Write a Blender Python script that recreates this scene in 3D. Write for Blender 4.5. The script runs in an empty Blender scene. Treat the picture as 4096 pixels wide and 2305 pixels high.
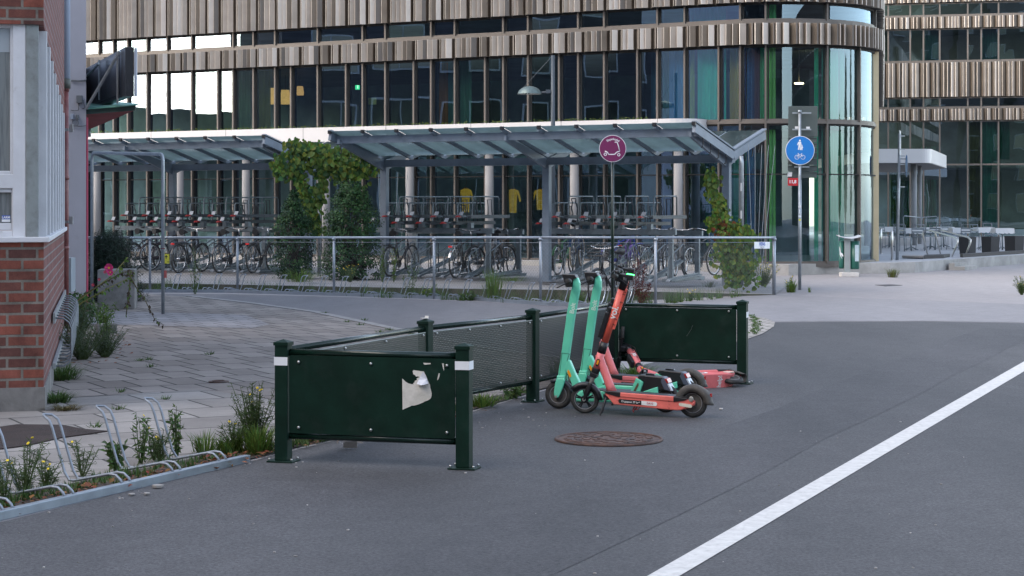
import bpy, bmesh, math, random
from math import sin, cos, pi, radians, sqrt, atan2
from mathutils import Vector, Matrix, Euler
S = bpy.context.scene
# ---------------------------------------------------------------- camera
H, F, HY = 1.75, 7400.0, 825.0        # eye height, focal length and horizon row in photograph pixels
cam = bpy.data.cameras.new("camera"); co = bpy.data.objects.new("camera", cam); S.collection.objects.link(co)
cam.sensor_width = 36; cam.lens = F / 4096 * 36; cam.shift_y = -(1152.5 - HY) / 4096
cam.clip_start = 0.1; cam.clip_end = 2000
co.location = (0, 0, H); co.rotation_euler = (pi / 2, 0, 0); S.camera = co
cam.dof.use_dof = False
# ---------------------------------------------------------------- sky, sun, exposure
SUN_EL, SUN_DIR = radians(30), (-0.90, -0.43)
W = bpy.data.worlds.new("World"); S.world = W; W.use_nodes = True
wn = W.node_tree; bg = wn.nodes['Background']
sky = wn.nodes.new('ShaderNodeTexSky'); sky.sky_type = 'NISHITA'; sky.sun_disc = False
sky.sun_elevation = SUN_EL; sky.sun_rotation = atan2(SUN_DIR[0], SUN_DIR[1]); sky.air_density = 1.0; sky.dust_density = 1.0; sky.ozone_density = 1.0
hz = wn.nodes.new('ShaderNodeHueSaturation'); hz.inputs['Saturation'].default_value = .64; wn.links.new(sky.outputs[0], hz.inputs['Color']); wn.links.new(hz.outputs[0], bg.inputs[0]); bg.inputs[1].default_value = 0.15
sl = bpy.data.lights.new("sun", 'SUN'); so = bpy.data.objects.new("sun", sl); S.collection.objects.link(so)
sl.energy = 1.5; sl.angle = radians(70); sl.color = (1, .84, .68)
sd = Vector((SUN_DIR[0] * cos(SUN_EL), SUN_DIR[1] * cos(SUN_EL), sin(SUN_EL)))
so.rotation_euler = sd.to_track_quat('Z', 'Y').to_euler(); so.location = (0, 0, 40)
S.view_settings.view_transform = 'Standard'; S.view_settings.look = 'None'
S.view_settings.exposure = 2.0; S.view_settings.gamma = 1
S.render.engine = 'CYCLES'; S.cycles.max_bounces = 6; S.cycles.transparent_max_bounces = 24
# ---------------------------------------------------------------- helpers
R = random.Random(7)
def V(*a): return Vector(a)
def PX(x, y, Y): return V((x - 2048) / F * Y, Y, H - (y - HY) / F * Y)      # photograph pixel at a depth
def GP(x, y, z=0.0):                                                       # photograph pixel on a level
    Y = (H - z) * F / (y - HY); return V((x - 2048) / F * Y, Y, z)
def VP(x, y, A, B):                                                        # photograph pixel on the vertical plane A-B
    r = (x - 2048) / F; dx, dy = B.x - A.x, B.y - A.y
    t = (r * A.y - A.x) / (dx - r * dy); Y = A.y + t * dy
    return V(r * Y, Y, H - (y - HY) / F * Y)
def lerp(a, b, t): return a + (b - a) * t
ORG = {}
class MB:
    def __init__(s): s.v = []; s.f = []; s.m = []; s.sm = []
    def face(s, pts, m=0, sm=False):
        i = len(s.v); s.v += [Vector(p) for p in pts]; s.f.append(tuple(range(i, i + len(pts)))); s.m.append(m); s.sm.append(sm)
    def box(s, c, d, m=0, M=None):
        c = Vector(c); hx, hy, hz = d[0] / 2, d[1] / 2, d[2] / 2
        P = [V(x, y, z) for x in (-hx, hx) for y in (-hy, hy) for z in (-hz, hz)]
        if M is not None: P = [M @ p for p in P]
        i = len(s.v); s.v += [p + c for p in P]
        for q in ((0, 1, 3, 2), (4, 6, 7, 5), (0, 4, 5, 1), (2, 3, 7, 6), (0, 2, 6, 4), (1, 5, 7, 3)):
            s.f.append(tuple(i + k for k in q)); s.m.append(m); s.sm.append(False)
        return s
    def beam(s, a, b, w, h, m=0, up=(0, 0, 1)):        # rectangular bar a-b
        a, b = Vector(a), Vector(b); d = b - a; L = d.length
        if L < 1e-6: return s
        d.normalize(); up = Vector(up)
        if abs(d.dot(up)) > .98: up = V(0, 1, 0)
        sd_ = d.cross(up).normalized(); u2 = sd_.cross(d)
        M = Matrix((sd_, d, u2)).transposed()
        return s.box((a + b) / 2, (w, L, h), m, M)
    def tube(s, pts, r, n=8, m=0, caps=True, closed=False):
        pts = [Vector(p) for p in pts]; N = len(pts)
        rs = r if isinstance(r, (list, tuple)) else [r] * N
        i0 = len(s.v); prev = None
        for k, p in enumerate(pts):
            if closed: d = pts[(k + 1) % N] - pts[k - 1]
            else: d = pts[min(k + 1, N - 1)] - pts[max(k - 1, 0)]
            if d.length < 1e-9: d = V(0, 0, 1)
            d.normalize()
            if prev is None:
                a = V(0, 0, 1) if abs(d.z) < .9 else V(1, 0, 0)
                u = d.cross(a).normalized()
            else:
                u = prev - d * prev.dot(d)
                u = u.normalized() if u.length > 1e-6 else d.orthogonal().normalized()
            prev = u; w = d.cross(u)
            for j in range(n):
                a = 2 * pi * j / n; s.v.append(p + (u * cos(a) + w * sin(a)) * rs[k])
        for k in range(N if closed else N - 1):
            k2 = (k + 1) % N
            for j in range(n):
                j2 = (j + 1) % n
                s.f.append((i0 + k * n + j, i0 + k * n + j2, i0 + k2 * n + j2, i0 + k2 * n + j)); s.m.append(m); s.sm.append(n > 4)
        if caps and not closed:
            s.f.append(tuple(i0 + j for j in range(n))[::-1]); s.m.append(m); s.sm.append(False)
            s.f.append(tuple(i0 + (N - 1) * n + j for j in range(n))); s.m.append(m); s.sm.append(False)
        return s
    def cyl(s, a, b, r, n=16, m=0): return s.tube([a, b], r, n, m)
    def prism(s, pts, ex, m=0, m2=None):               # polygon swept by the vector ex
        pts = [Vector(p) for p in pts]; ex = Vector(ex); n = len(pts); i = len(s.v)
        s.v += pts + [p + ex for p in pts]
        s.f.append(tuple(range(i, i + n))); s.m.append(m); s.sm.append(False)
        s.f.append(tuple(range(i + n, i + 2 * n))[::-1]); s.m.append(m if m2 is None else m2); s.sm.append(False)
        for k in range(n):
            k2 = (k + 1) % n
            s.f.append((i + k, i + n + k, i + n + k2, i + k2)); s.m.append(m); s.sm.append(False)
        return s
    def ring(s, c, ax, R0, r, N=28, n=8, m=0):         # torus about axis ax
        ax = Vector(ax).normalized(); u = ax.orthogonal().normalized(); w = ax.cross(u); c = Vector(c)
        return s.tube([c + (u * cos(2 * pi * k / N) + w * sin(2 * pi * k / N)) * R0 for k in range(N)], r, n, m, closed=True)
    def disc(s, c, ax, r, t, n=28, m=0):
        ax = Vector(ax).normalized(); c = Vector(c); return s.tube([c - ax * t / 2, c + ax * t / 2], r, n, m)
    def xf(s, M):
        s.v = [M @ p for p in s.v]; return s
    def build(s, name, mats, parent=None, bevel=0):
        me = bpy.data.meshes.new(name); org = ORG.get(parent, V(0, 0, 0)) if parent else V(0, 0, 0)
        me.from_pydata([tuple(p - org) for p in s.v], [], s.f)
        if not isinstance(mats, (list, tuple)): mats = [mats]
        for mm in mats: me.materials.append(mm)
        me.polygons.foreach_set('material_index', s.m); me.polygons.foreach_set('use_smooth', s.sm)
        if any(s.sm) and not any(k in name for k in ('leaves', 'foliage')):
            bm = bmesh.new(); bm.from_mesh(me); bmesh.ops.remove_doubles(bm, verts=bm.verts[:], dist=2e-5); bm.to_mesh(me); bm.free()
        me.update()
        o = bpy.data.objects.new(name, me); S.collection.objects.link(o)
        if parent: o.parent = parent; ORG[o] = org
        if bevel:
            md = o.modifiers.new('bevel', 'BEVEL'); md.width = bevel; md.segments = 2; md.limit_method = 'ANGLE'; md.angle_limit = radians(40)
        return o
def tag(o, label=None, cat=None, group=None, kind=None):
    if label: o['label'] = label
    if cat: o['category'] = cat
    if group: o['group'] = group
    if kind: o['kind'] = kind
    return o
def thing(name, label, cat, loc=(0, 0, 0), rz=0, group=None, local=False, rot=None):
    o = bpy.data.objects.new(name, None); S.collection.objects.link(o); o.location = loc
    o.rotation_euler = rot if rot else (0, 0, rz); o.empty_display_size = .2
    ORG[o] = V(0, 0, 0) if local else Vector(loc)
    return tag(o, label, cat, group)
def copy_tree(o, parent=None):
    c = o.copy(); S.collection.objects.link(c)
    if parent: c.parent = parent
    for ch in list(o.children): copy_tree(ch, c)
    return c
# ---------------------------------------------------------------- materials
def nd(nt, t, **k):
    n = nt.nodes.new(t)
    for a, b in k.items():
        if a in n.inputs.keys(): n.inputs[a].default_value = b
        else: setattr(n, a, b)
    return n
def mat(name, col, rough=.6, metal=0, var=.0, scale=4, bump=0, bscale=60, isl=0, spec=.5, coords='Object', col2=None, c2lo=.45, c2hi=.65, c2scale=3, clear=0, emit=None, es=1, hue=0, detail=6, stretch=None):
    m = bpy.data.materials.new(name); m.use_nodes = True; nt = m.node_tree; L = nt.links
    b = nt.nodes['Principled BSDF']; b.inputs['Roughness'].default_value = rough; b.inputs['Metallic'].default_value = metal
    b.inputs['Specular IOR Level'].default_value = spec
    if clear: b.inputs['Coat Weight'].default_value = clear; b.inputs['Coat Roughness'].default_value = .12
    tc = nd(nt, 'ShaderNodeTexCoord'); src = tc.outputs[coords]
    if stretch:
        mp = nd(nt, 'ShaderNodeMapping'); mp.inputs['Scale'].default_value = stretch; L.new(src, mp.inputs[0]); src = mp.outputs[0]
    rgb = nd(nt, 'ShaderNodeRGB'); rgb.outputs[0].default_value = (*col, 1); c = rgb.outputs[0]
    if col2:
        n2 = nd(nt, 'ShaderNodeTexNoise', Scale=c2scale, Detail=8, Roughness=.65); L.new(src, n2.inputs['Vector'])
        mr = nd(nt, 'ShaderNodeMapRange'); mr.inputs[1].default_value = c2lo; mr.inputs[2].default_value = c2hi; L.new(n2.outputs[0], mr.inputs[0])
        mx = nd(nt, 'ShaderNodeMix', data_type='RGBA'); L.new(mr.outputs[0], mx.inputs[0]); L.new(c, mx.inputs[6]); mx.inputs[7].default_value = (*col2, 1); c = mx.outputs[2]
    if var:
        n1 = nd(nt, 'ShaderNodeTexNoise', Scale=scale, Detail=detail, Roughness=.6); L.new(src, n1.inputs['Vector'])
        mr = nd(nt, 'ShaderNodeMapRange'); mr.inputs[1].default_value = .3; mr.inputs[2].default_value = .7; mr.inputs[3].default_value = 1 - var; mr.inputs[4].default_value = 1 + var
        L.new(n1.outputs[0], mr.inputs[0])
        hs = nd(nt, 'ShaderNodeHueSaturation'); L.new(mr.outputs[0], hs.inputs['Value']); L.new(c, hs.inputs['Color']); c = hs.outputs[0]
    if isl or hue:
        ge = nd(nt, 'ShaderNodeNewGeometry')
        mr = nd(nt, 'ShaderNodeMapRange'); mr.inputs[3].default_value = 1 - isl; mr.inputs[4].default_value = 1 + isl; L.new(ge.outputs['Random Per Island'], mr.inputs[0])
        hs = nd(nt, 'ShaderNodeHueSaturation'); L.new(mr.outputs[0], hs.inputs['Value']); L.new(c, hs.inputs['Color']); c = hs.outputs[0]
        if hue:
            mt = nd(nt, 'ShaderNodeMath', operation='MULTIPLY'); mt.inputs[1].default_value = 7.31; L.new(ge.outputs['Random Per Island'], mt.inputs[0])
            fr = nd(nt, 'ShaderNodeMath', operation='FRACT'); L.new(mt.outputs[0], fr.inputs[0])
            m2 = nd(nt, 'ShaderNodeMapRange'); m2.inputs[3].default_value = .5 - hue; m2.inputs[4].default_value = .5 + hue; L.new(fr.outputs[0], m2.inputs[0]); L.new(m2.outputs[0], hs.inputs['Hue'])
    L.new(c, b.inputs['Base Color'])
    if bump:
        n3 = nd(nt, 'ShaderNodeTexNoise', Scale=bscale, Detail=4); L.new(src, n3.inputs['Vector'])
        bp = nd(nt, 'ShaderNodeBump', Strength=bump, Distance=.01); L.new(n3.outputs[0], bp.inputs['Height']); L.new(bp.outputs[0], b.inputs['Normal'])
    if emit: b.inputs['Emission Color'].default_value = (*emit, 1); b.inputs['Emission Strength'].default_value = es
    return m
def leafmat(name, col, isl=.35, hue=.02, tr=.35):
    m = mat(name, col, .55, isl=isl, hue=hue, spec=.3); nt = m.node_tree; L = nt.links
    b = nt.nodes['Principled BSDF']; t = nd(nt, 'ShaderNodeBsdfTranslucent'); src = b.inputs['Base Color'].links[0].from_socket
    L.new(src, t.inputs[0]); mx = nd(nt, 'ShaderNodeMixShader'); mx.inputs[0].default_value = tr
    L.new(b.outputs[0], mx.inputs[1]); L.new(t.outputs[0], mx.inputs[2]); L.new(mx.outputs[0], nt.nodes['Material Output'].inputs[0]); return m
def glassmat(name, tint, fac, wob=.02, rough=.0, gcol=(1, 1, 1), wscale=.7):
    m = bpy.data.materials.new(name); m.use_nodes = True; nt = m.node_tree; L = nt.links; nt.nodes.remove(nt.nodes['Principled BSDF'])
    t = nd(nt, 'ShaderNodeBsdfTransparent'); t.inputs[0].default_value = (*tint, 1)
    g = nd(nt, 'ShaderNodeBsdfGlossy'); g.inputs['Roughness'].default_value = rough; g.inputs[0].default_value = (*gcol, 1)
    lw = nd(nt, 'ShaderNodeFresnel', IOR=1.5); mp = nd(nt, 'ShaderNodeMapRange'); mp.inputs[1].default_value = .04; mp.inputs[2].default_value = 1; mp.inputs[3].default_value = fac; mp.inputs[4].default_value = 1
    L.new(lw.outputs[0], mp.inputs[0])
    if wob:
        tc = nd(nt, 'ShaderNodeTexCoord'); n = nd(nt, 'ShaderNodeTexNoise', Scale=wscale, Detail=1); L.new(tc.outputs['Object'], n.inputs['Vector'])
        bp = nd(nt, 'ShaderNodeBump', Strength=1, Distance=wob); L.new(n.outputs[0], bp.inputs['Height']); L.new(bp.outputs[0], g.inputs['Normal'])
    mx = nd(nt, 'ShaderNodeMixShader'); L.new(mp.outputs[0], mx.inputs[0]); L.new(t.outputs[0], mx.inputs[1]); L.new(g.outputs[0], mx.inputs[2])
    L.new(mx.outputs[0], nt.nodes['Material Output'].inputs[0]); return m
def brickmat(name, c1, c2, mortar, bw, rh, ms, off=.5, coords=None, rough=.85, bump=.5, rotz=0, var=.25, sq=1.0, vscale=1.3, planar=None, bias=0):
    """brick/slab pattern; planar = 'xy' on the ground, or a 2-D wall direction for walls"""
    m = bpy.data.materials.new(name); m.use_nodes = True; nt = m.node_tree; L = nt.links; b = nt.nodes['Principled BSDF']; b.inputs['Roughness'].default_value = rough
    b.inputs['Specular IOR Level'].default_value = .3
    ge = nd(nt, 'ShaderNodeNewGeometry'); pos = ge.outputs['Position']
    if planar == 'xy' or planar is None:
        mp = nd(nt, 'ShaderNodeMapping'); mp.inputs['Rotation'].default_value = (0, 0, rotz); L.new(pos, mp.inputs[0]); vec = mp.outputs[0]
    else:
        dt = nd(nt, 'ShaderNodeVectorMath', operation='DOT_PRODUCT'); dt.inputs[1].default_value = (planar[0], planar[1], 0); L.new(pos, dt.inputs[0])
        sp = nd(nt, 'ShaderNodeSeparateXYZ'); L.new(pos, sp.inputs[0]); cb = nd(nt, 'ShaderNodeCombineXYZ'); L.new(dt.outputs['Value'], cb.inputs[0]); L.new(sp.outputs[2], cb.inputs[1]); vec = cb.outputs[0]
    # slightly wandering joints
    nz = nd(nt, 'ShaderNodeTexNoise', Scale=3.0, Detail=2); L.new(pos, nz.inputs['Vector'])
    vm = nd(nt, 'ShaderNodeVectorMath', operation='SCALE'); vm.inputs['Scale'].default_value = ms * .8; L.new(nz.outputs['Color'], vm.inputs[0])
    va = nd(nt, 'ShaderNodeVectorMath', operation='ADD'); L.new(vec, va.inputs[0]); L.new(vm.outputs[0], va.inputs[1])
    br = nd(nt, 'ShaderNodeTexBrick'); br.offset = off; br.squash = sq
    br.inputs['Scale'].default_value = 1; br.inputs['Brick Width'].default_value = bw; br.inputs['Row Height'].default_value = rh; br.inputs['Mortar Size'].default_value = ms; br.inputs['Mortar Smooth'].default_value = .2; br.inputs['Bias'].default_value = bias
    br.inputs['Color1'].default_value = (*c1, 1); br.inputs['Color2'].default_value = (*c2, 1); br.inputs['Mortar'].default_value = (*mortar, 1); L.new(va.outputs[0], br.inputs['Vector'])
    n1 = nd(nt, 'ShaderNodeTexNoise', Scale=vscale, Detail=7, Roughness=.7); L.new(pos, n1.inputs['Vector'])
    mr = nd(nt, 'ShaderNodeMapRange'); mr.inputs[1].default_value = .3; mr.inputs[2].default_value = .7; mr.inputs[3].default_value = 1 - var; mr.inputs[4].default_value = 1 + var; L.new(n1.outputs[0], mr.inputs[0])
    n4 = nd(nt, 'ShaderNodeTexNoise', Scale=90, Detail=3); L.new(pos, n4.inputs['Vector'])
    mr2 = nd(nt, 'ShaderNodeMapRange'); mr2.inputs[3].default_value = .8; mr2.inputs[4].default_value = 1.2; L.new(n4.outputs[0], mr2.inputs[0])
    ml = nd(nt, 'ShaderNodeMath', operation='MULTIPLY'); L.new(mr.outputs[0], ml.inputs[0]); L.new(mr2.outputs[0], ml.inputs[1])
    hs = nd(nt, 'ShaderNodeHueSaturation'); L.new(ml.outputs[0], hs.inputs['Value']); L.new(br.outputs[0], hs.inputs['Color']); L.new(hs.outputs[0], b.inputs['Base Color'])
    inv = nd(nt, 'ShaderNodeMath', operation='SUBTRACT'); inv.inputs[0].default_value = 1; L.new(br.outputs['Fac'], inv.inputs[1])
    ad = nd(nt, 'ShaderNodeMath', operation='MULTIPLY_ADD'); L.new(n4.outputs[0], ad.inputs[0]); ad.inputs[1].default_value = .3; L.new(inv.outputs[0], ad.inputs[2])
    bp = nd(nt, 'ShaderNodeBump', Strength=bump, Distance=.006); L.new(ad.outputs[0], bp.inputs['Height']); L.new(bp.outputs[0], b.inputs['Normal'])
    return m
def asphalt(name, c, c2, spk=.35, scale=.35, cracks=False):
    m = bpy.data.materials.new(name); m.use_nodes = True; nt = m.node_tree; L = nt.links; b = nt.nodes['Principled BSDF']; b.inputs['Roughness'].default_value = .8; b.inputs['Specular IOR Level'].default_value = .35
    ge = nd(nt, 'ShaderNodeNewGeometry'); pos = ge.outputs['Position']
    mp = nd(nt, 'ShaderNodeMapping'); mp.inputs['Rotation'].default_value = (0, 0, radians(23)); mp.inputs['Scale'].default_value = (1.6, .35, 1); L.new(pos, mp.inputs[0])
    n1 = nd(nt, 'ShaderNodeTexNoise', Scale=scale, Detail=6, Roughness=.6); L.new(mp.outputs[0], n1.inputs['Vector'])
    mr = nd(nt, 'ShaderNodeMapRange'); mr.inputs[1].default_value = .35; mr.inputs[2].default_value = .65; L.new(n1.outputs[0], mr.inputs[0])
    mx = nd(nt, 'ShaderNodeMix', data_type='RGBA'); L.new(mr.outputs[0], mx.inputs[0]); mx.inputs[6].default_value = (*c, 1); mx.inputs[7].default_value = (*c2, 1)
    n2 = nd(nt, 'ShaderNodeTexNoise', Scale=48, Detail=5, Roughness=.9); L.new(pos, n2.inputs['Vector'])
    n3 = nd(nt, 'ShaderNodeTexVoronoi', Scale=28); L.new(pos, n3.inputs['Vector'])
    m2 = nd(nt, 'ShaderNodeMapRange'); m2.inputs[1].default_value = .25; m2.inputs[2].default_value = .75; m2.inputs[3].default_value = 1 - spk; m2.inputs[4].default_value = 1 + spk; L.new(n2.outputs[0], m2.inputs[0])
    m3 = nd(nt, 'ShaderNodeMapRange'); m3.inputs[1].default_value = .0; m3.inputs[2].default_value = .12; m3.inputs[3].default_value = 1.5; m3.inputs[4].default_value = 1; L.new(n3.outputs[0], m3.inputs[0])
    ml = nd(nt, 'ShaderNodeMath', operation='MULTIPLY'); L.new(m2.outputs[0], ml.inputs[0]); L.new(m3.outputs[0], ml.inputs[1])
    n5 = nd(nt, 'ShaderNodeTexNoise', Scale=4, Detail=5, Roughness=.7); L.new(pos, n5.inputs['Vector'])
    m5 = nd(nt, 'ShaderNodeMapRange'); m5.inputs[1].default_value = .3; m5.inputs[2].default_value = .7; m5.inputs[3].default_value = .88; m5.inputs[4].default_value = 1.12; L.new(n5.outputs[0], m5.inputs[0])
    ml2 = nd(nt, 'ShaderNodeMath', operation='MULTIPLY'); L.new(ml.outputs[0], ml2.inputs[0]); L.new(m5.outputs[0], ml2.inputs[1])
    hs = nd(nt, 'ShaderNodeHueSaturation'); L.new(ml2.outputs[0], hs.inputs['Value']); L.new(mx.outputs[2], hs.inputs['Color']); L.new(hs.outputs[0], b.inputs['Base Color'])
    bp = nd(nt, 'ShaderNodeBump', Strength=.6, Distance=.004); L.new(n2.outputs[0], bp.inputs['Height']); L.new(bp.outputs[0], b.inputs['Normal'])
    return m
def perfmat(name, col, pitch=.012, thr=.1):
    m = mat(name, col, .45, var=.1); nt = m.node_tree; L = nt.links; b = nt.nodes['Principled BSDF']
    tc = nd(nt, 'ShaderNodeTexCoord'); sp = nd(nt, 'ShaderNodeSeparateXYZ'); L.new(tc.outputs['UV'], sp.inputs[0])
    def sn(sock, k):
        a = nd(nt, 'ShaderNodeMath', operation='MULTIPLY'); a.inputs[1].default_value = k; L.new(sock, a.inputs[0])
        c = nd(nt, 'ShaderNodeMath', operation='SINE'); L.new(a.outputs[0], c.inputs[0]); return c.outputs[0]
    k = 2 * pi / pitch
    p = nd(nt, 'ShaderNodeMath', operation='MULTIPLY'); L.new(sn(sp.outputs[0], k * .6), p.inputs[0]); L.new(sn(sp.outputs[1], k * .45), p.inputs[1])
    g = nd(nt, 'ShaderNodeMath', operation='GREATER_THAN'); L.new(p.outputs[0], g.inputs[0]); g.inputs[1].default_value = thr
    t = nd(nt, 'ShaderNodeBsdfTransparent'); mx = nd(nt, 'ShaderNodeMixShader'); L.new(g.outputs[0], mx.inputs[0]); L.new(b.outputs[0], mx.inputs[1]); L.new(t.outputs[0], mx.inputs[2])
    L.new(mx.outputs[0], nt.nodes['Material Output'].inputs[0]); return m
def text(name, s, size, m, parent, M, bold=0.0, ex=.0006, align='CENTER', org=None):
    cu = bpy.data.curves.new(name, 'FONT'); cu.body = s; cu.size = size; cu.extrude = ex; cu.align_x = align; cu.align_y = 'CENTER'; cu.offset = bold
    o = bpy.data.objects.new(name, cu); S.collection.objects.link(o); bpy.context.view_layer.update()
    me = bpy.data.meshes.new_from_object(o.evaluated_get(bpy.context.evaluated_depsgraph_get())); bpy.data.objects.remove(o); bpy.data.curves.remove(cu)
    me.name = name; org = ORG.get(parent, V(0, 0, 0)) if org is None else org
    me.transform(M); me.transform(Matrix.Translation(-org)); me.materials.clear(); me.materials.append(m)
    o = bpy.data.objects.new(name, me); S.collection.objects.link(o); o.parent = parent; ORG[o] = org; return o
def frame(o, x, y):     # matrix with origin o, local x and y directions
    x = Vector(x).normalized(); y = Vector(y); z = x.cross(y).normalized(); y = z.cross(x)
    M = Matrix.Identity(4); M.col[0][:3] = x; M.col[1][:3] = y; M.col[2][:3] = z; M.col[3][:3] = o; return M
galv = mat('galvanised steel', (.33, .36, .38), .45, .7, var=.18, scale=9, bump=.1, bscale=30)
galvd = mat('weathered galvanised steel', (.2, .22, .24), .55, .5, var=.25, scale=6)
steel = mat('brushed steel', (.6, .58, .55), .28, 1, var=.06)
white = mat('white paint', (.72, .72, .72), .5, var=.06, scale=3)
black = mat('black plastic', (.012, .012, .014), .42, var=.2, scale=12)
rubber = mat('rubber', (.018, .018, .018), .7, var=.25, scale=20, col2=(.05, .047, .042), c2scale=14)
dgreen = mat('dark green paint', (.0045, .020, .0135), .55, var=.3, scale=5, bump=.08, bscale=120, spec=.15, col2=(.016, .030, .024), c2lo=.52, c2hi=.78, c2scale=3.5)
dgreeng = mat('glossy dark green paint', (.004, .016, .011), .25, var=.2, scale=8, spec=.45)
redm = mat('red plastic', (.32, .018, .018), .5)
whitep = mat('reflective white tape', (.75, .76, .78), .35, var=.04)
# ================================================================ SETTING: ground
gas = asphalt('pale old asphalt', (.215, .205, .21), (.285, .27, .27), .25, .12)
road_m = asphalt('dark road asphalt', (.046, .0465, .050), (.080, .079, .083), .95, .22)
lot_m = asphalt('grey lot asphalt', (.118, .112, .116), (.162, .154, .158), .6, .3)
pale_m = asphalt('pale asphalt strip', (.18, .176, .185), (.235, .228, .236), .25, .25)
slab_m = brickmat('concrete slabs', (.22, .205, .205), (.28, .262, .26), (.06, .055, .05), .30, .60, .012, .5, rotz=radians(-28), var=.2)
slabf_m = brickmat('worn concrete slabs', (.175, .150, .134), (.26, .228, .205), (.04, .036, .032), .35, .70, .014, .5, rotz=radians(-28), var=.22)
slabl_m = brickmat('light concrete slabs', (.20, .183, .170), (.31, .288, .268), (.05, .047, .043), .70, .70, .012, .5, rotz=radians(-28), var=.2)
cob_m = brickmat('cobbles', (.3, .28, .26), (.38, .35, .33), (.08, .08, .06), .32, .16, .02, .5, rotz=radians(35), bump=.8)
soil_m = mat('soil', (.06, .048, .04), .95, var=.4, scale=5, bump=.8, bscale=40, col2=(.11, .085, .065), c2scale=6)
kerb_m = mat('kerb concrete', (.24, .225, .215), .85, var=.2, scale=5, bump=.3, col2=(.16, .15, .13), c2lo=.5, c2hi=.75)
def sheet(name, pts, z, m, kind='structure'):
    mb = MB(); mb.face([V(p[0], p[1], z) for p in pts], 0); o = mb.build(name, m)
    # let the sheet be triangulated cleanly
    bm = bmesh.new(); bm.from_mesh(o.data); bmesh.ops.triangulate(bm, faces=bm.faces[:])
    bm.normal_update(); bm.faces.ensure_lookup_table()
    if bm.faces and bm.faces[0].normal.z < 0: bmesh.ops.reverse_faces(bm, faces=bm.faces[:])
    bm.to_mesh(o.data); bm.free()
    return tag(o, kind=kind)
g = [(-150, -80), (150, -80), (150, 160), (-150, 160)]
tag(sheet('ground', g, 0, gas), None)
def gp(*ps): return [GP(x, y) for x, y in ps]
edge_l = gp((0, 2092), (985, 1852), (1230, 1790), (1500, 1728), (1885, 1650), (2062, 1598), (2330, 1520), (2700, 1430), (2960, 1368), (3050, 1334), (3095, 1305), (3100, 1290))
road = [V(-9.5, -6, 0), GP(-700, 2262)] + edge_l + [GP(3700, 1287), GP(4200, 1296), V(22, 26.4, 0), V(40, 24, 0), V(40, -6, 0)]
sheet('road', road, .004, road_m)
lot = gp((560, 1176), (900, 1177), (1400, 1190), (1900, 1206), (2200, 1224), (2500, 1232), (2560, 1300), (2360, 1440), (2000, 1400), (1676, 1336), (1420, 1283), (1265, 1252), (1000, 1215), (760, 1188))
sheet('parking_lot', lot, .004, lot_m)
slabs = gp((-500, 1230), (200, 1190), (560, 1176), (760, 1189), (1000, 1217), (1265, 1255), (1420, 1287), (1676, 1342), (2000, 1408), (2340, 1450), (2260, 1530), (2062, 1590), (1885, 1638), (1500, 1705), (1100, 1600), (800, 1560), (300, 1590), (-600, 1640))
sheet('slab_pavement', slabs, .004, slabf_m)
sheet('pavement_band', gp((-200, 1240), (500, 1248), (980, 1262), (1080, 1300), (1000, 1316), (440, 1300), (-300, 1290)), .008, slab_m)
light = gp((-700, 1800), (-600, 1640), (300, 1592), (800, 1560), (1100, 1602), (1500, 1705), (1230, 1772), (985, 1820), (0, 2010), (-700, 2140))
sheet('slab_forecourt', light, .004, slabl_m)
sheet('planting_strip', gp((-700, 2235), (0, 2075), (985, 1845), (1230, 1782), (1885, 1644), (2062, 1592), (2330, 1512), (2300, 1488), (2040, 1572), (1850, 1626), (1480, 1702), (1200, 1756), (960, 1802), (0, 2000), (-700, 2150)), .012, soil_m)
# pale asphalt plaza in front of the road end
sheet('plaza_strip', gp((3100, 1288), (3700, 1285), (4200, 1294), (4800, 1300), (4800, 1232), (4096, 1218), (3400, 1192), (3100, 1180), (2900, 1190), (2700, 1216), (2560, 1232), (2560, 1300), (2450, 1400), (2960, 1330)), .004, pale_m)
sheet('cobbled_corner', gp((2900, 1245), (2985, 1262), (3060, 1275), (3100, 1292), (3095, 1310), (3050, 1338), (2960, 1370), (2850, 1395), (2800, 1300)), .012, cob_m)
# kerb edge between lot and slabs
k = MB()
kp = gp((760, 1186), (1000, 1213), (1265, 1250), (1420, 1283), (1676, 1338), (2000, 1404), (2340, 1446))
for a, b in zip(kp, kp[1:]): k.beam(V(a.x, a.y, .0), V(b.x, b.y, .0), .16, .024)
tag(k.build('kerb', kerb_m), kind='structure')
# lane line and dark repair seam
lm = mat('worn white road paint', (.54, .53, .51), .75, var=.12, scale=14, col2=(.34, .33, .32), c2lo=.52, c2hi=.80, c2scale=30, bump=.2)
a0, a1, b0, b1 = GP(2600, 2305), GP(2728, 2305), GP(4096, 1449), GP(4096, 1489)
def ext(a, b, t): return a + (b - a) * t
sheet('lane_line', [ext(a0, b0, -.6), ext(a1, b1, -.6), ext(a1, b1, 2.2), ext(a0, b0, 2.2)], .0085, lm)
ld = (b0 - a0).normalized(); lnn = V(-ld.y, ld.x, 0)
def lo_(t, o): return a0 + (b0 - a0) * t + lnn * o
R.seed(3); seam = [lo_(-.6 + i * .145, .42 + R.uniform(-.03, .03)) for i in range(15)] + [lo_(1.43 - i * .145, 1.35 + R.uniform(-.05, .05)) for i in range(15)]
sheet('road_patch', seam, .006, asphalt('darker asphalt patch', (.043, .0435, .047), (.070, .069, .074), .95, .3))
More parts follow.
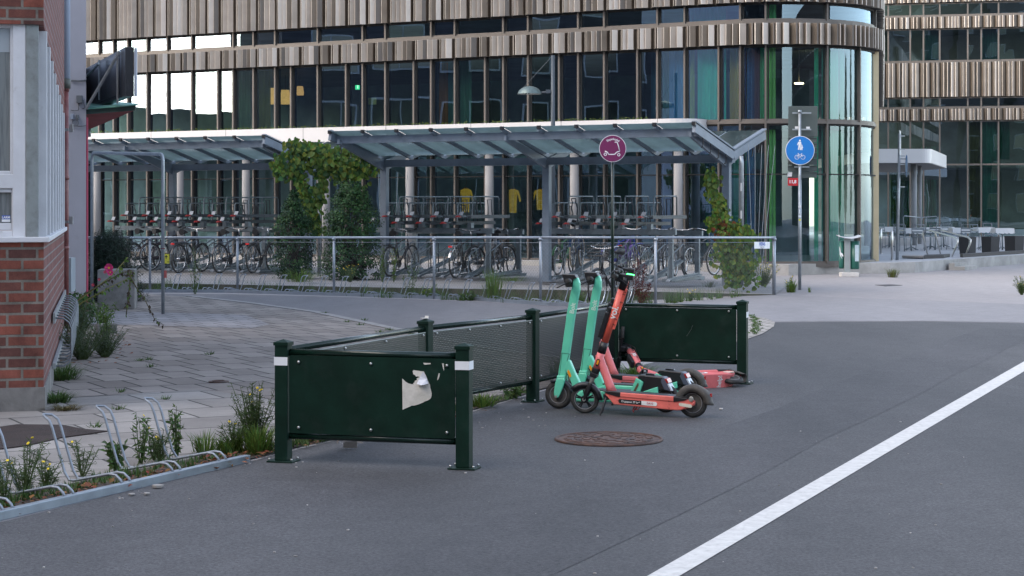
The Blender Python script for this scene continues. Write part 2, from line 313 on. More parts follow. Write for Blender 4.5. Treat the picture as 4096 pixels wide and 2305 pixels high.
# ================================================================ glass office building (left, curved)
t0 = V(.869, -.495, 0); m0 = V(.495, .869, 0)
P0 = V(5.6, 47.56, 0); RAD = 2.75; CC = P0 + m0 * RAD
path = []                       # (point, outward normal) along the glass line
for i in range(60, 0, -1): path.append((P0 - t0 * (i * .5), -m0))
na = 36; A0, A1 = radians(-119.7), radians(-11.3)
for i in range(na + 1):
    a = A0 + (A1 - A0) * i / na; n = V(cos(a), sin(a), 0); path.append((CC + n * RAD, n))
pe = path[-1][0]; ne = path[-1][1]; te = V(-ne.y, ne.x, 0)
for i in range(1, 41): path.append((pe + te * i, ne))
SL = [0]
for i in range(1, len(path)): SL.append(SL[-1] + (path[i][0] - path[i - 1][0]).length)
def pt(s, off=0, z=0):
    lo = 0; hi = len(SL) - 1
    while hi - lo > 1:
        md = (lo + hi) // 2
        if SL[md] <= s: lo = md
        else: hi = md
    f = (s - SL[lo]) / (SL[hi] - SL[lo]); p = path[lo][0].lerp(path[hi][0], f); n = path[lo][1].lerp(path[hi][1], f).normalized()
    p = p + n * off; return V(p.x, p.y, z)
def s_at(x):                    # arc length where the facade crosses a photograph column
    s = 0; px = None
    while s < SL[-1]:
        p = pt(s); c = 2048 + F * p.x / p.y
        if c >= x: return s
        s += .02
    return s
S_END = SL[60 + na]             # end of the arc
bronze = mat('bronze anodised aluminium', (.13, .115, .103), .5, .4, var=.1, scale=2)
champ = mat('champagne anodised aluminium', (.33, .285, .243), .5, .3, var=.12, scale=2)
champd = mat('dark bronze aluminium', (.15, .122, .095), .55, .3, var=.15, scale=2)
champl = mat('pale plate and edge highlight aluminium', (.50, .45, .405), .42, .35, var=.08, scale=2)
glass = [glassmat('office glass', (.70, .88, .82), .26, .0025, 0, (.66, .82, 1)), glassmat('office glass blue', (.7, .85, .88), .28, .003, 0, (.62, .78, 1)), glassmat('office glass green', (.7, .9, .8), .24, .002, 0, (.66, .86, .95))]
cglass = glassmat('curved office glass', (.74, .92, .86), .15, .003, 0, (.62, .80, .98))
dark = mat('dark interior', (.09, .115, .12), .8, var=.3, scale=1)
slabdark = mat('dark soffit', (.012, .012, .012), .8)
conc = mat('pale concrete column', (.25, .245, .245), .8, var=.08, scale=2, bump=.1)
whpan = mat('white fascia panel', (.60, .58, .57), .4, var=.04, scale=1)
plinth_m = mat('concrete plinth', (.3, .29, .27), .85, var=.2, scale=1.5, bump=.3, col2=(.42, .40, .38), c2scale=1)
office = thing('office_building', 'curved glass office building with pleated bronze metal bands and white entrance canopy', 'building', (0, 52, 0))
def ribbon(mb, s0, s1, off, z0, z1, m=0, step=.25, thick=0):
    n = max(1, int((s1 - s0) / step)); 
    for i in range(n):
        a, b = s0 + (s1 - s0) * i / n, s0 + (s1 - s0) * (i + 1) / n
        mb.face([pt(a, off, z0), pt(b, off, z0), pt(b, off, z1), pt(a, off, z1)], m)
def strip(mb, s0, s1, o0, o1, z0, z1, m=0, step=.4):      # solid strip following the facade
    n = max(1, int(math.ceil((s1 - s0) / step)))
    for i in range(n):
        a, b = s0 + (s1 - s0) * i / n, s0 + (s1 - s0) * (i + 1) / n
        q = [pt(a, o0), pt(b, o0), pt(b, o1), pt(a, o1)]
        for z in (z0, z1):
            qq = [V(p.x, p.y, z) for p in q]; mb.face(qq if z == z0 else qq[::-1], m)
        mb.face([V(q[3].x, q[3].y, z0), V(q[2].x, q[2].y, z0), V(q[2].x, q[2].y, z1), V(q[3].x, q[3].y, z1)], m)
        mb.face([V(q[1].x, q[1].y, z0), V(q[0].x, q[0].y, z0), V(q[0].x, q[0].y, z1), V(q[1].x, q[1].y, z1)], m)
    for s in (s0, s1):
        a, b = pt(s, o0), pt(s, o1); mb.face([V(a.x, a.y, z0), V(b.x, b.y, z0), V(b.x, b.y, z1), V(a.x, a.y, z1)], m)
def cladding(ptf, s0, s1, z0, z1, seed, parent, name='metal_cladding', sc=1):
    rr = random.Random(seed); mb = MB(); s = s0; prev = None; run = 0
    while s < s1:
        if run <= 0: run = rr.choice((2, 3, 3, 4, 5)); deep = True
        else: deep = False
        w = rr.choice((.145, .16, .175, .19)) * sc; run -= 1
        o_in = .13; o_out = .27 + rr.uniform(-.015, .015)
        if deep:   # a dark plate turned the other way and a deep groove
            p = [(s, .05, 2), (s + w * .18, .05, 2), (s + w * .8, .25, 2), (s + w * 1.0, .26, 5), (s + w * 1.05, .12, 2)]
        else:
            p = [(s, o_in, 2), (s + w * .22, o_out, 2), (s + w * .32, o_out + .012, 3), (s + w, o_in + .06, rr.choice((0, 5, 1, 0, 0, 2)))]  # narrow edge highlight put into the colour as a paler metal
        if prev is None: prev = p[0]
        for q in p:
            if q[0] - prev[0] < 1e-5 and abs(q[1] - prev[1]) < 1e-5: continue
            a0_, a1_, b0_, b1_ = ptf(prev[0], prev[1], z0), ptf(q[0], q[1], z0), ptf(q[0], q[1], z1), ptf(prev[0], prev[1], z1)
            mb.face([a0_, a1_, b0_, b1_], q[2])
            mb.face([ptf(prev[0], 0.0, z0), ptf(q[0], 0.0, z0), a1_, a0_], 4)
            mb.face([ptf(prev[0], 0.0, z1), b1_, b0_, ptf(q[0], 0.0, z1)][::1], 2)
            prev = q
        s += w
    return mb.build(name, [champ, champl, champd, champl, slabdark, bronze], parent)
SCL = 2.0
cladding(pt, SCL, SL[-1] - 12, 5.87, 6.41, 3, office)
cladding(pt, SCL, SL[-1] - 12, 6.95, 10.6, 5, office)
b_ = MB(); ribbon(b_, 0, SL[-1] - 3, -.03, 5.80, 6.47, 0, 1.0); b_.build('spandrel', slabdark, office)
b_ = MB(); ribbon(b_, 0, SL[-1] - 3, -.03, 6.98, 11.0, 0, 1.0); strip(b_, 0, SL[-1] - 3, -14, -.04, 10.9, 11.1, 0, 2.5); b_.build('upper_wall', slabdark, office)
b_ = MB(); strip(b_, SCL, SL[-1] - 12, .0, .10, 6.415, 6.49, 0, .5); b_.build('sill', bronze, office)
b_ = MB(); strip(b_, 0, SL[-1] - 3, -9, -.12, 3.72, 3.9, 0, 2); strip(b_, 0, SL[-1] - 3, -9, -.12, 5.88, 6.4, 0, 2); strip(b_, 0, SL[-1] - 3, -9, -.06, .1, .27, 0, 2)
b_.build('floor_slab', dark, office)
b_ = MB(); ribbon(b_, 0, SL[60] + 1.0, -8.6, .2, 11, 0, 2); strip(b_, 0, SL[-1] - 3, -9, -.12, 7.05, 7.2, 0, 2); b_.build('inner_wall', mat('dim office wall', (.15, .23, .24), .8, var=.5, scale=.5), office)
s_can = s_at(2830)
# windows: one bay each, with mullion frames as the window and the pane as its sub-part
MX = [240, 345, 400, 460, 516, 594, 673, 773, 875, 937, 1018.5, 1105, 1168, 1276, 1387, 1454, 1545, 1659, 1729, 1823, 1943, 2016, 2116, 2240, 2316, 2421, 2551, 2632, 2740, 2877, 2961, 3060, 3301, 3430]
CX = [240, 400, 460, 516, 594, 673, 773, 937, 1018.5, 1105, 1276, 1454, 1545, 1729, 1823, 2016, 2116, 2316, 2421, 2632, 2740, 2961, 3060, 3301]
MS = [s_at(x) for x in MX]; CS = [s_at(x) for x in CX]
MS += [S_END - .02, S_END + 1.4, S_END + 2.9, S_END + 4.3, S_END + 6, S_END + 8]; CS += [S_END - .3, S_END + 1.4, S_END + 4.3, S_END + 8]
def bays(sl, z0, z1, trans=()):
    rr = random.Random(int(z0 * 10))
    for a, b in zip(sl, sl[1:]):
        fr = MB(); wv = .05
        for s in (a,):
            p, q = pt(s, -.10), pt(s, .09); d = (pt(s + .05) - pt(s - .05)).normalized() * (wv / 2)
            fr.prism([V(p.x - d.x, p.y - d.y, z0), V(p.x + d.x, p.y + d.y, z0), V(q.x + d.x, q.y + d.y, z0), V(q.x - d.x, q.y - d.y, z0)], (0, 0, z1 - z0))
            # dark return beside the mullion
            p, q = pt(s + .045, -.10), pt(s + .045, .02); fr.prism([V(p.x, p.y, z0), V(p.x + d.x * 1.6, p.y + d.y * 1.6, z0), V(q.x + d.x * 1.6, q.y + d.y * 1.6, z0), V(q.x, q.y, z0)], (0, 0, z1 - z0), 1)
        strip(fr, a + .03, b - .03, -.04, .05, z0 - .001, z0 + .05, 0, .3); strip(fr, a + .03, b - .03, -.04, .04, z1 - .05, z1, 1, .3)
        for z, th, mi in trans: strip(fr, a + .03, b - .03, -.05, .06, z, z + th, mi, .3)
        w = fr.build('window', [bronze, slabdark], office)
        pn = MB(); n = max(1, int((b - a) / .22)) if a > SL[58] else 1
        tl = rr.uniform(-.004, .004); tv = rr.uniform(-.006, .006)
        for i in range(n):
            s0_, s1_ = a + (b - a) * i / n, a + (b - a) * (i + 1) / n
            e0, e1 = (0, 0) if n > 1 else (tl, -tl)
            pn.face([pt(s0_, e0, z0), pt(s1_, e1, z0), pt(s1_, e1 + tv, z1), pt(s0_, e0 + tv, z1)], 0, n > 1)
        pn.build('pane', cglass if n > 1 else rr.choice(glass), w)
bays(MS, .29, 3.86, [(2.55, .03, 1)])
bays([s for s in MS], 3.93, 5.86)
bays(CS, 6.49, 6.95)
b_ = MB(); strip(b_, s_can, S_END + 8, -.06, .08, 3.86, 3.93, 0, .4); b_.build('transom', bronze, office)
b_ = MB(); strip(b_, 0, S_END + 4, -.12, .07, .2, .31, 0, .5); b_.build('base_sill', bronze, office)
# bronze jamb that closes the glass at the end of the curve
pj = pt(S_END - .05, .07); b_ = MB(); b_.prism([pj + V(-.10, -.05, .28), pj + V(.06, -.05, .28), pj + V(.06, .1, .28), pj + V(-.10, .1, .28)], (0, 0, 5.6)); b_.build('corner_post', mat('pale bronze', (.5, .41, .27), .4, .6, var=.06), office)
# white canopy over the ground floor with round concrete columns
b_ = MB(); cz0, cz1 = 3.51, 3.99
out = [pt(s_can - .9 + i * .0, .95) for i in range(1)]
can = [pt(1.0 + i * 1.5, 1.0) for i in range(int((s_can - .9 - 1.0) / 1.5) + 1)]
c0 = pt(s_can - .75, 1.0); cen = pt(s_can - .75, .25)
for i in range(0, 9):
    a = i / 8 * pi / 2; can.append(cen + (-m0) * .75 * cos(a) + t0 * .75 * sin(a))
can += [pt(s_can, .0)]; back = [pt(1.0, .0)]
b_.prism([V(p.x, p.y, cz0) for p in can + back], (0, 0, cz1 - cz0)); cpy = b_.build('canopy', whpan, office)
b_ = MB()
for xx in (412, 691, 985, 1292, 1620, 1957, 2312, 2693):
    s = s_at(xx); p = pt(s, 1.004); d = t0 * .004; b_.prism([V(p.x - d.x, p.y - d.y, cz0 + .001), V(p.x + d.x, p.y + d.y, cz0 + .001), V(p.x + d.x, p.y + d.y, cz1), V(p.x - d.x, p.y - d.y, cz1)], -m0 * -.004)
b_.build('panel_joint', slabdark, cpy)
for x in (437, 768, 1032, 1350, 1682, 1999, 2337, 2748):
    s = s_at(x) - .02; p = pt(s, .55); cm = MB(); p.z = .2; cm.cyl(p, p + V(0, 0, 3.315), .118, 20); cm.build('column', conc, office)
# plinth and platform
PL = .17; tz = .28
b_ = MB(); pa = [pt(s, .42) for s in [2 + 2 * i for i in range(14)]] + [pt(s, .42) for s in (SL[60], SL[66], SL[72], SL[78], SL[84])]
def terr(Y): return tz - .0133 * max(0, Y - 50)
fa = [V(3.0, 49.6, 0)]
# terrace around the foot of the curve and on to the right
tp = [V(-12, 58.0, 0)] + [pt(s, .5) for s in (SL[30], SL[45], SL[57], SL[62], SL[70])] + [GP(3300, 1098), GP(3560, 1094), GP(3660, 1091), GP(3851, 1075), GP(4096, 1056), V(22, 65, 0), V(34, 80, 0), V(34, 104, 0), V(-12, 104, 0)]
tm = MB()
for a, b in zip(tp[:-3], tp[1:-2]):
    tm.face([V(a.x, a.y, -.05), V(b.x, b.y, -.05), V(b.x, b.y, tz), V(a.x, a.y, tz)], 0)
tag(tm.build('terrace_edge', plinth_m), kind='structure')
tm = MB(); top_m = mat('pale terrace paving', (.36, .36, .37), .7, var=.12, scale=.8, bump=.1)
tm.face([V(p.x, p.y, tz) for p in tp], 0); tag(tm.build('terrace', top_m), kind='structure')
# platform with a low retaining wall, under the bicycle shelters
fe = [(300, 1158, .14, 1165), (560, 1133, .14, 1166), (900, 1138, .14, 1167), (1400, 1148, .14, 1183), (1900, 1156, .17, 1200), (2250, 1160, .21, 1218), (2560, 1166, .17, 1222), (2900, 1174, .06, 1190), (3100, 1178, .012, 1178)]
pw = []
for x, yt, z, yb in fe:
    Y = (H - z) * F / (yt - HY); pw.append(V((x - 2048) / F * Y, Y, z))
plat_m = mat('pale platform paving', (.22, .215, .22), .8, var=.15, scale=1.2, bump=.2, col2=(.2, .195, .19), c2scale=2)
wall_m = mat('mossy retaining wall', (.085, .083, .06), .9, var=.35, scale=3, bump=.5, col2=(.03, .045, .02), c2scale=2.5)
pb = [GP(3190, 1112, .012), pt(SL[66], .6, .012)]
tm = MB(); bk = [pt(SL[58], .52, .1), pt(SL[45], .52, .17), pt(SL[20], .52, .17), pt(3, .52, .17)]
tm.face(pw + [GP(3140, 1150, .012), GP(3170, 1110, .012)] + bk, 0); o = tm.build('platform', plat_m); bm = bmesh.new(); bm.from_mesh(o.data); bmesh.ops.triangulate(bm, faces=bm.faces[:]); bm.to_mesh(o.data); bm.free(); tag(o, kind='structure')
tm = MB()
for a, b in zip(pw, pw[1:]): tm.face([V(a.x, a.y - .003, -.05), V(b.x, b.y - .003, -.05), V(b.x, b.y - .003, b.z), V(a.x, a.y - .003, a.z)], 0)
tag(tm.build('retaining_wall', wall_m), kind='structure')
# curtains behind the glass
def curtain(x0, x1, z0, z1, col, off=-.55, lab=None):
    s0_, s1_ = s_at(x0), s_at(x1); mb = MB(); n = max(8, int((s1_ - s0_) / .035)); rr = random.Random(int(x0)); ph = 0; P = []
    for i in range(n + 1):
        s = s0_ + (s1_ - s0_) * i / n; ph += rr.uniform(.4, 1.0); P.append(pt(s, off + .05 * sin(ph * 1.7)))
    for i in range(n): mb.face([V(P[i].x, P[i].y, z0), V(P[i + 1].x, P[i + 1].y, z0), V(P[i + 1].x, P[i + 1].y, z1), V(P[i].x, P[i].y, z1)], 0, True)
    m = mat('curtain', tuple(min(.8, c * 2.0) for c in col), .9, var=.2, scale=1.5, stretch=(8, 8, .3)); o = mb.build('curtain', m, office)
    if lab: o['label'] = lab
for c in ((2645, 2712, 3.95, 5.85, (.04, .12, .30), -.5, 'blue curtain'), (2716, 2742, 3.95, 5.85, (.2, .24, .06)), (2762, 2872, 3.95, 5.85, (.03, .34, .26), -.5, 'teal curtain'),
          (2884, 2930, 3.95, 5.85, (.26, .17, .04), -.6, 'ochre curtain'), (2932, 2957, 3.95, 5.85, (.04, .06, .2)), (2966, 3000, .3, 5.85, (.04, .08, .18)), (3002, 3030, 3.95, 5.85, (.07, .055, .10)), (3030, 3056, 3.95, 5.85, (.05, .26, .16)),
          (3064, 3104, .3, 5.85, (.15, .30, .10), -.35, 'yellow green curtain'), (3276, 3298, .3, 5.85, (.04, .28, .18), -.3), (3318, 3348, .3, 5.85, (.03, .14, .12), -.4), (3352, 3402, .3, 5.85, (.05, .20, .13), -.4, 'green curtain'), (3405, 3426, .3, 5.85, (.04, .2, .12), -.4),
          (2885, 2955, .3, 3.85, (.02, .1, .07), -.8), (2760, 2880, .3, 3.85, (.015, .07, .06), -1.0), (1735, 1830, 3.95, 5.85, (.04, .10, .08), -.8), (1690, 1725, 3.95, 5.85, (.13, .06, .02), -.9), (880, 935, 3.95, 5.85, (.05, .10, .07), -.8), (945, 1010, 3.95, 5.85, (.08, .08, .03), -.9),
          (2560, 2630, 3.95, 5.85, (.02, .07, .1), -.7), (2700, 2870, 6.5, 6.95, (.03, .22, .17), -.5), (3064, 3110, 6.5, 6.95, (.08, .24, .1), -.4)):
    curtain(*c)
# interior lights and displays seen through the glass
def inpt(x, z, off):
    s = s_at(x); p = pt(s, off, z); 
    r = (x - 2048) / F; a = pt(s - .3, off); b = pt(s + .3, off); return p
def through(x, y, off):       # point behind the glass on the sight line of a photograph pixel
    r = (x - 2048) / F; best = None
    for i in range(-200, 200):
        s = s_at(x) + i * .05; 
        if s < .1: continue
        p = pt(s, off); e = abs(p.x / p.y - r)
        if best is None or e < best[0]: best = (e, p)
    p = best[1]; return V(r * p.y, p.y, H - (y - HY) / F * p.y)
warm = mat('glowing lampshade', (.8, .5, .2), .8, emit=(1, .55, .2), es=.16, var=.6, scale=3)
for i, (x0, x1, y0, y1) in enumerate(((1060, 1100, 352, 418), (1122, 1160, 360, 418), (1186, 1214, 345, 382))):
    a, b = through(x0, y1, -3), through(x1, y0, -3); w = b.x - a.x; c = (a + b) / 2; mb = MB(); Rr = w / 2
    mb.tube([V(c.x, c.y, a.z), V(c.x, c.y, a.z + .3 * (b.z - a.z)), V(c.x, c.y, b.z)], [Rr, Rr * 1.05, Rr * .8], 24)
    th = thing('pendant_lamp', ('wide orange drum lampshade lit behind the upper glass, left of three', 'orange drum lampshade lit behind the upper glass, middle of three', 'small yellow lampshade lit behind the upper glass, right of three')[i], 'lamp', (c.x, c.y, a.z))
    mb.build('lamp_shade', warm, th); c_ = MB(); c_.cyl((c.x, c.y, b.z), (c.x, c.y, 5.88), .012, 6); c_.build('cord', black, th)
p = through(3196, 334, -1.6); th = thing('disc_lamp', 'small flat glowing ceiling disc lamp inside the curved glass corner', 'lamp', tuple(p))
mb = MB(); mb.disc(p, (0, 0, 1), .12, .03); mb.build('diffuser', mat('warm light', (1, .8, .5), .5, emit=(1, .7, .35), es=4), th); mb = MB(); mb.cyl(p + V(0, 0, .02), V(p.x, p.y, 5.9), .01, 6); mb.build('cord', black, th)
p = through(1430, 350, -2.2); th = thing('exit_sign', 'small green exit sign glowing inside the upper office floor', 'exit sign', tuple(p)); mb = MB(); mb.box(p, (.13, .03, .13)); mb.build('panel', mat('green sign', (.02, .4, .15), .5, emit=(.05, .6, .25), es=.5), th)
mb = MB(); mb.box(p + V(.01, -.02, .0), (.025, .006, .07)); mb.disc(p + V(.012, -.02, .05), (0, 1, 0), .014, .006, 10); mb.build('pictogram', mat('sign white', (.8, .9, .8), .5, emit=(.8, 1, .8), es=.5), th)
p = through(1487, 405, -.25); mb = MB(); mb.box(p, (.27, .01, .19)); tag(mb.build('paper_notice', mat('yellow paper', (.5, .5, .22), .8)), 'yellow paper notice stuck inside an upper office window', 'notice')
# three yellow shirts hanging behind the ground floor glass
shirt_m = mat('glowing yellow cloth', (.50, .31, .04), .85, var=.4, scale=9, bump=.4, bscale=12, emit=(.8, .45, .06), es=.06)  # faint glow put into the cloth itself, the shirts are no light source
wood = mat('hanger wood', (.3, .13, .05), .5)
def shirt(x, y0, y1, lab):
    p = through(x, y0, -.45); q = through(x, y1, -.45); h = p.z - q.z; th = thing('shirt', lab, 'shirt', tuple(q), group='yellow shirts hanging in the shop window')
    mb = MB(); W2 = .155
    prof = [(0, -.01), (.05, .02), (.055, -.01), (W2, -.06), (W2 + .045, -.30), (W2 + .07, -.52), (W2 + .02, -.54), (W2 - .01, -.30), (W2 - .035, -.22), (W2 - .05, -.50), (W2 - .06, -.98), (.09, -1.0)]
    pts = [V(a, 0, b * h) for a, b in prof] + [V(-a, 0, b * h) for a, b in prof[::-1]]
    mb.prism([V(p.x + v.x, p.y + .03, p.z + v.z) for v in pts], (0, -.07, 0)); sh = mb.build('body', shirt_m, th, .012)
    k = MB(); k.prism([V(p.x - .05, p.y - .045, p.z + .01), V(p.x, p.y - .045, p.z - .08 * h), V(p.x, p.y - .045, p.z - .03 * h)], (0, -.01, 0)); k.prism([V(p.x + .05, p.y - .045, p.z + .01), V(p.x, p.y - .045, p.z - .03 * h), V(p.x, p.y - .045, p.z - .08 * h)], (0, -.01, 0)); k.build('collar', shirt_m, th)
    k = MB(); k.box((p.x, p.y - .046, p.z - .5 * h), (.008, .006, .85 * h)); k.build('placket', mat('yellow trim', (.40, .25, .02), .8), th)
    k = MB(); k.tube([V(p.x - .1, p.y, p.z - .02), V(p.x, p.y, p.z + .035), V(p.x + .1, p.y, p.z - .02)], .012, 6); k.tube([V(p.x, p.y, p.z + .03), V(p.x, p.y, p.z + .12), V(p.x + .02, p.y, p.z + .14), V(p.x, p.y, p.z + .9)], .004, 5); k.build('hanger', wood, th)
shirt(1863, 755, 850, 'yellow button shirt on a hanger in the shop window, leftmost of three')
shirt(2052, 757, 852, 'yellow shirt on a hanger right of the second concrete column from the middle post')
shirt(2161, 758, 840, 'yellow shirt on a hanger half hidden behind the grey shelter post')
# low tufts growing on the canopy edge
sed = leafmat('sedum', (.10, .15, .03), .4, .03)
# ================================================================ right office building
q0, q1 = V(14.5, 90.6, 0), V(31, 86.6, 0); qd = (q1 - q0).normalized(); qn = V(qd.y, -qd.x, 0)
def pr(s, off=0, z=0): p = q0 + qd * s + qn * off; return V(p.x, p.y, z)
off2 = thing('office_building', 'far glass office wing with pale pleated metal bands behind the restaurant terrace', 'building', (20, 90, 0))
def sr(x):
    r = (x - 2048) / F; return (r * q0.y - q0.x) / (qd.x - r * qd.y)
QX = [3490, 3553, 3641, 3694, 3759, 3871, 3925, 3994, 4115, 4200, 4300]; QS = [sr(x) for x in QX]; LEN = (q1 - q0).length
levels = [(-.25, 5.35), (6.42, 7.0), (8.72, 10.3), (10.9, 11.6)]
for z0, z1 in ((5.37, 6.37), (7.02, 8.65)[0:2], (10.32, 10.85), (11.62, 14.6)): 
    pass
cladding(pr, 0, LEN, 5.87, 6.42, 11, off2); cladding(pr, 0, LEN, 7.0, 8.65, 12, off2); cladding(pr, 0, LEN, 10.3, 10.85, 13, off2); cladding(pr, 0, LEN, 11.55, 14.0, 14, off2)
bkw = MB()
for z0, z1 in ((5.8, 6.5), (6.95, 8.72), (10.25, 10.92), (11.5, 14.2)): bkw.face([pr(0, -.03, z0), pr(LEN, -.03, z0), pr(LEN, -.03, z1), pr(0, -.03, z1)], 0)
bkw.face([pr(0, -6, -1), pr(LEN, -6, -1), pr(LEN, -6, 14), pr(0, -6, 14)], 1)
for z in (3.6, 7, 10.5, 14.1): bkw.face([pr(0, -6, z), pr(LEN, -6, z), pr(LEN, -.1, z), pr(0, -.1, z)], 1)
bkw.build('wall', [slabdark, dark], off2)
for z in (6.42, 8.65, 10.85): sb = MB(); sb.beam(pr(0, .07, z + .04), pr(LEN, .07, z + .04), .14, .08); sb.build('sill', bronze, off2)
rr = random.Random(4)
for z0, z1, tr in ((-.3, 5.85, 3.75), (6.5, 6.97, None), (8.73, 10.28, None), (10.93, 11.52, None)):
    for i, (a, b) in enumerate(zip(QS, QS[1:])):
        fr = MB(); fr.beam(pr(a, 0, z0), pr(a, 0, z1), .17, .075, 0, up=(qd.x, qd.y, 0)); fr.beam(pr(a + .04, 0, z0 + .02), pr(b - .04, 0, z0 + .02), .08, .05); fr.beam(pr(a + .04, .01, z1 - .02), pr(b - .04, .01, z1 - .02), .08, .05)
        if tr: fr.beam(pr(a + .04, 0, tr), pr(b - .04, 0, tr), .1, .08)
        w = fr.build('window', bronze, off2); e = rr.uniform(-.01, .01)
        pn = MB(); pn.face([pr(a, e, z0), pr(b, -e, z0), pr(b, -e + rr.uniform(-.004, .004), z1), pr(a, e, z1)], 0); pn.build('pane', rr.choice(glass), w)
for x0, x1, z0, z1, c in ((3925, 3988, -.2, 5.8, (.02, .14, .09)), (3880, 3920, -.2, 5.8, (.08, .07, .02)), (3700, 3752, 8.7, 10.3, (.02, .10, .09)), (3930, 3990, 8.7, 10.3, (.02, .10, .07)), (3996, 4040, 4, 5.8, (.03, .1, .08)), (3560, 3640, -.2, 3.5, (.03, .06, .02))):
    mb = MB(); a, b = sr(x0), sr(x1); n = 30
    P = [pr(a + (b - a) * i / n, -.6 + .06 * sin(i * 1.9), 0) for i in range(n + 1)]
    for i in range(n): mb.face([V(P[i].x, P[i].y, z0), V(P[i + 1].x, P[i + 1].y, z0), V(P[i + 1].x, P[i + 1].y, z1), V(P[i].x, P[i].y, z1)], 0, True)
    mb.build('curtain', mat('curtain', c, .9, var=.2), off2)
# ================================================================ buildings behind the camera that the glass mirrors
opw = brickmat('dark red brick', (.032, .034, .042), (.045, .045, .055), (.05, .05, .055), .24, .083, .012, .5, planar=(.3, .95), vscale=.5)
refl = thing('warehouse', 'tall dark brick warehouse across the street, mirrored in the office glass', 'building', (-50, 10, 0))
W0, W1 = V(-40.7, 39.5, 0), V(-24, -55, 0); wd = (W1 - W0).normalized(); wn_ = V(-wd.y, wd.x, 0); WL = (W1 - W0).length
mb = MB(); mb.prism([W0, W1, W1 - wn_ * 14, W0 - wn_ * 14], (0, 0, 34)); mb.build('wall', opw, refl)
wfm = mat('grey white window frame', (.26, .28, .3), .5); wgl = mat('dark window glass', (.01, .012, .014), .1, spec=.8)
for fl in range(7):
    for i in range(26):
        c = W0 + wd * (2.5 + i * 3.7) + wn_ * .03 + V(0, 0, 2.4 + fl * 3.6)
        fr = MB(); fr.beam(c - wd * 1.1, c + wd * 1.1, .06, 2.1); fo = fr.build('window', wfm, refl)
        pn = MB(); pn.beam(c - wd * 1.0 + wn_ * .035, c - wd * .04 + wn_ * .035, .03, 1.9); pn.beam(c + wd * .04 + wn_ * .035, c + wd * 1.0 + wn_ * .035, .03, 1.9); pn.build('pane', wgl, fo)

def backblock(a, b, h, d, lab, seedoff=0):
    dd = (b - a).normalized(); nn = V(-dd.y, dd.x, 0); th = thing('warehouse', lab, 'building', tuple(a)); mb = MB(); mb.prism([a, b, b - nn * d, a - nn * d], (0, 0, h)); mb.build('wall', brickmat('dark back street brick', (.04, .036, .04), (.055, .045, .05), (.06, .055, .06), .24, .083, .012, .5, planar=(dd.x, dd.y), vscale=.5), th)
    n = int(((b - a).length - 2) / 3.6)
    for fl in range(int(h / 3.8)):
        for i in range(n):
            c = a + dd * (2.5 + i * 3.6) + nn * .03 + V(0, 0, 2.3 + fl * 3.6); f_ = MB(); f_.beam(c - dd * 1.0, c + dd * 1.0, .06, 2.0); fo = f_.build('window', wfm, th)
            pn = MB(); pn.beam(c - dd * .9 + nn * .035, c + dd * .9 + nn * .035, .03, 1.8); pn.build('pane', wgl, fo)
backblock(V(-27, -50, 0), V(-10.5, -50, 0), 36, 10, 'brick warehouse behind the photographer, mirrored in the far wing')
backblock(V(-9.6, -50, 0), V(16, -50, 0), 34, 10, 'wide brick warehouse behind the photographer on the right')
backblock(V(-60, 74, 0), V(-58, 4, 0), 7.3, 9, 'low brick shed across the street, mirrored at the left end of the office glass')
backblock(V(34, -46, 0), V(72, 16, 0), 17, 12, 'long brick warehouse down the street to the right of the photographer')
# ================================================================ steel barriers round the scooter bay
A, B, C_, D = GP(1134, 1849), GP(1857, 1878), GP(1702, 1692), GP(2131, 1609)
Fp = GP(2970, 1537); E_ = V(1.035, 18.62, 0)
bolt_m = mat('bolt steel', (.5, .5, .48), .3, .9)
perf = perfmat('perforated dark sheet', (.006, .012, .011), .014, .68)
def post(th, p, d, tape=None, h=.83):
    rz = atan2(d.y, d.x); M = Matrix.Rotation(rz, 3, 'Z'); w = .094
    mb = MB(); mb.box(V(p.x, p.y, h / 2 + .004), (w, w, h - .02), 0, M); po = mb.build('post', dgreen, th, .006)
    cp = MB(); q = M @ V(w / 2 + .006, 0, 0); 
    def cr(r, z): return [V(p.x, p.y, z) + M @ V(a * r, b * r, 0) for a, b in ((-1, -1), (1, -1), (1, 1), (-1, 1))]
    c0_, c1_, c2_ = cr(w / 2 + .006, h - .03), cr(w / 2 + .006, h - .008), V(p.x, p.y, h + .012)
    for i in range(4):
        j = (i + 1) % 4; cp.face([c0_[i], c0_[j], c1_[j], c1_[i]]); cp.face([c1_[i], c1_[j], c2_])
    cp.face(c0_[::-1]); cp.build('cap', dgreen, po)
    bp = MB(); bp.box(V(p.x, p.y, .010), (.19, .15, .010), 0, M); bp.build('base_plate', dgreen, po, .002)
    for a, b in ((-.08, -.055), (.08, -.055), (.08, .055), (-.08, .055)):
        bo = MB(); q = V(p.x, p.y, .02) + M @ V(a, b, 0); bo.cyl(q, q + V(0, 0, .012), .008, 6); bo.build('bolt', bolt_m, po)
    if tape:
        tp_ = MB(); z0, z1 = h - .165, h - .108; w2 = w / 2 + .0025
        a0_, a1_ = tape
        c = [V(p.x, p.y, 0) + M @ V(x, y, 0) for x, y in ((-w2, -w2), (w2, -w2), (w2, w2), (-w2, w2))]
        for i in range(a0_, a1_):
            i %= 4; j = (i + 1) % 4; tp_.face([V(c[i].x, c[i].y, z0), V(c[j].x, c[j].y, z0), V(c[j].x, c[j].y, z1), V(c[i].x, c[i].y, z1)])
        tp_.build('reflector_tape', whitep, po)
    return po
def rail(th, a, b, z, r=.024, inset=.05):
    d = (b - a).normalized(); mb = MB(); mb.tube([V(a.x, a.y, z) + d * inset, V(b.x, b.y, z) - d * inset], r, 14); mb.build('rail', dgreeng, th)
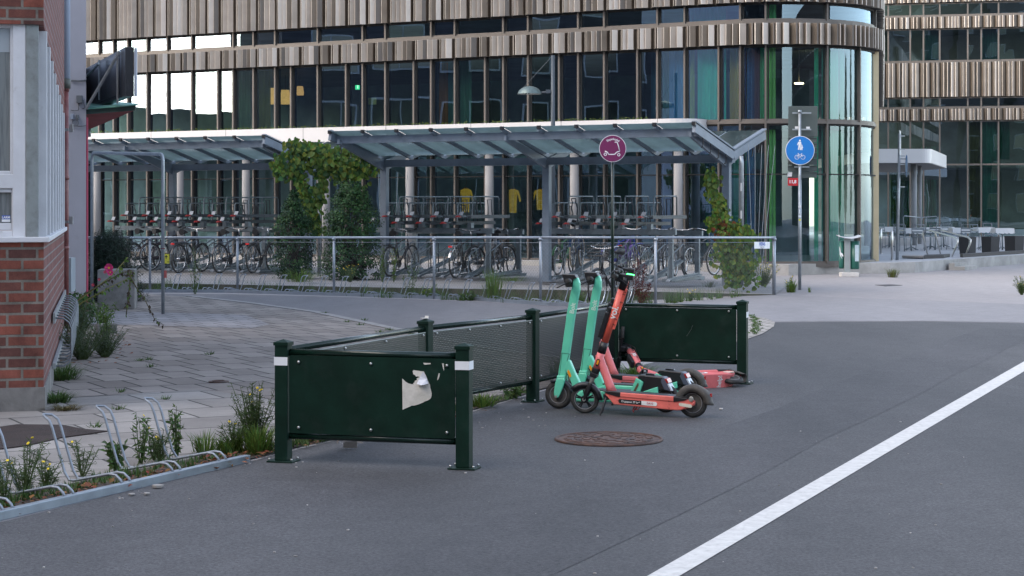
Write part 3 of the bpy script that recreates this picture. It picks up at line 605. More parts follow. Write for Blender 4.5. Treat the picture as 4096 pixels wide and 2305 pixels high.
def bolt(th, p, n):
    mb = MB(); mb.tube([p - n * .004, p + n * .002, p + n * .008], [.011, .011, .005], 10); mb.build('bolt', bolt_m, th)
def sheetpanel(th, a, b, z0, z1, n, m, mats, uv=False, name='panel', r=.018, gap=.054):
    d = (b - a).normalized(); L = (b - a).length; o = a + n * .03
    x0, x1 = gap, L - gap; P = []
    for cx, cz, s in ((x1 - r, z1 - r, 0), (x0 + r, z1 - r, 1), (x0 + r, z0 + r, 2), (x1 - r, z0 + r, 3)):
        for k in range(5):
            a_ = pi / 2 * (s + k / 4); P.append((cx + r * cos(a_), cz + r * sin(a_)))
    pts = [V(o.x + d.x * x, o.y + d.y * x, z) for x, z in P]
    mb = MB()
    if uv: mb.face(pts)
    else: mb.prism(pts, -n * .004)
    ob = mb.build(name, mats, th)
    if uv:
        u = ob.data.uv_layers.new(name='UVMap')
        for l, (x, z) in zip(ob.data.loops, [P[l.vertex_index] for l in ob.data.loops]): u.data[l.index].uv = (x, z)
    return ob
# front barrier with the torn poster
th = thing('safety_barrier', 'front green steel barrier with solid panel and torn white poster', 'barrier', tuple(A))
dAB = (B - A).normalized(); nAB = V(dAB.y, -dAB.x, 0)
post(th, A, dAB, (0, 1)); post(th, B, dAB, (0, 2)); rail(th, A, B, .752); rail(th, A, B, .185)
pan = sheetpanel(th, A, B, .205, .735, nAB, 0, dgreen)
LAB = (B - A).length
for u in (.125, LAB / 2, LAB - .11):
    for z in (.69, .245): bolt(th, A + dAB * u + nAB * .036 + V(0, 0, z), nAB)
A2, B2 = A + nAB * .0325, B + nAB * .0325
def c8(x, y): return (1000 + x / 2.0717, 1250 + y / 2.0717)
paper = mat('torn white paper', (.62, .59, .54), .85, var=.07, scale=6, bump=.3, bscale=25, col2=(.5, .48, .43), c2scale=9)
paperb = mat('peeling paper back', (.62, .64, .70), .8, var=.05, bump=.2)
def ppoly(pts, n, m, lift=.0, par=pan):
    P = [VP(*c8(x, y), A2, B2) + nAB * (lift[i] if isinstance(lift, list) else lift) for i, (x, y) in enumerate(pts)]
    mb = MB(); mb.prism(P, -nAB * -.0012); ob = mb.build(n, m, par); bm = bmesh.new(); bm.from_mesh(ob.data); bmesh.ops.triangulate(bm, faces=[f for f in bm.faces if len(f.verts) > 4]); bm.to_mesh(ob.data); bm.free(); return ob
po = ppoly([(1262, 548), (1275, 560), (1290, 575), (1312, 588), (1335, 594), (1357, 597), (1353, 586), (1364, 580), (1366, 567), (1384, 561), (1380, 548), (1407, 536), (1392, 530), (1376, 532), (1368, 520), (1352, 512), (1352, 500), (1348, 488), (1356, 478), (1375, 482), (1400, 484), (1418, 488), (1440, 489), (1448, 505), (1458, 522), (1470, 552), (1485, 590), (1492, 600), (1494, 625), (1500, 645), (1506, 672), (1504, 697), (1498, 712), (1485, 722), (1470, 731), (1452, 736), (1432, 748), (1410, 757), (1385, 766), (1360, 772), (1340, 772), (1322, 782), (1304, 790), (1285, 797), (1265, 808)], 'poster', paper)
ppoly([(1440, 489), (1458, 522), (1470, 552), (1482, 588), (1462, 594), (1436, 600), (1412, 596), (1388, 590), (1400, 560), (1414, 530)], 'peeled_flap', paperb, [.012, .012, .012, .016, .03, .04, .03, .02, .008, .006], po)
ppoly([(1435, 418), (1498, 420), (1497, 429), (1470, 431), (1452, 434), (1442, 430)], 'poster_scrap', paper)
ppoly([(1590, 422), (1607, 424), (1608, 487), (1600, 462)], 'poster_scrap', paper); ppoly([(1565, 503), (1573, 508), (1570, 530), (1560, 556), (1552, 563), (1556, 535)], 'poster_scrap', paper)
# side railing of perforated sheet
th = thing('mesh_railing', 'long green railing with perforated mesh sheets between two barriers', 'railing', tuple(D))
dAD = (D - A).normalized(); nAD = V(dAD.y, -dAD.x, 0)
A_s = A + dAD * .06; E_s = E_ - dAD * .03
pts = [A_s, C_, D, E_s]; post(th, C_, dAD); post(th, D, dAD)
for a, b in zip(pts, pts[1:]):
    rail(th, a, b, .765, .022, .03); rail(th, a, b, .185, .022, .03)
    sheetpanel(th, a, b, .20, .735, nAD, 0, perf, True, 'mesh_sheet', gap=.06)
    L = (b - a).length; d = (b - a).normalized()
    for k in range(4):
        u = .12 + (L - .24) * k / 3
        for z in (.715, .225): bolt(th, a + d * u + nAD * .034 + V(0, 0, z), nAD)
    # thin folded edge that catches the light
    mb = MB(); mb.beam(a + d * .07 + nAD * .03 + V(0, 0, .735), b - d * .07 + nAD * .03 + V(0, 0, .735), .006, .006); mb.build('sheet_edge', galv, th)
mb = MB(); q = C_ + V(-.01, -.01, .846); mb.box(q, (.05, .035, .006), 0, Matrix.Rotation(.4, 3, 'Z')); mb.box(q + V(.02, .01, .005), (.03, .03, .004), 0, Matrix.Rotation(1, 3, 'X')); tag(mb.build('paper_scrap', paper), 'crumpled white paper scrap on top of the middle mesh railing post', 'litter')
# rear barrier
th = thing('safety_barrier', 'rear green steel barrier with solid panel standing behind the scooters', 'barrier', tuple(Fp))
dEF = (Fp - E_).normalized(); nEF = V(dEF.y, -dEF.x, 0)
post(th, E_, dEF, h=.80); post(th, Fp, dEF, (1, 2), h=.82); rail(th, E_, Fp, .755); rail(th, E_, Fp, .215)
sheetpanel(th, E_, Fp, .232, .738, nEF, 0, dgreen)
LE = (Fp - E_).length
for u in (.125, LE / 2, LE - .13):
    for z in (.715, .265): bolt(th, E_ + dEF * u + nEF * .036 + V(0, 0, z), nEF)
mb = MB(); mb.beam(E_ + dEF * .08 + nEF * .032 + V(0, 0, .741), Fp - dEF * .1 + nEF * .032 + V(0, 0, .741), .005, .004); mb.build('sheet_edge', galv, th)
sc_ = MB(); q = E_ + dEF * .75 + nEF * .0315; sc_.tube([q + V(0, 0, .46), q + dEF * .045 + V(0, 0, .53), q + dEF * .06 + V(0, 0, .57)], .0012, 4); sc_.build('scratch', mat('bare metal scratch', (.15, .17, .16), .5), th)

# ================================================================ rental scooters
coral = mat('coral paint', (.80, .13, .085), .42, var=.10, scale=7, clear=.25, col2=(.55, .10, .08), c2scale=40, c2lo=.66, c2hi=.74)
pinkc = mat('faded coral paint', (.70, .17, .17), .48, var=.12, scale=7, col2=(.4, .1, .1), c2scale=40, c2lo=.64, c2hi=.74)
coral2 = mat('worn coral deck paint', (.72, .155, .125), .45, var=.12, scale=7, col2=(.30, .07, .06), c2scale=30, c2lo=.60, c2hi=.70)
mint = mat('mint green paint', (.13, .60, .40), .4, var=.07, scale=6, clear=.2, col2=(.07, .30, .21), c2scale=45, c2lo=.68, c2hi=.76)
fender_m = mat('dusty grey plastic', (.06, .055, .05), .7, var=.3, scale=10, col2=(.12, .105, .09), c2scale=8)
orange = mat('amber reflector', (.85, .32, .01), .3, spec=.7)
redref = mat('red rear light', (.35, .015, .015), .25)
silver = mat('cast aluminium', (.5, .48, .44), .4, .8, var=.2, scale=20)
decalw = mat('white decal', (.72, .72, .70), .5); decalk = mat('black decal', (.015, .015, .017), .5)
ledg = mat('green display', (.02, .5, .08), .4, emit=(.05, 1, .15), es=1.6)
spk_m = mat('grey spoke', (.22, .22, .23), .5, .3)
def sx(p): return V(p[0], p[1], p[2])
def smooth_prof(th, name, pts, y0, y1, m, bev=.004):      # side profile (x,z) with thickness in y
    mb = MB(); mb.prism([V(x, y0, z) for x, z in pts], (0, y1 - y0, 0)); return mb.build(name, m, th, bev)
def wheel(th, x, z, r, disc=False, w=.045, steer=None, y=0):
    def X(mb):
        if steer is not None: mb.xf(steer)
        return mb
    c = V(x, y, z); mb = MB(); mb.ring(c, (0, 1, 0), r - w / 2, w / 2, 36, 12)
    wl = X(mb).build('wheel', rubber, th)
    rm = MB(); ri = r - w + .006
    rm.ring(c, (0, 1, 0), ri, .009, 32, 6)
    for sdd in (-1, 1): rm.ring(c + V(0, .018 * sdd, 0), (0, 1, 0), ri - .002, .004, 32, 6, 1)
    if disc: rm.disc(c, (0, 1, 0), ri, .03, 32); rm.disc(c, (0, 1, 0), .035, .06, 20)
    else:
        for k in range(5):
            a = 2 * pi * k / 5 + .3
            for da in (-.12, .12): rm.beam(c + V(cos(a + da * .5) * .02, 0, sin(a + da * .5) * .02), c + V(cos(a + da) * ri, 0, sin(a + da) * ri), .012, .012, 0, up=(0, 1, 0))
        rm.disc(c, (0, 1, 0), .032, .05, 20)
    X(rm).build('rim', [fender_m if disc else black, spk_m], wl)
    return wl
def colpt(t, b=V(.834, 0, .385), tp=V(.567, 0, 1.18)): return b.lerp(tp, t)
def voi(label, body, loc, rot, group, extra=True, cm=None, steer_a=8):
    cm = cm or coral
    th = thing('electric_scooter', label, 'electric scooter', loc, group=group, local=True, rot=rot)
    b = V(.834, 0, .385); tp = V(.567, 0, 1.18); ax = (tp - b).normalized()
    ST = Matrix.Translation(b) @ Matrix.Rotation(radians(steer_a), 4, ax) @ Matrix.Translation(-b)
    def X(mb): return mb.xf(ST)
    wheel(th, .935, .122, .122, False, .042, ST); wheel(th, 0, .122, .122, True, .046)
    # deck: lower body, upper rails, grip mat
    dk = smooth_prof(th, 'deck', [(.12, .062), (.66, .092), (.735, .172), (.74, .19), (.06, .165), (.0, .150), (-.03, .128), (-.02, .105), (.03, .095), (.08, .067)], -.075, .075, coral2 if extra else body, .008)
    smooth_prof(dk, 'deck_rail', [(.145, .135), (.62, .158), (.625, .195), (.14, .177)], -.082, .082, coral2 if extra else body, .006)
    smooth_prof(dk, 'end_cap', [(.62, .158), (.71, .178), (.765, .205), (.60, .1985), (.60, .158)], -.084, .084, black, .004)
    smooth_prof(dk, 'end_cap', [(.145, .132), (.06, .145), (.02, .163), (.145, .176)], -.084, .084, black, .004)
    smooth_prof(dk, 'grip_mat', [(.03, .166), (.72, .1965), (.72, .204), (.03, .175)], -.066, .066, black, .002)
    # rear arm and hub plate
    for sd in (-1, 1):
        p_ = MB(); p_.prism([V(.10, .045 * sd, .06), V(.10, .045 * sd, .13), V(.0, .045 * sd, .165), V(-.035, .045 * sd, .14), V(-.03, .045 * sd, .11), V(.02, .045 * sd, .085)], (0, .018 * sd, 0)); p_.build('rear_arm', coral2 if extra else body, th, .004)
        p_ = MB(); p_.prism([V(.095, .066 * sd, .098), V(.01, .066 * sd, .158), V(-.01, .066 * sd, .165), V(-.02, .066 * sd, .15), V(.0, .066 * sd, .128), V(.03, .066 * sd, .10)], (0, .006 * sd, 0)); p_.disc(V(-.003, .075 * sd, .16), (0, 1, 0), .021, .018, 20); p_.build('hub_bracket', fender_m if not extra else silver, th, .003)
        p_ = MB(); 
        ov = [(.045 + .042 * (1 if cos(a) > 0 else -1) + .014 * cos(a), .108 + .014 * sin(a)) for a in [2 * pi * k / 24 for k in range(24)]]
        p_.prism([V(x - .0, .073 * sd, z + (x - .045) * .12) for x, z in ov], (0, .004 * sd, 0)); p_.build('side_reflector', mat('ivory reflector', (.6, .58, .48), .4, var=.15, scale=30), th)
    # rear fender
    fm = MB(); cx, cz = 0, .125; O_ = []
    for k in range(15):
        a = radians(22 + k * (178 - 22) / 14) ; rr_ = .143 + .012 * max(0, 1 - k / 3)
        O_.append((cx - cos(a) * rr_, cz + sin(a) * rr_))
    O_ = [(-.155, .135), (-.168, .11)][::-1] + O_
    for sdd in range(6):
        pass
    prof = [(-.042, -.05), (-.046, -.02), (-.040, -.004), (-.02, .004), (0, .006), (.02, .004), (.040, -.004), (.046, -.02), (.042, -.05)]
    rows = []
    for (x, z) in O_:
        d = V(x - cx, 0, z - cz); L_ = d.length; d.normalize()
        rows.append([V(x + d.x * q, y, z + d.z * q) for y, q in prof])
    for r0, r1 in zip(rows, rows[1:]):
        for j in range(len(prof) - 1): fm.face([r0[j], r0[j + 1], r1[j + 1], r1[j]], 0, True)
    fo = fm.build('rear_fender', fender_m, th); sm_ = fo.modifiers.new('s', 'SOLIDIFY'); sm_.thickness = .004
    p_ = MB(); p_.box((-.153, 0, .19), (.012, .03, .028)); p_.build('rear_light', redref, fo)
    # down tube, head tube
    p_ = MB(); p_.tube([V(.695, 0, .185), V(.72, 0, .25), V(.80, 0, .46), V(.812, 0, .50)], [.042, .036, .033, .030], 16); p_.build('down_tube', body, th)
    p_ = MB(); p_.tube([b + ax * .0, b + ax * .06, b + ax * .135], [.030, .032, .034], 18); hd = X(p_).build('head_tube', body, th)
    p_ = MB(); q = b + ax * .055; dx = V(ax.z, 0, -ax.x)
    for sd in (-1, 1):
        p_.prism([q + V(0, .0325 * sd, 0) + dx * u + ax * v for u, v in ((-.008, .03), (.008, .03), (.016, .02), (.014, -.02), (.006, -.034), (-.006, -.034), (-.014, -.02), (-.016, .02))], (0, .004 * sd, 0))
    X(p_).build('reflector_holder', black, hd)
    p_ = MB()
    for sd in (-1, 1): p_.prism([q + V(0, .0365 * sd, 0) + dx * u + ax * v for u, v in ((-.008, .020), (.008, .020), (.009, -.018), (-.009, -.018))], (0, .003 * sd, 0))
    X(p_).build('side_reflector', orange, hd)
    L = (tp - b).length
    p_ = MB(); p_.tube([b + ax * .135, b + ax * .232], [.0345, .0345], 18); X(p_).build('collar', black, th)
    p_ = MB(); p_.tube([b + ax * .232, b + ax * (L - .135)], [.030, .030], 18); st = X(p_).build('stem', cm, th)
    # rear strip with holes on the stem
    p_ = MB(); p_.beam(b + ax * .36 - dx * .035, b + ax * (L - .12) - dx * .035, .03, .022, 0, up=dx); X(p_).build('cable_guard', cm, st, .004)
    p_ = MB()
    for v in (.40, .45, .5, L - .24, L - .17, L - .15): p_.disc(b + ax * v - dx * .038 + V(0, .016, 0), (0, 1, 0), .004, .003, 8); p_.disc(b + ax * v - dx * .026 + V(0, .018, 0), (0, 1, 0), .004, .016, 8)
    X(p_).build('screw', black, st)
    # lock box on the front of the stem
    p_ = MB(); p_.box(b + ax * .37 + dx * .052, (.038, .07, .23), 0, Matrix((dx, V(0, 1, 0), ax)).transposed()); p_.box(b + ax * .50 + dx * .046, (.026, .055, .06), 0, Matrix((dx, V(0, 1, 0), ax)).transposed()); X(p_).build('control_box', black, th, .010)
    # head
    p_ = MB(); p_.tube([b + ax * (L - .14), b + ax * (L - .07), b + ax * (L - .03)], [.032, .034, .036], 14)
    hm = X(p_).build('stem_head', black, th)
    p_ = MB(); Mh = Matrix((dx, V(0, 1, 0), ax)).transposed(); p_.box(b + ax * (L - .025) + dx * .0, (.13, .064, .045), 0, Matrix.Rotation(radians(-6), 3, 'Y')); p_.box(b + ax * (L - .05) + dx * .055, (.055, .055, .07), 0, Mh); X(p_).build('display_housing', black, hm, .008)
    p_ = MB(); p_.box(b + ax * (L + .003) - dx * .03, (.06, .05, .010), 0, Matrix.Rotation(radians(-10), 3, 'Y')); X(p_).build('display', ledg if extra else black, hm, .003)
    # handlebar
    hb = b + ax * (L - .035) + dx * .07
    p_ = MB(); p_.tube([hb + V(.0, -.21, .01), hb + V(.01, -.1, 0), hb, hb + V(.01, .1, 0), hb + V(0, .21, .01)], .013, 10); ho = X(p_).build('handlebar', black, th)
    for sd in (-1, 1):
        p_ = MB(); p_.tube([hb + V(0, .09 * sd, .0), hb + V(0, .12 * sd, .003), hb + V(0, .215 * sd, .01)], [.022, .019, .018], 12); X(p_).build('grip', rubber, ho)
        p_ = MB(); p_.tube([hb + V(.0, .09 * sd, 0), hb + V(.045, .11 * sd, -.01), hb + V(.055, .2 * sd, -.03)], .005, 6); X(p_).build('brake_lever', black, ho)
        p_ = MB(); p_.disc(hb + V(-.01, .075 * sd, .03), (0, 0, 1), .022, .03, 14); X(p_).build('bell', black, ho)
    p_ = MB(); p_.tube([hb + V(0, -.06, -.01), hb + V(-.09, -.055, -.08), b + ax * (L - .25) - dx * .06 + V(0, -.03, 0), b + ax * .45 - dx * .045], .004, 6); p_.tube([hb + V(0, .06, -.01), hb + V(-.1, .03, -.09), b + ax * (L - .3) - dx * .055, b + ax * .5 - dx * .045], .004, 6); X(p_).build('cable', black, th)
    # fork
    fk = MB(); w0 = V(.935, 0, .122); fk.tube([b + ax * .0, b - ax * .05], [.036, .033], 16); fk.box(b - ax * .06, (.06, .12, .035), 0, Mh)
    fk.build
    for sd in (-1, 1):
        top = b - ax * .055 + V(0, .045 * sd, 0); low = w0 + V(0, .042 * sd, 0) + V(-.01, 0, .02)
        fk.tube([top, top.lerp(low, .38)], .014, 12, 1); fk.tube([top.lerp(low, .36), top.lerp(low, .8), low], [.020, .021, .016], 12)
        fk.beam(top.lerp(low, .75), w0 + V(0, .042 * sd, -.0), .018, .035, 0, up=(0, 1, 0)); fk.disc(w0 + V(0, .05 * sd, 0), (0, 1, 0), .014, .014, 14, 1)
    X(fk).build('fork', [black, silver], th, .003)
    ff = MB(); rows = []
    for k in range(11):
        a = radians(-25 + k * 14.5 + 22); c = V(.935 - cos(a + .0) * -0, 0, .122); rr_ = .137 + .01 * (1 if k in (0, 10) else 0)
        x, z = .935 - cos(a) * rr_, .122 + sin(a) * rr_; d = V(x - .935, 0, z - .122).normalized()
        wd_ = .03 + .008 * sin(pi * k / 10)
        rows.append([V(x, -wd_, z) - d * .03, V(x, -wd_, z), V(x, 0, z) + d * .006, V(x, wd_, z), V(x, wd_, z) - d * .03])
    for r0, r1 in zip(rows, rows[1:]):
        for j in range(4): ff.face([r0[j], r0[j + 1], r1[j + 1], r1[j]], 0, True)
    fo = X(ff).build('front_fender', black, th); sm_ = fo.modifiers.new('s', 'SOLIDIFY'); sm_.thickness = .004
    # kickstand and hook
    p_ = MB(); p_.tube([V(.735, .05, .15), V(.74, .07, .11), V(.765, .12, .004)], [.014, .009, .009], 8); p_.box(V(.735, .04, .15), (.04, .05, .05)); p_.tube([V(.735, .045, .13), V(.752, .10, .03), V(.755, .10, .02)], .007, 6); p_.build('kickstand', black, th, .002)
    p_ = MB(); p_.tube([V(.49, .02, .085), V(.505, .04, .05), V(.495, .045, .03)], .005, 6); p_.tube([V(.50, .045, .06), V(.46, .05, .055), V(.44, .05, .075), V(.46, .045, .085), V(.49, .04, .045)], .005, 6); p_.build('lock_hook', redm, th)
    # decals on both sides
    for sd in (1, -1):
        xd = V(-sd, 0, -.055 * sd) if sd == 1 else V(1, 0, .055)
        y = .078 * sd
        pl = MB(); N = 12; cxa, cxb, cz_ = .605, .30, .116
        def zed(x): return cz_ + (x - .45) * .045
        left = [(cxa + .014 * cos(a), sin(a) * .017) for a in [pi / 2 - pi * k / N for k in range(N + 1)]]
        midx = .42
        pl.prism([V(x, y, zed(x) + dz) for x, dz in left] + [V(midx, y, zed(midx) - .017), V(midx, y, zed(midx) + .017)], (0, .0012 * sd, 0)); pl.build('sticker', decalk, dk)
        pl = MB(); right = [(cxb - .014 * cos(a), sin(a) * .017) for a in [-pi / 2 + pi * k / N for k in range(N + 1)]]
        pl.prism([V(midx - .001, y, zed(midx) - .017)] + [V(x, y, zed(x) + dz) for x, dz in right] + [V(midx - .001, y, zed(midx) + .017)], (0, .0012 * sd, 0)); pl.build('sticker', decalw, dk)
        text('lettering', 'Dagspass 29 kr*', .0245, decalw, dk, frame(V(.512, y + .0022 * sd, zed(.512)), xd, (0, 0, 1)), 0)
        text('lettering', 'DAY3', .022, mat('faded red lettering', (.45, .12, .14), .6), dk, frame(V(.345, y + .0022 * sd, zed(.345)), xd, (0, 0, 1)), .0007)
        q = b + ax * .50 + V(0, .0305 * sd, 0)
        yd = dx * 1.0
        M = frame(q, ax if sd == 1 else ax, (0, 0, 1)); xa = ax; za = V(0, sd, 0); ya = za.cross(xa)
        M = Matrix.Identity(4); M.col[0][:3] = xa; M.col[1][:3] = ya; M.col[2][:3] = za; M.col[3][:3] = q
        text('lettering', 'voi.', .078, decalw, st, ST @ M, .0016)
    return th
def bolt_sc(label, loc, rot, group, steer_a=0):
    th = thing('electric_scooter', label, 'electric scooter', loc, group=group, local=True, rot=rot)
    def Q(cx, cy): return ((1010 - cx) / 841, (1150 - cy) / 841)
    wheel(th, .945, .122, .122, True, .052); wheel(th, 0, .12, .12, True, .05)
    # blade stem
    cl = [(240, 940, 31), (262, 800, 31), (285, 640, 31), (308, 480, 31), (332, 350, 31), (347, 280, 31), (349, 240, 28), (341, 200, 22)]
    L_ = []; R_ = []
    for i, (x, y, w) in enumerate(cl):
        a = cl[max(i - 1, 0)]; b = cl[min(i + 1, len(cl) - 1)]; d = V(b[0] - a[0], b[1] - a[1], 0).normalized(); n = V(-d.y, d.x, 0)
        L_.append(Q(x + n.x * w, y + n.y * w)); R_.append(Q(x - n.x * w, y - n.y * w))
    st = smooth_prof(th, 'stem', L_ + R_[::-1], -.028, .028, mint, .014)
    # recessed seam on the lower stem
    sm = MB(); pr_ = [Q(247, 745), Q(303, 750)]; pr2 = [Q(247, 745), Q(228, 915)]; pr3 = [Q(228, 915), Q(270, 918)]; pr4 = [Q(303, 750), Q(286, 800)]
    for a, b in (pr_, pr2, pr3, pr4):
        for sd in (-1, 1): sm.beam(V(a[0], .0285 * sd, a[1]), V(b[0], .0285 * sd, b[1]), .003, .003)
    sm.build('seam', black, st)
    # fork legs
    for sd in (-1, 1):
        p_ = MB(); p_.prism([V(x, .032 * sd, z) for x, z in (Q(212, 925), Q(270, 925), Q(274, 945), Q(262, 985), Q(240, 1040), Q(224, 1066), Q(208, 1070), Q(194, 1058), Q(190, 1030), Q(200, 960))], (0, .022 * sd, 0)); p_.build('fork', mint, th, .008)
        p_ = MB(); x, z = Q(208, 1058); p_.disc(V(x, .056 * sd, z), (0, 1, 0), .011, .008, 14); p_.build('axle_bolt', silver, th)
    p_ = MB(); x, z = Q(242, 930); p_.box((x, 0, z + .01), (.072, .10, .035)); p_.build('fork_crown', mint, th, .008)
    # down tube and deck
    dk = smooth_prof(th, 'down_tube', [Q(290, 790), Q(305, 800), Q(345, 890), Q(395, 985), Q(420, 1010), Q(420, 1065), Q(360, 1060), Q(330, 1000), Q(295, 905), Q(262, 860)], -.03, .03, mint, .01)
    for sd in (-1, 1):
        p_ = MB(); p_.prism([V(x, .030 * sd, z) for x, z in (Q(288, 872), Q(296, 864), Q(303, 872), Q(318, 905), Q(316, 916), Q(306, 918), Q(292, 890))], (0, .004 * sd, 0)); p_.build('side_reflector', orange, dk)
    de = smooth_prof(th, 'deck', [Q(340, 1040), Q(420, 1002), Q(840, 1008), Q(1000, 1040), Q(1010, 1085), Q(350, 1088)], -.075, .075, mint, .012)
    smooth_prof(de, 'grip_mat', [Q(400, 1003), Q(860, 1008), Q(860, 1001), Q(400, 996)], -.07, .07, black, .002)
    # rear upright plates, battery and arms
    for sd in (-1, 1):
        p_ = MB(); p_.prism([V(x, .056 * sd, z) for x, z in (Q(808, 905), Q(862, 934), Q(836, 1012), Q(822, 1042), Q(752, 1042))], (0, .022 * sd, 0)); up = p_.build('rear_plate', mint, th, .006)
        p_ = MB(); sl_ = [Q(822 + (-1) * 0, 940), Q(830, 944), Q(829, 960), Q(802, 1012), Q(793, 1014), Q(786, 1006)]
        p_.prism([V(x, .0785 * sd, z) for x, z in sl_], (0, .002 * sd, 0)); p_.build('slot', mat('dull brass', (.10, .07, .035), .6), up)
        p_ = MB(); p_.prism([V(x, .06 * sd, z) for x, z in (Q(815, 1042), Q(830, 1012), Q(968, 962), Q(972, 1010), Q(880, 1046))], (0, .024 * sd, 0)); p_.build('rear_arm', mint, th, .006)
        p_ = MB(); p_.prism([V(x, .06 * sd, z) for x, z in (Q(930, 1040), Q(965, 1030), Q(962, 1060), Q(935, 1062))], (0, .012 * sd, 0)); x, z = Q(948, 1050); p_.disc(V(x, .074 * sd, z), (0, 1, 0), .012, .01, 12, 1); p_.build('axle_bracket', [mint, silver], th, .003)
        p_ = MB(); p_.prism([V(x, .031 * sd, z) for x, z in (Q(985, 1016), Q(998, 1040), Q(970, 1040))], (0, .002 * sd, 0)); p_.build('warning_label', mat('yellow label', (.6, .45, .02), .5), th)
    bt = smooth_prof(th, 'battery', [Q(818, 895), Q(835, 882), Q(1000, 895), Q(1020, 910), Q(1062, 990), Q(1000, 990), Q(830, 1012), Q(862, 934), Q(812, 906)], -.055, .055, black, .01)
    smooth_prof(bt, 'tail_cover', [Q(1000, 893), Q(1022, 905), Q(1070, 992), Q(1052, 994), Q(1012, 985), Q(985, 925)], -.06, .06, mat('grey blue plastic', (.07, .085, .12), .45), .006)
    smooth_prof(bt, 'rear_light', [Q(1012, 905), Q(1030, 906), Q(1046, 936), Q(1030, 938)], -.062, .062, redref, .003)
    smooth_prof(bt, 'rear_reflector', [Q(1034, 945), Q(1044, 943), Q(1072, 990), Q(1060, 993)], -.062, .062, mat('pale reflector', (.45, .5, .56), .4), .002)
    smooth_prof(bt, 'latch', [Q(870, 874), Q(930, 878), Q(935, 886), Q(868, 883)], -.02, .02, black, .002)
    # front fender
    ff = MB(); rows = []
    for k in range(9):
        a = radians(60 + k * 14); x, z = .945 + cos(a) * .135, .122 + sin(a) * .135; d = V(cos(a), 0, sin(a))
        rows.append([V(x, -.034, z) - d * .02, V(x, -.032, z), V(x, 0, z) + d * .006, V(x, .032, z), V(x, .034, z) - d * .02])
    for r0, r1 in zip(rows, rows[1:]):
        for j in range(4): ff.face([r0[j], r0[j + 1], r1[j + 1], r1[j]], 0, True)
    fo = ff.build('front_fender', mat('dark grey fender', (.035, .04, .05), .4), th); s_ = fo.modifiers.new('s', 'SOLIDIFY'); s_.thickness = .004
    # handlebar, display
    hx, hz = Q(320, 222)
    p_ = MB(); p_.tube([V(hx - .02, -.23, hz + .01), V(hx, -.1, hz), V(hx, .1, hz), V(hx - .02, .23, hz + .01)], .013, 10); hb = p_.build('handlebar', black, th)
    for sd in (-1, 1):
        p_ = MB(); p_.tube([V(hx, .10 * sd, hz), V(hx - .01, .13 * sd, hz), V(hx - .02, .24 * sd, hz + .01)], [.024, .019, .019], 12); p_.build('grip', rubber, hb)
        p_ = MB(); p_.tube([V(hx + .01, .09 * sd, hz - .01), V(hx + .05, .11 * sd, hz - .03), V(hx + .09, .17 * sd, hz - .055)], .006, 6); p_.build('brake_lever', black, hb)
    p_ = MB(); p_.prism([V(x, -.045, z) for x, z in (Q(248, 172), Q(345, 175), Q(360, 200), Q(335, 210), Q(325, 265), Q(278, 268))], (0, .09, 0)); ph = p_.build('phone_holder', black, th, .006)
    p_ = MB(); p_.prism([V(x, -.04, z) for x, z in (Q(250, 178), Q(256, 176), Q(286, 262), Q(280, 264))], (0, .08, 0)); p_.build('screen', mat('dark screen', (.03, .022, .02), .25), ph)
    for sd in (1, -1):
        x0_, z0_ = Q(312, 455); x1_, z1_ = Q(335, 330); xa = V(x1_ - x0_, 0, z1_ - z0_).normalized(); za = V(0, sd, 0); ya = za.cross(xa)
        cx_, cz_ = Q(328, 420); M = Matrix.Identity(4); M.col[0][:3] = xa; M.col[1][:3] = ya; M.col[2][:3] = za; M.col[3][:3] = V(cx_, .0288 * sd, cz_)
        text('lettering', 'Bolt', .056, mat('pale decal', (.55, .72, .62), .5), st, M, .0016)
        p_ = MB(); q = V(cx_, .0292 * sd, cz_) + xa * -.005 - ya * .03; p_.disc(q, (0, 1, 0), .004, .001, 10); p_.build('dot', decalw, st)
    p_ = MB(); p_.tube([V(.60, .05, .08), V(.62, .13, .003)], .008, 8); p_.build('kickstand', black, th)
    return th
# local x points to the front wheel; placed from the rear wheel's contact point
def place(rear, front): d = front - rear; return (rear.x, rear.y, .004), atan2(d.y, d.x)
ra, fa_ = GP(2772, 1673), GP(2322, 1655); la, rza = place(ra, fa_)
grp = 'rental scooters parked in the bay'
voi('coral scooter standing nearest the camera with green lit display and day pass sticker', pinkc, la, (0, 0, rza), grp)
lb = V(la[0] + .11, la[1] + 1.52, .004); voi('coral scooter standing behind the two mint scooters', pinkc, tuple(lb), (0, 0, rza + .02), grp, extra=False)
rb, fb = V(1.30, 15.66, 0), V(.368, 15.97, 0); l1, rz1 = place(rb, fb)
bolt_sc('mint green scooter nearest the perforated mesh railing, leftmost of the row', l1, (0, 0, rz1), grp)
bolt_sc('mint green scooter between the front coral one and the leftmost mint one', (l1[0] + .205, l1[1] + .47, .004), (0, 0, rz1 - .01), grp, 0)
# fallen scooter lying on its side, underside to the street
fr_ = V(2.14, 17.93, 0); yaw = atan2(-.42, -.86)
Mf = Matrix.Translation(V(2.17, 17.80, .05)) @ Matrix.Rotation(yaw, 4, 'Z') @ Matrix.Rotation(radians(76), 4, 'X')
fz = voi('coral scooter lying on its side in front of the rear barrier, help lettering underneath', pinkc, tuple(Mf.translation), Mf.to_euler(), grp, extra=False, cm=pinkc, steer_a=0)
dk_ = [o for o in fz.children if o.name.startswith('deck')][0]
text('lettering', 'help!', .062, decalw, dk_, frame(V(.165, 0, .0625), (0, 1, 0), (1, 0, .048)), .0012)
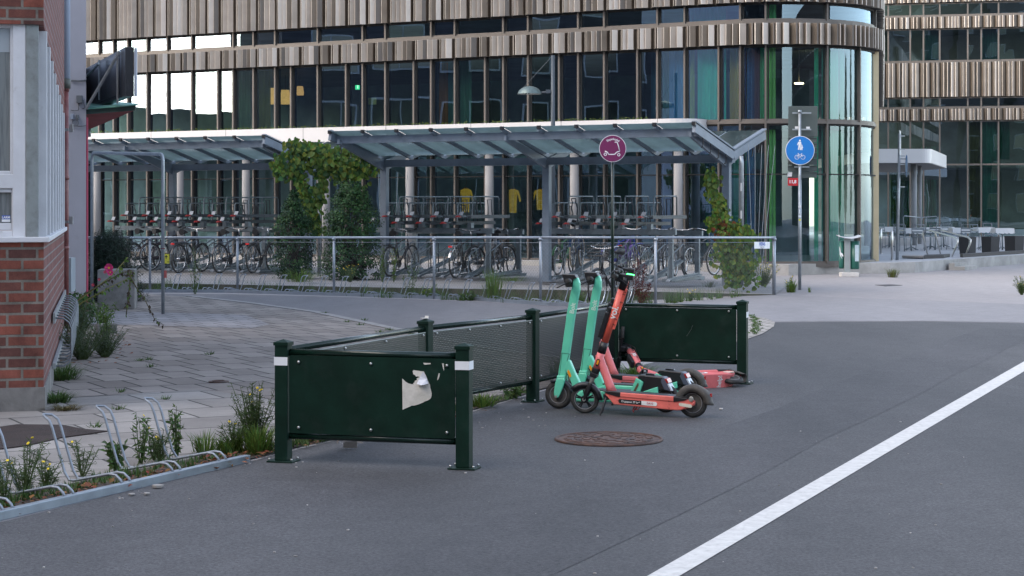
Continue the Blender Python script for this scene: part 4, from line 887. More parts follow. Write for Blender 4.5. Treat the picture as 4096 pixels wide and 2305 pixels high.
# ================================================================ bicycle shelters
stl = mat('grey painted steel', (.15, .185, .23), .5, .1, var=.15, scale=3, bump=.05)
roofg = glassmat('dirty roof glass', (.50, .60, .60), .12, 0, .12, (.7, .8, .85))
rt = roofg.node_tree
# dusty film on the roof glass
_d = nd(rt, 'ShaderNodeBsdfTranslucent'); _d.inputs[0].default_value = (.27, .33, .335, 1); _x = nd(rt, 'ShaderNodeMixShader'); _n = nd(rt, 'ShaderNodeTexNoise', Scale=1.3, Detail=7); _m = nd(rt, 'ShaderNodeMapRange')
_m.inputs[1].default_value = .35; _m.inputs[2].default_value = .7; _m.inputs[3].default_value = .35; _m.inputs[4].default_value = .75; rt.links.new(_n.outputs[0], _m.inputs[0]); rt.links.new(_m.outputs[0], _x.inputs[0])
_o = rt.nodes['Material Output']; _l = _o.inputs[0].links[0].from_socket; rt.links.new(_l, _x.inputs[1]); rt.links.new(_d.outputs[0], _x.inputs[2]); rt.links.new(_x.outputs[0], _o.inputs[0])
RZ = atan2(-.495, .869)
def shelter(loc, label, n=10, L=8.51, posts=(.15, 4.25, 8.36), pipe=False):
    th = thing('bicycle_shelter', label, 'shelter', loc, RZ, group='glass roofed bicycle shelters', local=True)
    wf, wb, zf, zv, zb, g_ = 1.88, 1.68, 3.30, 2.82, 3.28, .16
    for u in posts:
        mb = MB(); mb.box((-u, 0, (2.66 + g_) / 2), (.16, .13, 2.66 - g_)); mb.box((-u, .08, (2.66 + g_) / 2), (.05, .03, 2.66 - g_)); p_ = mb.build('post', stl, th, .006)
        mb = MB(); mb.box((-u, 0, g_ + .008), (.3, .24, .016)); mb.build('base_plate', stl, p_)
        mb = MB()
        for s, w, z in ((-1, wf - .1, zf - .16), (1, wb - .1, zb - .13)):
            mb.prism([V(-u - .03, 0, 2.52), V(-u - .03, s * w, z - .06), V(-u - .03, s * w, z + .04), V(-u - .03, 0, 2.76)], (.06, 0, 0))
        mb.build('bracket_arm', stl, th, .004)
    mb = MB(); mb.box((-L / 2, 0, 2.70), (L, .12, .15)); mb.box((-L / 2, 0, 2.63), (L, .18, .02)); mb.build('valley_beam', stl, th)
    mb = MB(); mb.box((-L / 2, -wf + .22, zf - .13), (L, .07, .16)); mb.build('front_beam', stl, th, .004)
    mb = MB(); mb.box((-L / 2, wb - .2, zb - .11), (L, .07, .12)); mb.build('rear_beam', stl, th, .004)
    for i in range(n + 1):
        u = -L * i / n + (.0 if i else -.02)
        e = i in (0, n); hgt = .17 if e else .07; wd = .07 if e else .05
        mb = MB(); mb.beam(V(u, .0, zv - hgt / 2 + .03), V(u, -wf, zf - hgt / 2 + .03), wd, hgt); mb.beam(V(u, .0, zv - hgt / 2 + .03), V(u, wb, zb - hgt / 2 + .03), wd, hgt)
        if e: mb.beam(V(u, 0, zv + .07), V(u, -wf, zf + .07), .10, .03); mb.beam(V(u, 0, zv + .07), V(u, wb, zb + .07), .10, .03)
        r_ = mb.build('rafter', stl, th)
        mb = MB(); mb.box((u, -wf - .01, zf + .03), (.075, .05, .07)); mb.build('end_cap', black, r_)
        if e:
            for k in range(4):
                for sgn, w, z0_ in ((-1, wf, zf), (1, wb, zb)):
                    t = .2 + k * .2; y = sgn * w * t; z = zv + (z0_ - zv) * t - .10
                    mb = MB(); mb.tube([V(u, y, z), V(u + .02, y, z - .08), V(u, y + .05, z - .15), V(u, y + .03, z - .22), V(u, y - .03, z - .22)], .010, 6); mb.build('hook', black, r_)
    for s, w, z in ((-1, wf, zf), (1, wb, zb)):
        for i in range(n):
            u0_, u1_ = -L * i / n - .03, -L * (i + 1) / n + .03
            mb = MB(); mb.prism([V(u0_, s * .06, zv + .045), V(u1_, s * .06, zv + .045), V(u1_, s * (w + .02), z + .045), V(u0_, s * (w + .02), z + .045)], (0, 0, .008)); mb.build('roof_pane', roofg, th)
    if pipe:
        mb = MB(); mb.tube([V(.16, .0, 2.75), V(.17, 0, 2.6), V(.17, 0, g_)], .045, 12); p_ = mb.build('downpipe', galv, th)
        for z in (1.5, 2.05): mb = MB(); mb.prism([V(.17, -.047, z), V(.2, -.045, z), V(.2, -.045, z + .16), V(.17, -.047, z + .16)], (0, -.002, 0)); mb.build('sticker', white, p_)
    return th
sh2 = shelter((4.43, 37.0, 0), 'long grey steel bicycle shelter with glass butterfly roof behind the mesh fence', pipe=True)
sh1 = shelter((-4.67, 43.5, 0), 'grey steel bicycle shelter with glass roof left of the climbing vines', pipe=True)
# thin wires for climbers, from the right end hooks to the ground
mb = MB()
for k in range(5): mb.tube([V(4.75 + k * .17, 37.2 + k * .25, 3.0), V(4.9 + k * .05, 37.6 + k * .1, .2)], .006, 4)
mb.build('climber_wire', galv, sh2).matrix_parent_inverse = (Matrix.Translation(sh2.location) @ Matrix.Rotation(RZ, 4, 'Z')).inverted()
mb = MB()
for k in range(4): mb.tube([V(-3.0 + k * .22, 41.5, 2.5), V(-2.9 + k * .12, 41.4, .3)], .006, 4)
mb.build('climber_wire', galv, sh2).matrix_parent_inverse = (Matrix.Translation(sh2.location) @ Matrix.Rotation(RZ, 4, 'Z')).inverted()
# ================================================================ two-tier bicycle racks
rackm = mat('dark galvanised rack steel', (.145, .175, .195), .5, .4, var=.25, scale=6)
tray_m = mat('dark rack tray', (.06, .07, .08), .55, .4, var=.2, scale=6)
tagm = mat('pale number tag', (.26, .29, .33), .5)
def tray(th, u, high):
    z = 1.53 if high else 1.39; y0 = .10 if high else 0
    mb = MB(); mb.box((u, y0 + .95, z - .035), (.11, 1.7, .03)); mb.box((u - .06, y0 + .95, z - .01), (.012, 1.7, .07)); mb.box((u + .06, y0 + .95, z - .01), (.012, 1.7, .07)); t_ = mb.build('upper_tray', tray_m, th)
    mb = MB(); x = u - .10; mb.tube([V(u - .03, y0 - .25, z + .0), V(u - .03, y0 - .02, z), V(u - .03, y0 + .12, z - .03), V(x + .12, y0 + .2, z - .03), V(x + .12, y0 + .22, z + .02), V(x + .12, y0 + .24, z + .38), V(x + .12, y0 + .27, z + .43), V(x + .12, y0 + 1.35, z + .43), V(x + .12, y0 + 1.38, z + .38), V(x + .12, y0 + 1.38, z + .0)], .016, 6); mb.tube([V(x + .12, y0 + .75, z + .42), V(x + .12, y0 + .75, z)], .011, 5); mb.build('hoop', rackm, t_)
    mb = MB(); mb.tube([V(u - .03, y0 - .36, z), V(u - .03, y0 - .22, z)], [.015, .02], 8); mb.box((u - .03, y0 - .29, z - .014), (.10, .12, .012)); mb.build('handle', redm, t_)
    mb = MB(); mb.prism([V(u - .06, y0 - .22, z + .02), V(u + .04, y0 - .22, z + .02), V(u + .055, y0 - .19, z + .10), V(u - .045, y0 - .19, z + .10)], (0, .008, 0)); mb.build('number_tag', tagm, t_)
    mb = MB()
    for s in (-1, 1): mb.tube([V(u + .055 * s, y0 + .5, z + .38), V(u + .04 * s, y0 + .52, z + .30), V(u + .07 * s, y0 + .54, z + .18), V(u + .05 * s, y0 + .56, z + .06), V(u + .06 * s, y0 + .56, z - .02)], .014, 5)
    mb.tube([V(u - .055, y0 + .5, z + .38), V(u + .055, y0 + .5, z + .38)], .012, 5)
    mb.box((u, y0 + .56, z - .02), (.14, .03, .012))
    mb.build('wheel_guide', tray_m, t_); mb = MB(); mb.tube([V(u - .055, y0 + 1.03, z), V(u - .045, y0 + 1.02, z + .2), V(u - .055, y0 + 1.0, z + .36), V(u + .055, y0 + 1.0, z + .36), V(u + .045, y0 + 1.02, z + .2), V(u + .055, y0 + 1.03, z)], .012, 5); mb.build('rear_guide', tray_m, t_)
def lower(th, u, k):
    zz = .17; dy = .0 if k % 2 else .18
    mb = MB(); mb.beam(V(u, dy, zz + .04), V(u, dy + 1.55, zz + (.42 if k % 2 else .12)), .09, .035); mb.beam(V(u - .045, dy, zz + .06), V(u - .045, dy + 1.55, zz + (.44 if k % 2 else .14)), .01, .06); g2 = mb.build('lower_channel', rackm, th)
    mb = MB(); mb.box((u, dy - .06, zz + .05), (.09, .10, .012), 0, Matrix.Rotation(radians(25), 3, 'X')); mb.build('channel_tip', tagm, g2)
    mb = MB(); x = u - .13; mb.tube([V(x + .09, dy + .12, zz + .02), V(x, dy + .16, zz + .04), V(x, dy + .2, zz + .1), V(x, dy + .22, zz + .46), V(x, dy + .27, zz + .52), V(x, dy + .95, zz + .78), V(x, dy + 1.0, zz + .76), V(x, dy + 1.02, zz + .1)], .015, 6); mb.tube([V(x, dy + .6, zz + .63), V(x, dy + .6, zz + .2)], .010, 5); mb.build('lower_hoop', rackm, th)
def rack(loc, n, pitch, label, L0=-.4, L1=None):
    th = thing('two_tier_bicycle_rack', label, 'bicycle rack', loc, RZ, group='two tier bicycle racks', local=True)
    L1 = L1 or n * pitch + .1
    for z, y in ((1.21, .55), (1.17, 1.9)):
        mb = MB(); mb.box(((L0 + L1) / 2, y, z), (L1 - L0, .08, .11)); mb.build('beam', rackm, th)
    for u in (L0 + .15, L1 - .12):
        for y in (.55, 1.9): mb = MB(); mb.box((u, y, (1.15 + .17) / 2), (.10, .07, .98)); mb.box((u, y, .18), (.26, .2, .015)); mb.build('leg', rackm, th)
        mb = MB(); mb.box((u, 1.2, .21), (.12, 1.9, .06)); mb.build('foot_rail', rackm, th)
    for k in range(n): tray(th, k * pitch, k % 2 == 1)
    for k in range(n + 1): lower(th, k * pitch + .12, k)
    for k in range(0, n, 2): mb = MB(); mb.box((k * pitch + pitch * .5, .55, 1.32), (.10, .12, .12)); mb.build('bracket', rackm, th)
    return th
r3 = rack((.735, 39.3, 0), 8, .333, 'two tier rack right of the middle shelter post, above the tan tyred bicycle')
r2 = rack((-2.98, 41.3, 0), 8, .318, 'two tier rack between the bushes and the middle shelter post')
r1 = rack((-9.6, 45.2, 0), 12, .335, 'two tier rack under the left shelter beside the house', L0=-.6)
# ================================================================ bicycles
tyre_t = mat('tan tyre', (.30, .24, .17), .7); chrome = mat('dull chrome', (.55, .55, .56), .25, 1); saddle_m = mat('black saddle', (.012, .012, .013), .5)
def bike(label, loc, rz, fcol, tyre=rubber, light=True, basket=False, lean=0, pale=False, strap=False):
    th = thing('bicycle', label, 'bicycle', loc, group='parked bicycles', local=True, rot=(lean, 0, rz)); r = .34
    fm = mat('bicycle frame paint', fcol, .35, .1, var=.1)
    for x in (0, 1.05):
        mb = MB(); mb.ring(V(x, 0, r), (0, 1, 0), r - .018, .018, 36, 8); w = mb.build('wheel', tyre, th)
        mb = MB(); mb.ring(V(x, 0, r), (0, 1, 0), r - .042, .010, 36, 6); mb.build('rim', chrome, w)
        mb = MB(); mb.disc(V(x, 0, r), (0, 1, 0), .025, .09, 10)
        for k in range(18): a = 2 * pi * k / 18; mb.tube([V(x, .02 * (1 if k % 2 else -1), r), V(x + cos(a) * (r - .045), 0, r + sin(a) * (r - .045))], .0022, 3)
        mb.build('spokes', chrome, w)
        mb = MB(); rows = []
        for k in range(11):
            a = radians((20 if x == 0 else 35) + k * 14); d = V(cos(a), 0, sin(a)); q = V(x, 0, r) + d * (r + .02); rows.append([q + V(0, -.028, 0) - d * .015, q, q + V(0, .028, 0) - d * .015])
        for p0, p1 in zip(rows, rows[1:]):
            for j in range(2): mb.face([p0[j], p0[j + 1], p1[j + 1], p1[j]], 0, True)
        mb.build('fender', chrome if pale else fm, th)
    bb = V(.45, 0, .28); st = V(.30, 0, .78); hd = V(.83, 0, .86); hb = V(.87, 0, .68)
    mb = MB()
    for a, b, rr_ in ((bb, st, .016), (st - V(-.02, 0, .06), hd, .014), (bb, hb, .018), (hd, hb, .019), (V(0, .05, r), bb, .010), (V(0, -.05, r), bb, .010), (V(0, .05, r), st - V(-.02, 0, .05), .009), (V(0, -.05, r), st - V(-.02, 0, .05), .009), (hb, V(.92, .05, .52), .012), (hb, V(.92, -.05, .52), .012), (V(.92, .05, .52), V(1.05, .05, r), .011), (V(.92, -.05, .52), V(1.05, -.05, r), .011)): mb.tube([a, b], rr_, 8)
    mb.build('frame', fm, th)
    mb = MB(); mb.tube([st, st + V(-.045, 0, .14)], .012, 8); q = st + V(-.06, 0, .16); mb.tube([q + V(-.12, 0, .02), q + V(-.02, 0, .025), q + V(.13, 0, .005)], [.075, .05, .02], 10); mb.build('saddle', saddle_m, th)
    mb = MB(); t = hd + V(-.02, 0, .16); mb.tube([hd, t], .013, 8); mb.tube([t + V(-.16, -.28, .02), t + V(-.02, -.25, .04), t + V(.05, -.1, 0), t, t + V(.05, .1, 0), t + V(-.02, .25, .04), t + V(-.16, .28, .02)], .011, 8); hbar = mb.build('handlebar', chrome, th)
    for s in (-1, 1): mb = MB(); mb.tube([t + V(-.18, .285 * s, .018), t + V(-.06, .265 * s, .035)], .018, 8); mb.build('grip', rubber, hbar)
    mb = MB(); mb.disc(bb, (0, 1, 0), .09, .008, 20); mb.tube([bb + V(0, .05, 0), bb + V(.09, .06, -.13)], .008, 6); mb.tube([bb + V(0, -.05, 0), bb + V(-.09, -.06, .13)], .008, 6); mb.box(bb + V(.09, .11, -.13), (.09, .09, .02)); mb.box(bb + V(-.09, -.11, .13), (.09, .09, .02)); mb.build('pedals', black, th)
    mb = MB(); mb.box(bb + V(-.22, .045, .03), (.46, .02, .09)); mb.build('chain_guard', fm, th)
    mb = MB()
    for s in (-.06, 0, .06): mb.tube([V(-.25, s, .70), V(.2, s, .71)], .006, 5)
    for s in (-1, 1): mb.tube([V(-.2, .06 * s, .70), V(0, .06 * s, r)], .006, 5)
    mb.tube([V(-.25, -.06, .70), V(-.25, .06, .70)], .006, 5); mb.build('luggage_rack', chrome if pale else black, th)
    if light: mb = MB(); mb.box((-.27, 0, .69), (.03, .08, .035)); mb.build('rear_light', mat('red lens', (.6, .02, .02), .3, emit=(1, .05, .03), es=.04), th)
    if basket:
        mb = MB(); cx = 1.02
        for k in range(9): a = -.17 + .34 * k / 8; mb.tube([V(cx - .13, a, 1.08), V(cx - .10, a * .8, .84), V(cx + .10, a * .8, .84), V(cx + .13, a, 1.08)], .004, 4)
        for z, w_ in ((1.08, 1), (1.02, .95), (.96, .9), (.9, .85)):
            mb.tube([V(cx - .13 * w_, -.17 * w_, z), V(cx + .13 * w_, -.17 * w_, z), V(cx + .13 * w_, .17 * w_, z), V(cx - .13 * w_, .17 * w_, z)], .005, 4, closed=True)
        mb.build('basket', black, th)
    if strap:
        mb = MB(); mb.box((.1, 0, .88), (.34, .16, .16)); mb.build('seat_bag', black, th)
        mb = MB()
        for k in range(3): mb.box((-.075, -.03 + .03 * k, .72), (.006, .012, .34))
        mb.build('bag_stripe', white, th)
    return th
BZ = pi / 2 + RZ
def rearpos(x, y, z=.17): p = GP(x, y, z); return (p.x, p.y, z + .02)
bike('black city bicycle with bright chrome fender and red rear light at the middle rack', rearpos(1822, 1118), BZ + .12, (.02, .02, .02), pale=True)
bike('dark brown bicycle with white striped bag beside the middle shelter post', rearpos(1985, 1110), BZ + .2, (.07, .045, .03), strap=True, light=False)
bike('bicycle with tan tyres raised in the right rack', (1.30, 39.7, .42), BZ + .3, (.02, .05, .12), tyre=tyre_t, light=False)
bike('blue sports bicycle with silver handlebar behind the round purple sign', rearpos(2440, 1100), BZ - .25, (.015, .03, .25), light=False)
bike('purple bicycle with red rear light in the right rack', rearpos(2490, 1112), BZ + .25, (.16, .08, .30))
bike('black bicycle behind the dark red dock plant', rearpos(2640, 1105), BZ + .35, (.015, .016, .018), light=False)
bike('black bicycle at the right end of the right rack beside the vine', rearpos(2762, 1112), BZ - .1, (.02, .022, .02), light=False)
bike('black bicycle with red rear light left of the dark ivy bush', rearpos(715, 1098), BZ + .15, (.02, .02, .022))
bike('dark bicycle with grey fenders left of the yellow tagged hoop pole', rearpos(535, 1090), BZ + .05, (.02, .02, .03), light=False)
bike('second dark bicycle in the left rack, close to the concrete block', rearpos(600, 1088), BZ - .15, (.03, .02, .03), light=False)
bike('dark bicycle at the foot of the left ivy bush', rearpos(1010, 1098), BZ + .2, (.02, .02, .02), light=True)
bike('black bicycle with wire basket standing in front of the fence behind the scooters', (1.98, 32.5, .0), radians(240), (.02, .02, .022), basket=True, light=False)
for x, y, dz, c, l in ((1560, 1112, .1, (.03, .03, .035), 'dark bicycle at the left end of the middle rack'), (1900, 1112, -.2, (.05, .05, .055), 'grey bicycle between the chrome fendered one and the striped bag one'), (2230, 1106, .15, (.02, .12, .03), 'bicycle with green frame right of the middle shelter post'), (2590, 1108, -.05, (.06, .06, .07), 'grey bicycle between the purple one and the dock plant'), (2700, 1110, .22, (.03, .03, .03), 'dark bicycle second from the right end of the right rack'), (880, 1098, .1, (.03, .03, .04), 'dark bicycle in the left rack between two fence posts')):
    bike(l, rearpos(x, y), BZ + dz, c, light=False)
# ================================================================ fence
fz_m = mat('galvanised fence pipe', (.30, .33, .37), .45, .6, var=.12, scale=5)
fen = thing('chain_link_fence', 'low galvanised chain link fence with pipe top rail along the bicycle racks', 'fence', (0, 36, 0))
fp = [(-200, 1168), (150, 1168), (600, 1168), (950, 1170), (1336, 1183), (1736, 1197), (2162, 1218), (2622, 1221), (3096, 1180)]
FP = []
for x, yb in fp:
    g_ = GP(x, yb); zt = H - (951 - HY) * g_.y / F; FP.append((g_, zt))
for (a, za), (b, zb_) in zip(FP, FP[1:]):
    mb = MB(); mb.tube([V(a.x, a.y, za), V(b.x, b.y, zb_)], .024, 12); mb.build('top_rail', fz_m, fen)
    L = (b - a).length; d = (b - a) / L; n = int(L / .062); mb = MB(); hh = lambda u: za + (zb_ - za) * u / L - .09
    for s in (1, -1):
        for k in range(-22, n + 22):
            u0_ = k * .062; z0_ = .05; u1_ = u0_ + s * 1.1; pts_ = []
            # clip to the bay
            t0_, t1_ = 0.0, 1.0; hgt = 1.0
            du = s * .95
            def U(t): return u0_ + du * t
            for lim, sg in ((0, 1), (L, -1)):
                fa_v, fb_v = (U(t0_) - lim) * sg, (U(t1_) - lim) * sg
                if fa_v < 0 and fb_v < 0: t0_ = 2; break
                if fa_v < 0: t0_ = t0_ + (t1_ - t0_) * (-fa_v) / (fb_v - fa_v)
                elif fb_v < 0: t1_ = t0_ + (t1_ - t0_) * fa_v / (fa_v - fb_v)
            if t0_ >= t1_: continue
            p = a + d * U(t0_); q = a + d * U(t1_); top0, top1 = hh(U(t0_)), hh(U(t1_))
            mb.tube([V(p.x, p.y - .01 * s, .05 + (top0 - .05) * t0_), V(q.x, q.y - .01 * s, .05 + (top1 - .05) * t1_)], .0013, 3, caps=False)
    o = mb.build('wire_mesh', mat('dull wire', (.09, .10, .11), .6), fen)
    mb = MB(); mb.tube([V(a.x, a.y, hh(0)), V(b.x, b.y, hh(L))], .004, 4); mb.build('tension_wire', fz_m, fen)
for i, (a, za) in enumerate(FP[1:]):
    mb = MB(); r_ = .036 if i == 7 else .025; mb.tube([V(a.x, a.y, 0), V(a.x, a.y, za + (.03 if i == 7 else 0))], r_, 12); mb.disc(V(a.x, a.y, za - .03), (0, 0, 1), r_ + .012, .04, 12); mb.build('post', fz_m, fen)
a, b = FP[-2][0], FP[-1][0]
def fsign(x, y): return VP(x, y, V(a.x, a.y - .03, 0), V(b.x, b.y - .03, 0))
c_ = [fsign(3017, 968), fsign(3079, 968), fsign(3079, 995), fsign(3017, 995)]; fd = (c_[1] - c_[0]).normalized(); fn = V(fd.y, -fd.x, 0)
mb = MB(); mb.prism(c_, fn * .003); sp_ = mb.build('sign_plate', whitep, fen)
cc_ = (c_[0] + c_[1] + c_[2] + c_[3]) / 4; blue = mat('blue lettering', (.06, .12, .42), .5); greyl = mat('grey lettering', (.25, .25, .3), .6)
text('lettering', 'HERAS', .088, blue, sp_, frame(cc_ + fn * .005 + V(0, 0, .022), fd, (0, 0, 1)), .003)
text('lettering', 'Stängsel  Heras.se', .026, greyl, sp_, frame(cc_ + fn * .005 + V(0, 0, -.03), fd, (0, 0, 1)))
text('lettering', '0371-234 60 00', .020, greyl, sp_, frame(cc_ + fn * .005 + V(0, 0, -.053), fd, (0, 0, 1)))
# ================================================================ rows of low wheel stands
loopg = mat('galvanised loop', (.26, .29, .33), .48, .5, var=.12, scale=14)
def stand(th, p, d, n, r, sc, kind='wheel_loop', tall=.62, low=.13, gap=.08):
    """p on the rail, d along the rail, n towards the wheel well; open hoop: two tall bent bars, two low ends on the rail"""
    mb = MB()
    path_ = lambda o: [V(0, 0, 0)]
    def pt3(u, v, z): q = p + d * u + n * v; return V(q.x, q.y, z)
    g2 = gap / 2
    L_ = []
    for s in (-1, 1):
        P = [pt3(s * g2, .0, .045), pt3(s * g2, .015 * sc, low * .7), pt3(s * g2, .05 * sc, low * .97), pt3(s * g2, .10 * sc, low), pt3(s * g2, .36 * sc, .045), pt3(s * g2, .40 * sc, .045), pt3(s * g2, .435 * sc, .09), pt3(s * g2, .49 * sc, tall * .55), pt3(s * g2, .53 * sc, tall * .82), pt3(s * g2, .555 * sc, tall * .93), pt3(s * g2 * .95, .60 * sc, tall * .99)]
        L_.append(P)
    full = L_[0] + [pt3(0, .635 * sc, tall)] + L_[1][::-1]
    mb.tube(full, r, 8); lo = mb.build(kind, loopg, th)
    mb = MB(); mb.prism([pt3(-g2 - .035, -.02, .045), pt3(g2 + .035, -.02, .045), pt3(g2 + .035, .03, .045), pt3(-g2 - .035, .03, .045)], (0, 0, .006)); mb.build('foot_plate', loopg, lo)
# front row: rail along the road edge
f0, f1 = GP(-60, 2094), GP(988, 1850); fr = thing('wheel_stand_row', 'galvanised floor rail with bent wheel loops along the near road edge', 'bicycle rack', tuple(f1))
dF = (f1 - f0).normalized(); nF = V(-dF.y, dF.x, 0)
mb = MB(); j0 = f0 - dF * .5; mb.beam(j0 + V(0, 0, .026), f1 + V(0, 0, .026), .055, .052); mb.build('floor_rail', mat('galvanised floor rail', (.26, .30, .34), .5, .5, var=.15, scale=8), fr, .004)
def on_rail(x, y):       # x pixel on rail
    r = (x - 2048) / F; return f0 + dF * ((r * f0.y - f0.x) / (dF.x - r * dF.y))
for x in (-163, 33, 278, 506, 709, 893):
    p = on_rail(x, 0) ; stand(fr, V(p.x, p.y, 0), dF, nF, .0085, 1.0, tall=.44, low=.10, gap=.085)
# far row along the fence
w0, w1 = [], []
rw = [GP(x, y) for x, y in ((560, 1169), (900, 1170), (1400, 1184), (1900, 1201), (2200, 1222), (2460, 1231))]
bw = thing('wheel_stand_row', 'long galvanised rail with small wheel loops at the foot of the retaining wall', 'bicycle rack', tuple(rw[2]))
for a, b in zip(rw, rw[1:]): mb = MB(); mb.beam(a + V(0, -.12, .03), b + V(0, -.12, .03), .06, .06); mb.build('floor_rail', fz_m, bw)
for k in range(23):
    x = 660 + k * 81.5; r = (x - 2048) / F
    for a, b in zip(rw, rw[1:]):
        xa, xb = 2048 + F * a.x / a.y, 2048 + F * b.x / b.y
        if xa <= x < xb:
            d = (b - a).normalized(); t = (r * a.y - a.x) / (d.x - r * d.y); p = a + d * t + V(0, -.12, 0); n = V(-d.y, d.x, 0)
            stand(bw, V(p.x, p.y, 0), d, (n * .72 + d * .55).normalized() , .009, .66, tall=.37, low=.10, gap=.10)
# ================================================================ hoop frame with tags
hp = thing('hoop_frame', 'tall galvanised pipe hoop with yellow and red tags on its near leg', 'hoop', tuple(GP(652, 1258)))
b0 = GP(652, 1258); tz_ = H + (HY - 607) * b0.y / F; yl = b0.y + 3.2
l0 = V((368 - 2048) / F * yl, yl, 0); tl = H + (HY - 603) * yl / F
mb = MB(); P = [b0, V(b0.x, b0.y, tz_ - .14), V(b0.x - .03, b0.y + .03, tz_ - .04)]; dl = (l0 - b0).normalized()
P = [V(b0.x, b0.y, 0), V(b0.x, b0.y, tz_ - .16)] + [V(b0.x, b0.y, tz_ - .16) + dl * (.12 * (1 - cos(a))) + V(0, 0, .12 * sin(a)) for a in (.4, .8, 1.2, pi / 2)]
Q_ = [V(l0.x, l0.y, 0), V(l0.x, l0.y, tl - .16)] + [V(l0.x, l0.y, tl - .16) - dl * (.12 * (1 - cos(a))) + V(0, 0, .12 * sin(a)) for a in (.4, .8, 1.2, pi / 2)]
mb.tube(P + Q_[::-1], .028, 12); mb.build('pipe', galv, hp)
yt = mat('yellow tag', (.62, .56, .05), .5, var=.15, scale=30); 
p = V(b0.x + .07, b0.y - .03, H - (1035 - HY) * b0.y / F); mb = MB(); mb.box(p, (.075, .004, .155)); yo = mb.build('tag', yt, hp)
mb = MB(); mb.box(p + V(-.012, -.004, .03), (.012, .002, .06)); mb.box(p + V(-.012, -.004, .035), (.045, .002, .012)); mb.box(p + V(.018, -.004, -.052), (.016, .002, .02)); mb.build('print', black, yo)
p = V(b0.x + .045, b0.y - .03, H - (1097 - HY) * b0.y / F); mb = MB(); mb.box(p, (.045, .004, .12)); mb.build('tag', mat('faded red tag', (.4, .09, .08), .6, var=.3, scale=40), hp)
p = V(b0.x, b0.y, H - (996 - HY) * b0.y / F); mb = MB(); mb.tube([p, p + V(0, 0, .012)], .031, 12); mb.build('band', mat('dark red band', (.2, .02, .02), .6), hp)
# ================================================================ street lamp
yl_ = 46.0; lx = (2212 - 2048) / F * yl_; la_ = thing('street_lamp', 'slim grey street lamp with shallow dome shade above the shelter roof', 'street lamp', (lx, yl_, .15))
ltop = H + (HY - 222) * yl_ / F; lm_ = mat('lamp post paint', (.055, .07, .085), .5, .2); shade = mat('grey green lamp shade', (.10, .14, .14), .4, .3, var=.1)
mb = MB(); mb.tube([V(lx, yl_, .15), V(lx, yl_, 3.2), V(lx, yl_, ltop)], [.062, .055, .048], 12); mb.build('pole', lm_, la_)
za = H + (HY - 371) * yl_ / F; sx_ = (2118 - 2048) / F * yl_
mb = MB(); mb.tube([V(lx, yl_, za + .02), V(sx_ + .25, yl_, za)], [.03, .022], 8); mb.box((lx - .12, yl_, za + .03), (.12, .05, .09)); mb.build('arm', lm_, la_)
mb = MB(); zs = za - .01; R_ = .30
for rr0, z0_, rr1, z1_ in ((R_, zs - .02, R_ - .01, zs), (R_ - .01, zs, R_ * .86, zs + .07), (R_ * .86, zs + .07, R_ * .6, zs + .13), (R_ * .6, zs + .13, R_ * .3, zs + .165), (R_ * .3, zs + .165, .03, zs + .175), (.03, zs + .175, .0, zs + .18)):
    n = 28
    for k in range(n):
        a, b = 2 * pi * k / n, 2 * pi * (k + 1) / n; mb.face([V(sx_ + cos(a) * rr0, yl_ + sin(a) * rr0, z0_), V(sx_ + cos(b) * rr0, yl_ + sin(b) * rr0, z0_), V(sx_ + cos(b) * rr1, yl_ + sin(b) * rr1, z1_), V(sx_ + cos(a) * rr1, yl_ + sin(a) * rr1, z1_)], 0, True)
mb.disc(V(sx_, yl_, zs - .02), (0, 0, 1), R_, .01, 28); mb.build('lamp_shade', shade, la_)
mb = MB(); mb.tube([V(lx, yl_, ltop), V(sx_ - .22, yl_, zs + .06)], .005, 4); mb.build('stay_wire', lm_, la_)
# ================================================================ signs
purple = mat('purple sign film', (.16, .012, .085), .45, var=.04); bluesg = mat('blue sign film', (.004, .17, .52), .4, var=.04); gback = mat('grey green sign back', (.085, .105, .10), .6, .3, var=.12, scale=2)
def disc_sign(th, c, r, m, rim=.03):
    mb = MB(); mb.disc(c, (0, 1, 0), r, .010, 48); d_ = mb.build('sign_disc', whitep, th)
    mb = MB(); mb.disc(c + V(0, -.0065, 0), (0, 1, 0), r - rim, .004, 48); mb.build('sign_face', m, d_); return d_
yp = 27.0; px_ = (2450 - 2048) / F * yp; el = thing('parking_sign', 'round purple scooter parking sign on a thin dark green pole', 'sign', (px_, yp, 0))
zc = H + (HY - 595) * yp / F; rs = 54 / F * yp
mb = MB(); mb.tube([V(px_, yp, 0), V(px_, yp, zc + .02)], .022, 12); mb.build('pole', dgreeng, el)
ds = disc_sign(el, V(px_, yp - .035, zc), rs, purple, .008); fy = yp - .035 - .0095
mb = MB()
def S2(dx, dz): return V(px_ + dx * rs, fy, zc + dz * rs)      # units of the sign radius
def stroke(mb, pts, w=.055): mb.tube(pts, w * rs * .5, 8)
u = 97.0
def C4(x, y): return ((x - 1178) / u, (352 - y) / 108.0)
def SP(x, y): a, b = C4(x, y); return S2(a, b)
stroke(mb, [SP(1193, 302), SP(1206, 300), SP(1211, 304), SP(1219, 330), SP(1229, 375)], .075); stroke(mb, [SP(1229, 375), SP(1216, 377), SP(1203, 384), SP(1198, 394), SP(1188, 399), SP(1150, 399), SP(1140, 382), SP(1122, 372)], .07)
mb.ring(SP(1222, 402), (0, 1, 0), .09 * rs, .03 * rs, 20, 6); mb.ring(SP(1125, 398), (0, 1, 0), .09 * rs, .03 * rs, 20, 6)
for i in range(len(mb.v)): mb.v[i].y = fy + (mb.v[i].y - fy) * .15
mb.build('pictogram', whitep, ds)
